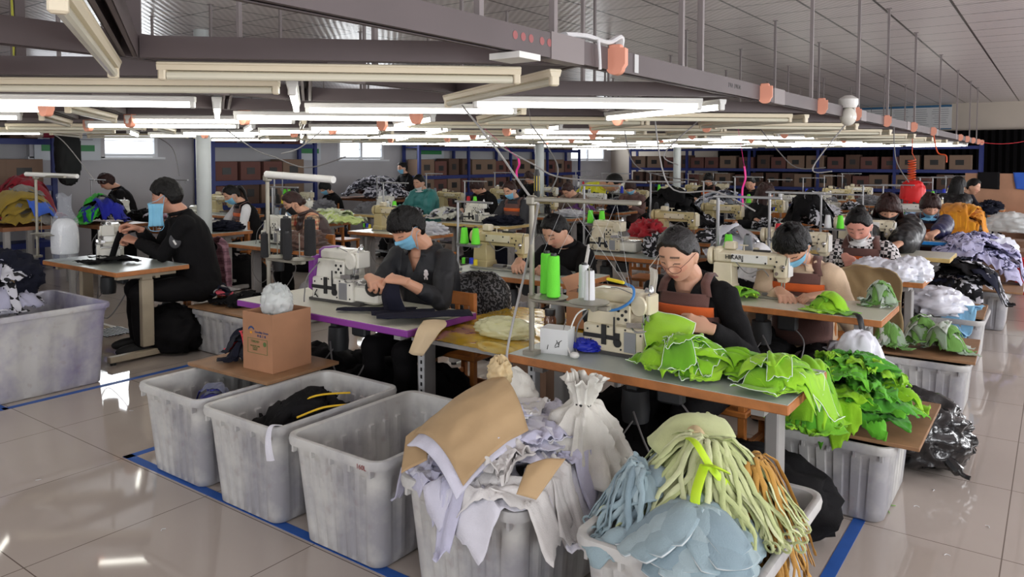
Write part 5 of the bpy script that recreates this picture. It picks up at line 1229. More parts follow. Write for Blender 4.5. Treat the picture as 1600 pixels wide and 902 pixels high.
P14 = sit('person in dark grey jacket with orange apron and blue mask, middle of hall', onY(797, 298, 8.9), R(2), 1.12, 14, (24, -6, 0), None, style='pulled', bun='bun', hairm=hair_b, top=fabric('charcoal_jacket', (62, 62, 66)), apron=True, vox=.007, mask='blue', seed=14)
P15 = sit('person with brown bun and fur-collared coat bending over a machine', onY(888, 298, 10.45), R(0), 1.12, 26, (44, -6, 0), None, style='pulled', bun='bun', hairm=hair_b, top=mat('grey_brown_coat', (120, 106, 96), .9), puffy=.02, vox=.009, seed=15)
P16 = sit('person in bright yellow sweater bending over, back turned', (onY(958, 286, 12.4)), R(100), 1.5, 50, (50, 0, 0), None, style='pulled', top=fabric('yellow_sweater', (206, 204, 34)), vox=.01, seed=16)
P17 = sit('person with short brown hair and mask, brown top with striped sleeve', onY(985, 293, 12.1), R(8), 1.15, 18, (30, 4, 0), None, style='bangs', hairm=hair_b, top=fabric('brown_jumper', (104, 76, 72)), vox=.008, mask='blue', seed=17)
P18 = sit('person in black top and orange apron far back in the second column', onY(1107, 281, 15.4), R(6), 1.15, 14, (20, 10, 0), None, style='bangs', top=blackcloth, apron=True, vox=.011, seed=18)
P19 = sit('person with black hair sewing far back beside the pink ribbon', onY(1172, 287, 14.0), R(6), 1.15, 16, (26, 0, 0), None, style='pulled', top=blackcloth, vox=.011, seed=19)
P20 = sit('person with brown hair bowed behind a lamp-lit machine by the wall', onY(167, 284, 5.7), R(-14), 1.1, 20, (34, -16, 0), None, style='bangs', hairm=hair_b, top=blackcloth, vox=.009, seed=20)
P21 = sit('person with black hair and blue mask, fourth column near the wall poster', onY(508, 294, 9.4), R(-15), 1.1, 16, (28, 10, 0), None, style='bangs', top=blackcloth, vox=.009, mask='blue', seed=21)
P22 = sit('person with long black hair and shiny black coat, back turned, aisle end', onY(1497, 290, 13.75), R(150), 1.15, 6, (6, 0, 0), None, style='bangs', long_=.35, top=mat('glossy_black_padding', (20, 20, 22), .4), puffy=.03, vox=.01, seed=22)
P23 = sit('person in navy top leaning over the far plywood counter', onY(1521, 292, 15.25), R(70), 1.15, 30, (16, 0, 0), None, style='pulled', top=navy, vox=.01, seed=23)
P25 = sit('person with long reddish hair, back turned, second column', onY(1196, 302, 10.2), R(140), 1.15, 10, (10, 0, 0), None, style='bangs', hairm=hair_b, long_=.4, top=blackcloth, vox=.01, seed=25)
P26 = sit('person with brown hair near the far steel column', onY(827, 278, 12.7), R(4), 1.1, 12, (20, 0, 0), None, style='bangs', hairm=hair_b, top=blackcloth, vox=.011, seed=26)
# ---------------------------------------------------------------- garments and heaps
lime = [fabric('lime_jersey_%d' % i, c) for i, c in enumerate(((142, 200, 26), (126, 188, 22), (156, 210, 44), (108, 176, 30)))]
lime_d = [fabric('green_jersey_%d' % i, c) for i, c in enumerate(((86, 170, 30), (66, 148, 28), (106, 188, 40)))]
trimw = mat('white_piping', (224, 240, 222), .8)
heap('lime_garment', lime, 'lime green cut piece with white piping in the heap beside the front overlock machine', 'garment', 'lime pieces on the front table', -1.25, 2.97, .20, .13, .10, TZ, 26, .19, 21, amp=.022, trim=trimw, edge=(-2.03, -.77, 2.765, 3.4), freq=13, corners=.45, res=24, asp=.75, tip=.6)
heap('lime_garment', lime, 'lime green cut piece in the middle bundle on the front table', 'garment', 'lime pieces in the middle bundle', -1.05, 3.06, .14, .10, .07, TZ, 14, .17, 45, amp=.02, trim=None, edge=(-2.03, -.77, 2.765, 3.4), corners=.4)
heap('lime_garment', lime[:3], 'lime green piece with white edge in the end bundle of the front table', 'garment', 'lime pieces at the end of the front table', -.88, 3.0, .14, .14, .08, TZ, 16, .21, 77, amp=.022, trim=trimw, edge=(-2.03, -.75, 2.765, 3.4), corners=.4)
heap('lime_garment', lime + lime_d[:1], 'lime green piece sliding from the front table end towards the board', 'garment', 'lime pieces sliding off the table end', -.90, 3.60, .13, .13, .27, .42, 22, .20, 91, amp=.03, corners=.4)
heap('green_garment', lime_d + lime[:1], 'bright green crumpled piece in the heap on the low board', 'garment', 'green pieces on the low board', -.80, 3.94, .30, .32, .13, .398, 90, .19, 133, amp=.036, edge=(-1.2, -.46, 3.66, 4.42), freq=17, corners=.45, res=22, tip=.5)
# piece under the needle of the front machine
def drape(name, pts2, m_, label, cat, thick=.003, trim=None, n=24, amp=.012, seed=0, group=None):
    """a sheet spanned by rows of control points, smoothed and wrinkled"""
    rows = [spline(r_, 5) for r_ in pts2]; nc = len(rows[0]); cols = [spline([r_[i] for r_ in rows], 5) for i in range(nc)]; nr = len(cols[0]); vs = []
    for j in range(nr):
        for i in range(nc):
            p = cols[i][j]; q = Vector((p.x * 11, p.y * 11, p.z * 9)) + Vector((seed, seed * 2, 0)); vs.append(p + Vector((.4, -.7, .6)) * amp * ((1 - abs(noise.noise(q)) * 2.4) * .7 + .3 * noise.noise(q * 2.2)))
    o = MB().add(vs, [(j * nc + i, j * nc + i + 1, (j + 1) * nc + i + 1, (j + 1) * nc + i) for j in range(nr - 1) for i in range(nc - 1)]).build(name, m_, ang=80); thicken(o, thick); tag(o, label, cat, group)
    if trim is not None:
        rim = [vs[i] for i in range(nc)] + [vs[j * nc + nc - 1] for j in range(nr)] + [vs[(nr - 1) * nc + i] for i in reversed(range(nc))] + [vs[j * nc] for j in reversed(range(nr))]
        MB().tube(rim, .0026, 5, cap=False).build('piping', trim, o)
    return o
x0, y0, z0 = -1.43, 3.10, TZ
drape('lime_garment', [[(x0 - .05, y0 + .05, z0 + .20), (x0 + .06, y0 + .03, z0 + .20), (x0 + .15, y0 + .05, z0 + .17)], [(x0 - .06, y0 - .03, z0 + .165), (x0 + .04, y0 - .06, z0 + .15), (x0 + .17, y0 - .03, z0 + .14)], [(x0 - .02, y0 - .10, z0 + .10), (x0 + .05, y0 - .13, z0 + .09), (x0 + .16, y0 - .1, z0 + .09)], [(x0 + .02, y0 - .13, z0 + .02), (x0 + .05, y0 - .15, z0 + .015), (x0 + .14, y0 - .16, z0 + .03)]], lime[2], 'lime green piece being sewn under the front machine needle', 'garment', trim=trimw, seed=3)
# second table of the aisle column
heap('lime_garment', lime, 'folded lime pad near the machine of the beige-shirted worker', 'garment', 'lime pieces beside the long-arm machine', -1.60, 4.72, .12, .07, .06, TZ, 6, .18, 201, amp=.018)
heap('lime_garment', lime, 'lime piece of the tied pad in front of the beige-shirted worker', 'garment', 'lime pad before the beige-shirted worker', -1.08, 4.68, .10, .08, .08, TZ, 9, .19, 211, amp=.012, corners=.15, trim=None)
gws = [fabric('leaf_green', (100, 148, 66)), fabric('pale_leaf_white', (200, 210, 200)), fabric('grey_green', (140, 160, 136)), fabric('leaf_green', (100, 148, 66))]; gw = pattern('green_white_leaf_print', 'print', ((96, 140, 62), (200, 208, 200), (60, 96, 46), (222, 226, 222)), 30)
for i, (px, py, z, s_, lab) in enumerate(((1376, 468, TZ + .04, .085, 'bundle at the end of the second aisle table'), (1388, 530, .46, .10, 'small bundle nearest the second table end'), (1440, 522, .475, .11, 'middle bundle on the slatted board'), (1478, 535, .455, .12, 'largest bundle by the aisle on the board'))):
    p = at(px, py, z); heap('bundled_garment', gws, 'green or white piece of the ' + lab, 'garment', 'pieces of the ' + lab, p.x, p.y, s_ * .95, s_ * .95, s_ * 1.25, z - s_ * .55, 26, s_ * 1.25, 1200 + i * 7, amp=.02, freq=22, corners=.5, res=14, tip=.6)
# white bags and heaps further along the aisle
bagw = mat('thin_white_bag', (224, 226, 236), .35, bump=.5, bump_s=18, coat=.2)
for i, (px, py, z, r_, lab) in enumerate(((1366, 424, .80, (.15, .15, .10), 'white crumpled cloth pile on the third aisle table, inner one'), (1400, 428, .80, (.14, .13, .09), 'white crumpled cloth pile on the third aisle table, middle one'), (1425, 425, .81, (.13, .12, .11), 'white plastic bag upright at the end of the third aisle table'),
        (1465, 475, .46, (.22, .20, .13), 'white bag lying on the worn board with light blue cloth'), (1390, 478, .5, (.06, .08, .08), 'small brown paper roll beside the white bag'), (1555, 390, .62, (.2, .2, .16), 'white cloth hanging off the gold fabric table end'))):
    p = at(px, py, z); lump('white_bag' if i != 4 else 'paper_roll', bagw if i != 4 else card, lab, 'bag' if i != 4 else 'paper roll', (p.x, p.y, z), r_, 30 + i, amp=.35, fr=2.2)
lb = fabric('light_blue_cloth', (136, 190, 224)); heap('light_blue_cloth', [lb], 'light blue cloth piece around the white bag on the worn board', 'cloth', 'light blue cloths on the worn board', -.68, 7.12, .26, .18, .05, .397, 12, .2, 301, amp=.03, edge=(-1.0, -.46, 7.0, 7.7))
nv = [pattern('black_white_print', 'print', ((20, 20, 26), (206, 206, 214)), 16), fabric('navy_knit', (28, 30, 46)), blackcloth]
heap('dark_garment', nv, 'navy and white printed garment in the dark pile at the aisle', 'garment', 'dark garments piled at the aisle', -.72, 8.15, .34, .38, .22, .44, 26, .36, 331, amp=.04, edge=(-1.2, -.42, 7.8, 8.6))
lil = [pattern('lilac_print', 'print', ((190, 188, 224), (60, 60, 96), (206, 206, 236)), 14), fabric('lilac_cloth', (186, 184, 216))]
heap('lilac_garment', lil[:1] * 3 + lil[1:], 'lilac printed garment in the large pile by the aisle', 'garment', 'lilac garments piled by the aisle', -.72, 9.6, .48, .62, .34, .42, 40, .4, 361, amp=.05, edge=(-1.3, -.3, 9.0, 10.3))
gold = [fabric('gold_cloth', (222, 150, 24)), fabric('amber_cloth', (206, 132, 20))]
heap('gold_garment', gold, 'golden yellow garment in the pile on the sixth aisle table', 'garment', 'golden garments on the aisle table', -1.0, 11.2, .42, .36, .26, TZ, 24, .42, 401, amp=.05, edge=(-1.6, -.75, 10.9, 11.7))
# black refuse bag on the floor behind the low tub
bb = mat('black_bin_bag', (18, 18, 20), .25, bump=.6, bump_s=25, coat=.5)
lump('refuse_bag', bb, 'shiny black refuse bag on the floor behind the lime heap board', 'refuse bag', (-.62, 4.62, .15), (.27, .26, .22), 50, amp=.28, fr=1.9, n=72, m=48)
MB().tube(spline([(-.42, 4.42, .1), (-.36, 4.38, .06), (-.32, 4.37, .05)]), [.03] * 6 + [.012] * 7, 8).build('bag_neck', bb, bpy.data.objects['refuse_bag'])
n_ = bpy.data.objects['bag_neck']; n_.location = -bpy.data.objects['refuse_bag'].location
# bag hanging from the second table with a black strap
p = at(1330, 560, .55); hb = lump('hanging_bag', bagw, 'white carrier bag hanging from the second aisle table', 'bag', (-.86, 4.42, .50), (.13, .08, .21), 61, amp=.22, fr=1.6, flatb=False)
MB().tube(spline([(-.92, 4.60, .775), (-.88, 4.52, .772), (-.86, 4.50, .70), (-.86, 4.48, .62), (-.87, 4.46, .50)]), .017, 8, flat=.4).build('strap', black, hb); o = bpy.data.objects['strap']; o.location = -hb.location
# front row tubs ------------------------------------------------------------
wh = [fabric('white_cotton_%d' % i, c) for i, c in enumerate(((214, 214, 230), (222, 222, 232), (200, 200, 222), (226, 224, 222)))]
kraft = mat('kraft_paper', (178, 150, 112), .7, noise_s=4, noise_a=.12, bump=.3, bump_s=14)
heap('white_garment', wh, 'crumpled white garment piece in the tub heap under brown paper', 'garment', 'white garments in the paper-topped tub', -1.66, 2.36, .36, .42, .10, .43, 60, .29, 501, amp=.045, freq=12, corners=.3, edge=(-2.0, -1.38, 1.97, 2.82), res=26)
o = drape('kraft_paper_sheet', [[(-1.92, 2.03, 0.63), (-1.877, 2.147, 0.708), (-1.833, 2.263, 0.761), (-1.79, 2.38, 0.79)], [(-1.84, 2.005, 0.651), (-1.804, 2.12, 0.724), (-1.768, 2.235, 0.772), (-1.732, 2.35, 0.796)], [(-1.76, 1.98, 0.645), (-1.732, 2.093, 0.713), (-1.703, 2.207, 0.756), (-1.675, 2.32, 0.775)], [(-1.68, 1.955, 0.611), (-1.659, 2.067, 0.674), (-1.638, 2.178, 0.712), (-1.617, 2.29, 0.726)], [(-1.6, 1.93, 0.55), (-1.587, 2.04, 0.608), (-1.573, 2.15, 0.641), (-1.56, 2.26, 0.65)]], kraft, 'large kraft paper sheet over the white garments in the tub', 'paper sheet', .002, amp=.012, seed=8)
o = drape('white_garment', [[(-1.92, 1.995, 0.595), (-1.877, 2.112, 0.673), (-1.833, 2.228, 0.726), (-1.79, 2.345, 0.755)], [(-1.84, 1.97, 0.616), (-1.804, 2.085, 0.689), (-1.768, 2.2, 0.737), (-1.732, 2.315, 0.761)], [(-1.76, 1.945, 0.61), (-1.732, 2.058, 0.678), (-1.703, 2.172, 0.721), (-1.675, 2.285, 0.74)], [(-1.68, 1.92, 0.576), (-1.659, 2.032, 0.639), (-1.638, 2.143, 0.677), (-1.617, 2.255, 0.691)], [(-1.6, 1.895, 0.515), (-1.587, 2.005, 0.573), (-1.573, 2.115, 0.606), (-1.56, 2.225, 0.615)]], wh[0], 'flat white garment panel directly beneath the kraft paper sheet', 'garment', .006, amp=.010, seed=8)
lump('paper_knot', mat('cream_kraft', (206, 184, 142), .7, bump=.5, bump_s=20), 'twisted cream paper knot on top of the kraft sheet', 'paper', (-1.80, 2.40, .79), (.045, .04, .06), 8, amp=.6, fr=1.6, flatb=False)
for i, (a, b_, c_, d_, m_, lab) in enumerate((((-1.98, 2.05, .60), (-1.93, 2.14, .64), (-1.80, 1.97, .58), (-1.86, 1.90, .54), kraft, 'small kraft paper corner at the near side of the tub heap'), ((-1.40, 2.02, .64), (-1.30, 2.1, .66), (-1.33, 1.97, .56), (-1.38, 1.93, .58), kraft, 'rolled kraft paper strip at the aisle side of the tub heap'))):
    A, B, C_, D_ = map(Vector, (a, b_, c_, d_)); drape('kraft_paper_sheet', [[A, (A + B) / 2 + Vector((0, 0, .01)), B], [(A + D_) / 2, (A + B + C_ + D_) / 4 + Vector((0, 0, .02)), (B + C_) / 2], [D_, (C_ + D_) / 2, C_]], m_, lab, 'paper sheet', .002, amp=.006, seed=i)
bagp = fabric('off_white_sack', (214, 212, 204))
tied('tied_sack', bagp, 'off-white tied sack standing behind the kraft paper sheet', 'sack', (-1.47, 2.50, .44), .19, .27, 71, tie=black, crown=.10, neck=.04, pleats=6)
lump('folded_sack', bagp, 'pale folded sack at the back of the paper-topped tub', 'sack', (-1.93, 2.66, .55), (.12, .12, .17), 75, amp=.22, fr=1.7)
# black and yellow garments in the second tub, blue cloth in the first, white strap on the rim
heap('black_garment', [blackcloth, fabric('black_jersey', (18, 17, 20))], 'black garment with yellow piping folded in the tub', 'garment', 'black garments in the tub', -2.99, 2.42, .18, .22, .12, .32, 16, .28, 601, amp=.04, corners=.15)
yl = mat('yellow_strip', (232, 190, 40), .7)
for i, pts in enumerate((((-2.98, 2.28, .46), (-2.92, 2.40, .495), (-2.86, 2.56, .48)), ((-2.87, 2.24, .44), (-2.80, 2.34, .475), (-2.76, 2.46, .465)))):
    MB().tube(spline(pts, 6), .009, 8, flat=.5).build('yellow_piping', yl); tag(bpy.data.objects['yellow_piping' + ('' if i == 0 else '.001')], ('inner' if i == 0 else 'outer') + ' yellow piping strip along the black garments in the tub', 'piping')
heap('blue_cloth', [fabric('royal_blue_cloth', (44, 46, 130)), fabric('grey_blue_cloth', (92, 96, 116))], 'dark blue cloth scrap inside the first tub', 'cloth', 'blue scraps in the first tub', -3.52, 2.22, .10, .1, .1, .34, 8, .18, 621, amp=.04)
b = MB(); b.tube(spline([(-2.77, 2.08, .47), (-2.76, 2.02, .487), (-2.75, 1.995, .45), (-2.735, 1.985, .40), (-2.73, 1.99, .35)], 5), [.008 + .012 * k / 20 for k in range(21)], 8, flat=.3); tag(b.build('white_strap', wh[1]), 'white strap hanging over the rim of the black garment tub', 'strap')
blk_red = fabric('coral_red_cloth', (226, 62, 76))
heap('dark_strip', [fabric('charcoal_strip', (38, 40, 48)), navy, fabric('charcoal_strip', (38, 40, 48)), blk_red], 'dark strip with coral edge in the bunch beside the cardboard box', 'cloth strip', 'dark strips beside the cardboard box', -3.80, 2.62, .10, .11, .12, .496, 22, .19, 641, amp=.025, corners=.5, asp=.4, edge=(-4.01, -3.31, 2.38, 2.88))
# blue-grey pieces and pale green straps in the nearest tub
bg = [fabric('blue_grey_foam_%d' % i, c) for i, c in enumerate(((150, 172, 180), (136, 158, 168), (162, 182, 188)))]
heap('blue_grey_piece', bg, 'blue-grey moulded cup piece in the nearest tub', 'garment piece', 'blue-grey pieces in the nearest tub', -.95, 2.34, .27, .34, .12, .42, 50, .20, 701, amp=.012, freq=7, corners=.3, edge=(-1.22, -.64, 1.98, 2.78), res=20, rd=.8, dome=.04, thick=.006)
rnd = random.Random(9)
for k in range(26):   # curved leaf-shaped pieces fanned like roof tiles
    lay, q = divmod(k, 9); a = R(188 + 19 * q + 8 * lay); cx, cy = -.88 + .13 * math.cos(a) * (1.25 - .22 * lay), 2.16 + .12 * math.sin(a) * (1.2 - .22 * lay)
    vs, fs, rim = cloth_me(.17, .13, 900 + k, amp=.004, freq=6, corners=.16, n=18, rd=.45, dome=.022, tip=0, edge=0)
    o = MB().add(vs, fs).build('blue_grey_cup', bg[k % 3], ang=80); thicken(o, .006); o.data.materials.append(mat('pale_foam_edge', (206, 214, 216), .8)); o.modifiers[0].material_offset_rim = 1; o.location = (cx, cy, .482 + .030 * lay + .007 * ((q * 5) % 4)); o.rotation_euler = (rnd.uniform(-.12, .12), R(22 + 5 * lay + rnd.uniform(-6, 6)), a + rnd.uniform(-.2, .2)); tag(o, 'blue-grey domed cup fanned at the near side of the nearest tub', 'garment piece', 'domed cups in the nearest tub')
def straps(name, m_, label, group, c, n, L, seed, z, r=.013, spread=1.3, az0=0, az1=2 * PI, droop=.16, loop=True):
    rnd = random.Random(seed)
    for k in range(n):
        a = az0 + (az1 - az0) * (k + rnd.random()) / n; l_ = L * rnd.uniform(.75, 1.1); d = Vector((math.cos(a), math.sin(a), 0)); s_ = Vector((-d.y, d.x, 0)); h = rnd.uniform(0, .07)
        st = Vector(c) + Vector((rnd.uniform(-.02, .02), rnd.uniform(-.02, .02), h)); w1 = rnd.uniform(-.03, .03)
        pts = [st, st + d * l_ * .25 + Vector((0, 0, .02)) + s_ * w1 * .3, st + d * l_ * .55 + Vector((0, 0, -.02 - droop * .2)) + s_ * w1, st + d * l_ * .85 + Vector((0, 0, -droop * .7 - h * .6)) - s_ * w1, st + d * l_ + Vector((0, 0, -droop - h * .7))]
        b = MB(); sp = spline(pts, 5); b.tube([p + s_ * .012 * noise.noise(Vector((k, j * .35, seed))) + Vector((0, 0, .012 * noise.noise(Vector((j * .5, k, seed + 3))))) for j, p in enumerate(sp)], [r * (.8 + .5 * math.sin(PI * min(1, j / len(sp) * 1.3)) + .5 * noise.noise(Vector((j * .6, k, 1)))) for j in range(len(sp))], 8, flat=.4)
        o = b.build(name, m_[k % len(m_)]); tag(o, label, 'strap', group)
        if loop and k % 3 == 0:
            e = pts[-1]; q = MB(); q.tube([e + d * (.018 - .018 * math.cos(t)) + Vector((0, 0, .014 * math.sin(t))) for t in [2 * PI * j / 10 for j in range(11)]], .004, 5); q.build('loop', m_[0], o)
pg = [fabric('pale_green_strap_%d' % i, c) for i, c in enumerate(((198, 206, 152), (186, 196, 138), (208, 214, 168)))]
straps('pale_green_strap', pg, 'pale green strap in the tied bunch on top of the nearest tub', 'pale green straps tied in a bunch', (-.92, 2.38, .65), 150, .29, 3, 0, r=.0078, az0=R(165), az1=R(385), droop=.17)
straps('pale_green_strap', pg, 'pale green strap arched over the back of the nearest tub', 'pale green straps at the tub back', (-.98, 2.50, .66), 44, .18, 6, 0, r=.0095, az0=R(60), az1=R(250), droop=.07, loop=False)
straps('ochre_strap', [fabric('ochre_strap', (184, 138, 62)), fabric('tan_strap', (166, 122, 56))], 'ochre strap hanging at the aisle side of the nearest tub', 'ochre straps on the nearest tub', (-.80, 2.42, .60), 60, .19, 13, 0, r=.0075, az0=R(-70), az1=R(60), droop=.26, loop=False)
straps('blue_grey_strap', bg, 'blue-grey strap at the inner side of the nearest tub', 'blue-grey straps in the nearest tub', (-1.08, 2.22, .58), 70, .16, 23, 0, r=.008, az0=R(120), az1=R(300), droop=.15)
drape('pale_green_pouch', [[(-1.16, 2.42, .66), (-1.10, 2.54, .72), (-1.0, 2.62, .70)], [(-1.10, 2.34, .66), (-1.03, 2.46, .755), (-.93, 2.56, .74)], [(-1.0, 2.30, .62), (-.95, 2.40, .71), (-.87, 2.5, .70)]], pg[0], 'folded pale green pouch piece behind the small paper roll', 'garment piece', .006, amp=.02, seed=5)
rb = mat('neon_ribbon', (190, 226, 40), .6); b = MB()
b.tube(spline([(-0.97, 2.335, 0.730), (-0.91, 2.255, 0.750), (-0.85, 2.235, 0.690), (-0.81, 2.275, 0.630)], 6), .014, 8, flat=.3); b.tube(spline([(-0.87, 2.225, 0.700), (-0.87, 2.155, 0.630), (-0.86, 2.125, 0.530)], 6), .016, 8, flat=.3); b.tube(spline([(-0.87, 2.225, 0.700), (-0.82, 2.185, 0.720), (-0.8, 2.235, 0.690), (-0.86, 2.235, 0.700)], 6), .011, 8, flat=.3)
tag(b.build('neon_ribbon', rb), 'neon yellow ribbon tied around the pale green straps', 'ribbon')
b = MB(); b.lathe([(.03, -.03), (.032, 0), (.03, .03), (.024, .03), (.024, -.03)], (-.97, 2.40, .715), 18, Matrix.Rotation(PI / 2, 4, 'X') @ Matrix.Rotation(.5, 4, 'Y')); tag(b.build('tape_roll', mat('cream_kraft', (206, 184, 142), .7)), 'small cream paper roll on top of the pale green straps', 'paper roll')
# left tub contents
heap('mixed_cloth', [fabric('ink_cloth', (24, 26, 40)), pattern('white_black_print', 'print', ((206, 206, 216), (24, 24, 30)), 12), fabric('grey_lilac_cloth', (176, 176, 200)), kraft], 'dark or printed cloth offcut in the large left tub', 'cloth', 'offcuts in the large left tub', -6.36, 2.15, .26, .45, .30, .50, 60, .26, 801, amp=.04, edge=(-6.6, -5.76, 1.3, 2.7), freq=16)
lump('dark_cloth_bundle', fabric('ink_cloth', (24, 26, 40)), 'dark navy cloth bundle in the large left tub', 'cloth bundle', (-6.50, 2.35, .74), (.24, .25, .2), 82, amp=.35)
# left table: fluff bag, black strips
flu = mat('white_fluff', (236, 238, 240), .9, bump=.6, bump_s=60); clr = mat('clear_film', (215, 222, 236), .12, alpha=.2, coat=.8)
r = thing('fluff_bag', 'tall clear plastic bag of white fluff on the left table', 'bag', (-7.17, 3.10, TZ))
lump('white_fluff', flu, '', '', (0, 0, .165), (.122, .095, .20), 91, amp=.05, fr=2.5, parent=r, sq=.7); b = MB()
vs = []; n = 40
for j, (z, rr) in enumerate(((.0, .12), (.1, .135), (.3, .132), (.36, .118), (.44, .10), (.52, .092), (.575, .11))):
    for k in range(n): q = 2 * PI * k / n; w_ = 1 + (.10 * math.sin(q * 5 + j) * (j > 2)) + .03 * noise.noise(Vector((q * 2, j, 0))); vs.append((rr * math.cos(q) * w_, rr * math.sin(q) * .8 * w_ * (1 if j < 4 else .55), z + .02 * math.sin(q * 3) * (j == 6)))
b.add(vs, [(j * n + k, j * n + (k + 1) % n, (j + 1) * n + (k + 1) % n, (j + 1) * n + k) for j in range(6) for k in range(n)]); b.build('plastic_film', clr, r, ang=70)
for nm in ('white_fluff',):
    for kk in ('label', 'category'):
        if kk in bpy.data.objects[nm]: del bpy.data.objects[nm][kk]
heap('black_strip', [blackcloth], 'black cloth strip lying on the worn left table', 'cloth strip', 'black strips on the left table', -6.62, 3.22, .30, .16, .025, TZ, 9, .26, 841, amp=.018, corners=.4, asp=.5)
MB().tube(spline([(-6.66, 3.34, 1.02), (-6.66, 3.3, .92), (-6.68, 3.27, .80)], 5), .028, 10, flat=.4).build('black_strip_held', blackcloth); tag(bpy.data.objects['black_strip_held'], 'black strip held up by the man at the left table', 'cloth strip')
# purple table: black strips, beige strip
nvs = [fabric('navy_black_strip', (27, 28, 42))]
for i, (a, b_, w_, lab) in enumerate((((-3.40, 2.95), (-3.02, 3.22), .10, 'navy strip running from the machine across the purple-edged table'), ((-3.10, 2.94), (-2.86, 3.2), .16, 'navy piece in the middle of the purple-edged table'), ((-2.98, 2.86), (-2.64, 3.25), .17, 'large navy piece lying over the end of the purple-edged table'))):
    A, B = Vector(a), Vector(b_); d = (B - A).normalized(); s_ = Vector((-d.y, d.x)); rows = []
    for j in range(4): c = A.lerp(B, j / 3); ww = w_ * (.45, 1, .9, 1.1)[j] / 2; rows.append([(c.x + s_.x * q * ww, c.y + s_.y * q * ww, TZ + .012 + .012 * (q == 0) + (.012 * i)) for q in (-1, 0, 1)])
    drape('navy_strip', rows, nvs[0], lab, 'cloth strip', .004, amp=.012, seed=i * 3)
drape('navy_strip', [[(-3.08, 3.04, .95), (-3.04, 3.03, .95), (-3.0, 3.06, .95)], [(-3.1, 3.02, .88), (-3.04, 3.0, .87), (-2.98, 3.05, .88)], [(-3.12, 3.06, .79), (-3.04, 3.04, .785), (-2.96, 3.08, .79)], [(-3.05, 3.0, .778), (-2.98, 3.0, .776), (-2.92, 3.05, .778)]], nvs[0], 'navy strip hanging from the hands of the man at the purple table', 'cloth strip', .004, amp=.008)
be = mat('beige_felt', (206, 184, 150), .85, bump=.2); drape('beige_strip', [[(-2.78, 3.02, .775), (-2.74, 3.06, .78), (-2.7, 3.1, .775)], [(-2.70, 2.92, .79), (-2.64, 2.95, .80), (-2.58, 2.98, .785)], [(-2.66, 2.84, .77), (-2.6, 2.85, .765), (-2.56, 2.9, .76)], [(-2.68, 2.80, .66), (-2.64, 2.79, .655), (-2.60, 2.82, .65)]], be, 'beige felt strip hanging off the end of the purple-edged table', 'cloth strip', .003, amp=.006)
heap('black_garment', [blackcloth], 'folded black cloth on the board beside the man at left', 'garment', 'black cloths on the side board', -5.68, 3.95, .22, .16, .07, .39, 10, .3, 871, amp=.035)
# chair jackets
def draped_jacket(c, rz, m_, label, w_=.46, h=.62, d=.2):
    pts = []
    for j, (z, y, ww) in enumerate(((.92, .02, .8), (.86, .07, 1), (.70, .085, 1.02), (.5, .10, 1.05), (.32, .11, .95))): pts.append([(-w_ / 2 * ww, y - .05, z - .02), (-w_ / 4 * ww, y + .01, z), (0, y, z + .01), (w_ / 4 * ww, y + .012, z), (w_ / 2 * ww, y - .05, z - .02)])
    o = drape('draped_jacket', pts, m_, label, 'jacket', .008, amp=.035, seed=c[0]); o.location = (c[0], c[1], c[2]); o.rotation_euler = (0, 0, rz); return o
instance('chair', make_stool, (-6.42, 3.98, 0), R(180 - 25), 'wooden chair under the man with the hanging mask', 'wooden chairs behind the tables')
instance('chair', make_stool, (-3.02, 3.70, 0), R(180), 'dark-covered chair of the man at the purple table', 'wooden chairs behind the tables')
draped_jacket((-6.32, 4.06, 0), R(-25), pattern('maroon_plaid', 'plaid', ((104, 66, 78), (150, 112, 124), (70, 40, 54)), 11), 'maroon plaid jacket over the chair of the man at left')
draped_jacket((-2.98, 3.78, 0), R(0), pattern('grey_scribble', 'print', ((60, 60, 62), (150, 150, 152)), 60), 'grey patterned cover over the chair at the purple table', w_=.42)
draped_jacket((-1.05, 5.52, 0), R(0), fabric('khaki_coat', (150, 128, 92)), 'khaki coat over the chair of the beige-shirted worker', w_=.44)
heap('grey_garment', [fabric('grey_pack', (150, 146, 146)), fabric('coral_pattern', (200, 72, 90)), navy], 'folded garment on the seat beside the man at left', 'garment', 'garments on the left seat', -6.05, 3.85, .14, .12, .07, .46, 7, .24, 881, amp=.03)
# things on the front table
r = make_carton('w', .135, .10, .115, mat('white_card', (222, 224, 224), .6), open_=False); tag(r, 'small white box with handwritten mark beside the front thread stand', 'box'); r.location = (-1.86, 2.93, TZ); r.rotation_euler = (0, 0, R(12))
b = MB()
for (x, z, a) in ((.01, .045, .5), (.018, .055, -.4), (.025, .045, .2), (.03, .06, .9), (-.03, .03, .2), (.015, .035, 1.2)): b.box((x, -.0508, z), (.003, .001, .022), ry=a)
b.build('handwritten_marks', black, r, smooth=False)
MB().tube([(-1.83, 2.90, .80), (-1.79, 2.89, .93)], .0025, 6).build('tweezers', chrome); tag(bpy.data.objects['tweezers'], 'thin tweezers leaning on the small white box', 'tweezers')
lump('blue_scissors_handles', mat('blue_handle', (34, 48, 176), .4), 'royal blue scissor handles and cord beside the white box', 'scissors', (-1.76, 3.02, TZ + .025), (.07, .05, .03), 44, amp=.5, fr=3)
b = MB(); b.box((0, 0, 0), (.07, .004, .035)); b.box((0, -.0025, 0), (.045, .001, .004)); o = b.build('yellow_tag', mat('yellow_tag', (238, 214, 40), .5), None, smooth=False, loc=(-1.735, 3.01, TZ + .215)); tag(o, 'yellow tag fixed to the front overlock machine', 'tag')
MB().tube(spline([(-1.73, 3.0, TZ + .21), (-1.79, 2.98, TZ + .17), (-1.80, 2.92, TZ + .06), (-1.76, 2.88, TZ + .012)], 6), .004, 6).build('white_cable', white_p); tag(bpy.data.objects['white_cable'], 'white cord running from the yellow tag to the round plug', 'cord')
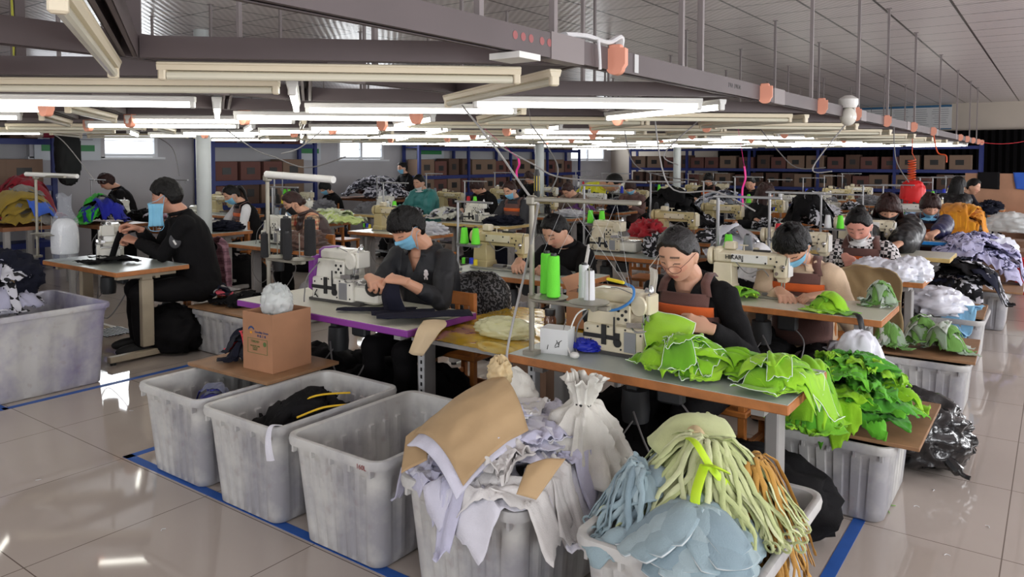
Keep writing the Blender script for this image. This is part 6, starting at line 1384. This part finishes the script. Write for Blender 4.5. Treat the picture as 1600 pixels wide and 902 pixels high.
MB().ball((-1.735, 2.875, TZ + .014), (.022, .022, .015)).build('white_plug', white_p); tag(bpy.data.objects['white_plug'], 'round white plug on the front table', 'plug')
MB().tube(spline([(-1.71, 3.0, TZ + .21), (-1.60, 2.99, TZ + .215), (-1.53, 3.02, TZ + .26), (-1.54, 3.06, TZ + .31), (-1.60, 3.08, TZ + .325)], 6), .0065, 8).build('blue_tube', mat('blue_hose', (60, 124, 190), .4)); tag(bpy.data.objects['blue_tube'], 'blue air tube curving over the front overlock machine', 'hose')
MB().box((-1.63, 3.06, TZ + .335), (.09, .016, .014), ry=.12, bev=.003).build('yellow_clip', mat('yellow_tag', (238, 214, 40), .5)); tag(bpy.data.objects['yellow_clip'], 'yellow plastic clip above the front overlock machine', 'clip')
# carton of spools between first and second rows, jars, spools
r = make_carton('s', .48, .34, .20, card); tag(r, 'open cardboard box of thread spools behind the front machine', 'cardboard box'); r.location = (-1.98, 3.75, .72); r.rotation_euler = (0, 0, R(6))
rr = random.Random(4)
for k in range(12):
    col = rr.choice(['black', 'grey', 'blue', 'black', 'white']); cone(col, (-2.16 + .12 * (k % 4) , 3.66 + .1 * (k // 4), .735 + .02 * rr.random()), 'loose %s thread cone in the spool box behind the front machine' % col, group='thread cones in the spool box', s=1.1)
for i, (x, y, col, s_) in enumerate(((-2.30, 3.62, 'grey', 1.3), (-2.22, 3.72, 'grey', 1.5), (-2.38, 3.74, 'white', 1.4))): cone(col, (x, y, .718), '%s thread cone, %s on the yellow covered shelf' % (col, ORD[i]), s=s_)
b = MB(); b.lathe([(.032, 0), (.034, .01), (.034, .07), (.026, .085), (.026, .09)], (-2.22, 3.42, .716), 18); o = b.build('glass_jar', mat('amber_glass', (110, 70, 50), .1, alpha=.75, coat=.6)); tag(o, 'small dark glass jar with black lid on the yellow shelf', 'jar'); MB().lathe([(.028, 0), (.03, .03), (.028, .034)], (-2.22, 3.42, .806), 18).build('lid', black, o)
lump('plastic_bag', mat('pale_yellow_bag', (226, 226, 180), .25, alpha=.75, coat=.4), 'pale translucent bag lying on the yellow shelf', 'plastic bag', (-2.38, 3.22, .745), (.17, .10, .06), 17, amp=.3)
r = make_carton('f', .3, .4, .42, card_d, open_=False); tag(r, 'closed cardboard box on the floor under the yellow shelf', 'cardboard box'); r.location = (-2.35, 3.55, .262)
# ------------------------------------------------------------------ racks and the far background
def rack(x0, y0, L, axis, levels, label, H=2.15, depth=.5):
    """blue shelving; axis 'x' runs along X (back wall), 'y' along Y (side wall)"""
    r = thing('storage_rack', label, 'rack', (x0, y0, 0), 0 if axis == 'x' else R(90)); n = max(1, round(L / 2))
    for k in range(n + 1):
        for s_ in (0, 1): MB().box((L * k / n, s_ * depth, H / 2), (.07, .06, H)).build('upright', blue_p, r, smooth=False)
    for z in levels: b = MB(); b.box((L / 2, depth / 2, z), (L, depth, .03)); b.box((L / 2, 0, z - .03), (L, .03, .08)); b.build('shelf', blue_p, r, smooth=False)
    return r
xa, xb = onY(985, 250, 22.6).x, onY(1532, 250, 22.6).x
rack(xa, 22.6, xb - xa, 'x', (.35, .85, 1.38, 2.0), 'long blue rack of cartons along the back wall')
rr = random.Random(8); cm = [mat('umber_card', (84, 62, 52), .85), mat('rosy_card', (104, 68, 62), .85), mat('beige_card', (126, 104, 88), .85), mat('pale_blue_card', (86, 128, 160), .7)]
def mk_card(i, W, D, Hh):
    def f():
        r = thing('carton', 'x', 'cardboard box'); MB().box((0, 0, Hh / 2), (W, D, Hh), bev=.006).build('box_body', cm[i % 3], r); MB().box((0, -D / 2 - .002, Hh * .5), (W * .4, .004, Hh * .35)).build('printed_block', black, r, smooth=False); return r
    return f
for li, z in enumerate((.365, .865, 1.395, 2.015)):
    x = xa + .25; n = 0
    while x < xb - .3:
        i = rr.randrange(3); W = (.36, .42, .48)[i]; Hh = (.40, .34, .38)[i] if li < 3 else .2
        if rr.random() < (.97 if li < 3 else .7):
            o = instance('crt%d' % i, mk_card(i, W, .4, (.40, .34, .38)[i]), (x, 22.85, z), R(rr.uniform(-3, 3)), 'carton with dark print, %s along the %s shelf of the back rack' % (ORD[min(n, 39)], ('bottom', 'second', 'third', 'top')[li]), 'cartons on the back rack'); n += 1
            if li == 3: o.scale = (1, 1, .55)
        x += W + rr.uniform(.03, .12)
# side wall racks
for (pa, pb, lab, nn) in ((332, 492, 'blue rack with boxes against the window wall, middle one', 3), (655, 905, 'blue rack with dark boxes against the window wall, farthest one', 4), (-60, 84, 'blue rack with thread reels against the window wall, nearest one', 2)):
    ya, yb = onX(pa, 250, -12.4).y, onX(pb, 250, -12.4).y
    rack(-12.4, ya, yb - ya, 'y', (.4, .8, 1.25, 1.95), lab, H=2.3)
    y = ya + .3; k = 0
    while y < yb - .2:
        for z in (1.265, 1.965, .415, .815):
            if rr.random() < .92:
                i = rr.randrange(3); instance('crt%d' % i, mk_card(i, (.36, .42, .48)[i], .4, (.40, .34, .38)[i]), (-12.62, y, z), R(90 + rr.uniform(-4, 4)), 'carton on %s, %s along, on the %s shelf' % (lab.split(' against')[0], ORD[k], {1.265: 'middle', 1.965: 'top', .415: 'bottom', .815: 'lower'}[z]), 'cartons on the side racks', 1.05)
        y += .50; k += 1
# reels of cord on the near shelf
for i, (px, col, lab) in enumerate(((53, (212, 196, 184), 'beige reel of cord on the blue shelf'), (75, (140, 30, 60), 'crimson reel of cord on the blue shelf'))):
    p = onX(px, 200, -12.25); b = MB(); b.lathe([(.10, 0), (.13, .02), (.13, .40), (.10, .42)], (p.x, p.y, 1.98), 20); tag(b.build('cord_reel', mat('reel_%d' % i, col, .7, noise_s=30, noise_a=.2)), lab, 'reel')
# coat hanging on the rack end
p = onX(106, 240, -11.9); o = lump('hanging_coat', fabric('dark_olive_coat', (40, 42, 42)), 'dark coat hanging beside the thread reels', 'coat', (p.x, p.y, 1.74), (.13, .16, .44), 5, amp=.2, fr=1.9, flatb=False, sq=.75)
# heaps at the left
red = fabric('red_cloth', (160, 22, 44)); ol = fabric('olive_cloth', (140, 116, 34))
def bench(x, y, w_, d, h, label, m_=wood_d):
    r = thing('work_bench', label, 'bench', (x, y, 0)); MB().box((0, 0, h - .02), (w_, d, .04)).build('bench_top', m_, r, smooth=False)
    for sx in (-1, 1):
        for sy in (-1, 1): MB().box((sx * (w_ / 2 - .05), sy * (d / 2 - .05), (h - .04) / 2), (.05, .05, h - .04)).build('leg', greypaint, r, smooth=False)
    return r
def heap_at(px, py, Y, z, rx, ry, h, mats_, name, lab, cat, grp, seed, n=14, size=.5, amp=.06): 
    p = onY(px, py, Y); heap(name, mats_, lab, cat, grp, p.x, p.y, rx, ry, h, z, n, size, seed, amp=amp, res=14); return p
bench(-11.75, 4.5, 1.4, .9, .8, 'long bench under the red and olive heaps at the far left')
heap_at(35, 275, 4.5, .8, .45, .35, .55, [red], 'red_garment', 'red garment in the tall heap by the window wall', 'garment', 'red garments heaped by the wall', 901, 34, .45)
heap_at(30, 320, 3.6, .93, .42, .32, .34, [ol, fabric('grey_mix', (120, 116, 112)), ol, fabric('cobalt_cloth', (50, 90, 190))], 'olive_garment', 'olive or grey garment in the heap at the left edge', 'garment', 'olive garments heaped at the left edge', 921, 22, .45)
p = onY(20, 330, 3.6); bench(p.x, 3.65, 1.2, .75, .93, 'bench under the olive garment heap at the left edge')
heap_at(160, 330, 5.0, .8, .3, .3, .34, [blackcloth, fabric('vivid_green', (60, 200, 60)), fabric('royal_cloth', (34, 44, 180)), blackcloth], 'sport_garment', 'black, green and blue sport garment piled behind the left machine', 'garment', 'sport garments piled at left', 941, 14, .4)
p = onY(160, 330, 5.0); bench(p.x, 5.05, 1.0, .7, .8, 'bench under the black, green and blue garments')
heap_at(250, 338, 5.6, .77, .3, .2, .12, [fabric('lilac_white', (214, 206, 220)), fabric('pinkish', (220, 160, 180))], 'pale_garment', 'pale pink-lilac garment beyond the left machine', 'garment', 'pale garments beyond the left machine', 951, 8, .3)
wp = [pattern('white_black_lines', 'print', ((214, 214, 226), (46, 46, 60)), 13)]
heap_at(590, 290, 11.2, .85, .75, .5, .35, wp, 'printed_garment', 'white printed garment in the long heap before the masked standing worker', 'garment', 'printed garments on the far cutting bench', 961, 26, .6, .08); p = onY(590, 290, 11.2); bench(p.x, 11.2, 1.9, 1.0, .85, 'long cutting bench beneath the white printed garments')
heap_at(520, 338, 7.1, TZ, .5, .2, .12, [fabric('pale_lime', (206, 224, 140)), fabric('white_lime', (224, 232, 200))], 'pale_lime_cloth', 'pale lime cloth spread on the table behind the plaid-sleeved worker', 'cloth', 'pale lime cloths on the third column', 971, 10, .5)
heap_at(1265, 305, 9.8, .80, .3, .3, .40, [nv[0], blackcloth], 'striped_garment', 'black and white striped garment heaped between the columns', 'garment', 'striped garments between the columns', 981, 16, .45)
heap_at(1130, 300, 11.5, .85, .5, .3, .25, [fabric('grey_blue_pile', (150, 156, 170)), wp[0]], 'grey_garment', 'grey printed garment on a far second-column table', 'garment', 'grey garments far back', 991, 14, .45)
heap_at(1050, 310, 9.0, .80, .45, .3, .42, [blackcloth], 'black_garment', 'black garment in the tall heap in the second column', 'garment', 'black garments heaped in the second column', 1001, 14, .5)
heap_at(1150, 355, 6.6, .78, .22, .2, .25, [bagw, mat('silver_film', (196, 198, 204), .2, .4)], 'white_film', 'white or silver plastic film beyond the front woman', 'plastic film', 'plastic films in the second column', 1011, 9, .35)
heap_at(1185, 385, 5.6, .74, .14, .12, .22, [fabric('white_gauze_pile', (224, 224, 228))], 'white_cloth', 'white cloth heaped between front woman and beige-shirted worker', 'cloth', 'white cloths between the workers', 1021, 8, .3)
heap_at(700, 330, 8.4, .78, .3, .2, .12, [wp[0], fabric('pale_knit', (206, 206, 196))], 'pale_garment', 'pale tangled garment on a third column table', 'garment', 'pale garments in the third column', 1031, 10, .35)
heap_at(905, 310, 10.6, .76, .3, .2, .1, [fabric('plum', (90, 40, 110))], 'purple_cloth', 'purple cloth on a far third column table', 'cloth', 'purple cloths far back', 1041, 5, .4)
# red carrier bags, orange coil, pink ribbons
lump('red_bag', mat('red_bag', (214, 26, 30), .5), 'bright red carrier bag beyond the black padded coat', 'bag', onY(1426, 304, 11.6), (.15, .12, .19), 33, amp=.15, flatb=False, sq=.7)
c = onY(1425, 250, 12.6); b = MB(); b.tube([(c.x + .05 * math.cos(t), c.y + .05 * math.sin(t), 1.25 + .40 * t / (22 * PI) * 1.0) for t in [22 * PI * k / 220 for k in range(221)]], .009, 5, cap=True); b.tube([(c.x + .05, c.y, 1.65), (c.x, c.y, 1.75), (c.x, c.y, 2.0)], .006, 6)
tag(b.build('air_hose_coil', mat('orange_hose', (214, 84, 36), .5)), 'orange coiled air hose hanging from the lighting frame', 'air hose')
b = MB(); b.tube(spline([Vector((-1.45, 12.2, 2.0)), onY(1465, 238, 12.2), onY(1478, 243, 12.2), onY(1479, 254, 12.2)]), .010, 6); tag(b.build('orange_hose', mat('orange_hose', (214, 84, 36), .5)), 'short orange air hose above the aisle machines', 'air hose')
pk = mat('hot_pink_ribbon', (230, 30, 140), .6)
for (px, py0, py1, Y, lab, w_) in ((1161, 260, 322, 7.4, 'long hot pink ribbon hanging beside the front woman', .02), (808, 248, 280, 5.9, 'pink tongs-like ribbon hanging on the thread stand cord', .016)):
    a, b_ = onY(px + 2, py0, Y), onY(px, py1, Y); b = MB(); b.tube(spline([a, a.lerp(b_, .3) + Vector((.015, 0, 0)), a.lerp(b_, .6) - Vector((.012, 0, 0)), b_], 6), w_, 8, flat=.4); b.tube([a, Vector((min(RX, key=lambda v: abs(v - a.x)), a.y, 2.03))], .002, 5); tag(b.build('pink_ribbon', pk), lab, 'ribbon')
r = thing('screwdriver', 'yellow and black screwdriver hung on the column beyond the front stand', 'screwdriver', onY(839, 288, 3.75)); MB().lathe([(.012, -.09), (.018, -.07), (.018, .06), (.012, .09)], (0, 0, 0), 12).build('grip', black, r); MB().lathe([(.0185, -.04), (.0185, .05)], (0, 0, 0), 6).build('yellow_band', mat('yellow_tag', (238, 214, 40), .5), r); MB().tube([(0, 0, -.09), (0, 0, -.19)], .004, 6).build('shaft', chrome, r); MB().tube([(0, 0, .09), (RX[1] - r.location.x, 0, 2.02 - r.location.z)], .0015, 5).build('hanging_string', cable_m, r)
# plywood counter at the far aisle end
r = thing('plywood_counter', 'plywood counter with tall back panel at the far end of the aisle', 'counter', (onY(1560, 300, 16.3).x, 16.3, 0)); pm_ = mat('rosy_plywood', (176, 132, 104), .6, noise_s=3, noise_a=.12)
MB().box((0, .3, .70), (1.1, .03, 1.40)).box((0, 0, .66), (1.1, .6, .03)).build('panels', pm_, r, smooth=False); MB().box((-.52, 0, .33), (.04, .5, .65)).box((.52, 0, .33), (.04, .5, .65)).build('side', pm_, r, smooth=False)
p = r.location; drape('dark_cloth', [[(p.x - .35, p.y + .27, 1.42), (p.x, p.y + .27, 1.42)], [(p.x - .35, p.y + .25, 1.3), (p.x, p.y + .26, 1.28)], [(p.x - .35, p.y + .25, 1.12), (p.x, p.y + .26, 1.1)]], blackcloth, 'black cloth hung over the plywood counter back', 'cloth')
drape('blue_cloth', [[(p.x + .2, p.y + .27, 1.42), (p.x + .45, p.y + .27, 1.42)], [(p.x + .22, p.y + .25, 1.3), (p.x + .45, p.y + .26, 1.28)], [(p.x + .25, p.y + .25, 1.12), (p.x + .42, p.y + .26, 1.1)]], fabric('bright_blue_cloth', (44, 92, 190)), 'bright blue cloth hung over the plywood counter back', 'cloth')
for i, (px, py, Y, W, D, Hh, lab) in enumerate(((1565, 395, 11.6, .5, .5, .5, 'low cardboard box on the floor at the far right edge'), (1520, 365, 12.6, .5, .4, .45, 'cardboard box beneath the gold garments'), (1590, 360, 13.0, .4, .4, .5, 'cardboard box behind the clear plastic bag'))):
    r = make_carton('x', W, D, Hh, card_d, open_=False); tag(r, lab, 'cardboard box'); q = onY(px, py, Y); r.location = (q.x, Y, 0)
lump('plastic_bag', mat('clear_white_bag', (226, 232, 232), .25, alpha=.55, coat=.4), 'crumpled clear bag on the box at the far right edge', 'plastic bag', onY(1580, 352, 12.4), (.3, .25, .16), 24, amp=.35)
b = MB(); q = onY(1598, 385, 11.2); b.lathe([(.1, 0), (.12, .02), (.12, .42), (.1, .44)], (q.x + .05, q.y, 0), 20); tag(b.build('red_bucket', mat('red_bag', (214, 26, 30), .5)), 'red canister cut by the right edge of the picture', 'canister')
# cables hung from the lighting frame
def cable(pts, r_, lab, m_=cable_m, name='hanging_cable'):
    b = MB(); b.tube(spline(pts, 7), r_, 6); tag(b.build(name, m_), lab, 'cable')
grey_c = mat('pale_grey_cable', (166, 164, 164), .5)
cable([at(722, 165, 1.98), onY(770, 225, 3.2), onY(812, 285, 3.0), (-1.95, 2.85, 1.47)], .006, 'pale rod slanting from the frame to the front thread stand', grey_c)
cable([at(841, 318, 1.47), onY(826, 400, 2.85), onY(800, 510, 2.8), onY(792, 558, 2.75), onY(800, 570, 2.8)], .006, 'pale hose falling from the front stand past the table corner', grey_c)
for i, (Y, pts) in enumerate(((4.6, ((330, 148), (345, 195), (395, 232), (430, 246), (480, 262), (540, 245))), (6.0, ((715, 160), (760, 215), (830, 255), (880, 278), (1010, 285))), (7.0, ((975, 228), (990, 255), (1040, 276), (1090, 282))), (5.0, ((540, 150), (470, 230), (440, 240))), (8.0, ((1205, 205), (1215, 235), (1245, 262), (1290, 262))), (7.0, ((1240, 220), (1270, 262), (1300, 268))), (9.0, ((1385, 215), (1400, 250), (1420, 285))), (4.2, ((80, 185), (72, 205), (100, 222), (150, 285))), (5.5, ((255, 180), (268, 230), (280, 275))), (6.5, ((1035, 215), (1038, 240), (1060, 258))), (5.2, ((890, 225), (870, 255), (860, 300))), (5.5, ((1000, 250), (1045, 290), (1120, 300), (1180, 330))))):
    q = [onY(a, b_, Y) for a, b_ in pts]; nx = min(RX, key=lambda v: abs(v - q[0].x)); q[0] = Vector((nx, q[0].y, 2.03)); cable(q, .006 if i != 1 else .008, 'grey cable drooping from the lighting frame, %s in the set' % ORD[i], grey_c if i % 2 else cable_m)
b = MB(); a_, b_ = (-1.45, 19.6, 2.05), onY(1600, 221, 20.5); b.tube(catenary(a_, b_, .05), .006, 5); tag(b.build('red_cable', mat('red_cord', (190, 40, 50), .5)), 'red cord from the far end of the aisle rail', 'cord')
# threads from the cones to the guide bars
b = MB()
for (x, z1, gx) in ((-1.875, .48, -1.75), (-1.80, .47, -1.65), (-1.64, .42, -1.5)): b.tube([(x, 2.84, TZ + z1), (gx, 2.82, TZ + .71)], .0005, 4); b.tube([(gx, 2.82, TZ + .71), (-1.55, 3.05, TZ + .3)], .0005, 4)
tag(b.build('sewing_threads', THREADM['white']), 'fine threads running from front cones to the overlock machine', 'thread', kind='stuff')
# brand lettering on machines
for (tx, s_, loc, sz) in (('HIKARI', 1, (-1.72, 4.868, TZ + .245), .036), ('JUKI', 1, (-7.09, 3.305, TZ + .24), .03)):
    pass
m0 = [o for o in bpy.data.objects if o.get('label', '').startswith('cream long-arm machine in front of the woman in beige')][0]; text_mesh('brand_lettering', 'HIKARI', .036, black, m0, (-.09, -.0595, .228), (R(90), 0, 0), bold=True)
m0 = [o for o in bpy.data.objects if o.get('label', '').startswith('white overlock machine beside the plastic')][0]; text_mesh('brand_lettering', 'JUKI', .026, mat('blue_print2', (40, 60, 150), .5), m0, (-.08, -.0415, .243), (R(90), 0, 0), bold=True)
m0 = [o for o in bpy.data.objects if o.get('label', '').startswith('white overlock machine on the purple')][0]
MB().box((-.20, .02, .13), (.075, .17, .19), bev=.02).box((-.15, .03, .235), (.08, .125, .07), bev=.015).build('purple_motor_cover', purple, m0)
text_mesh('table_sticker', '26', .03, black, None, (-4.725, 2.0, 2.045), (R(90), 0, R(90))); o = bpy.data.objects['table_sticker']; tag(o, 'number 26 sticker on the lighting rail', 'sticker')
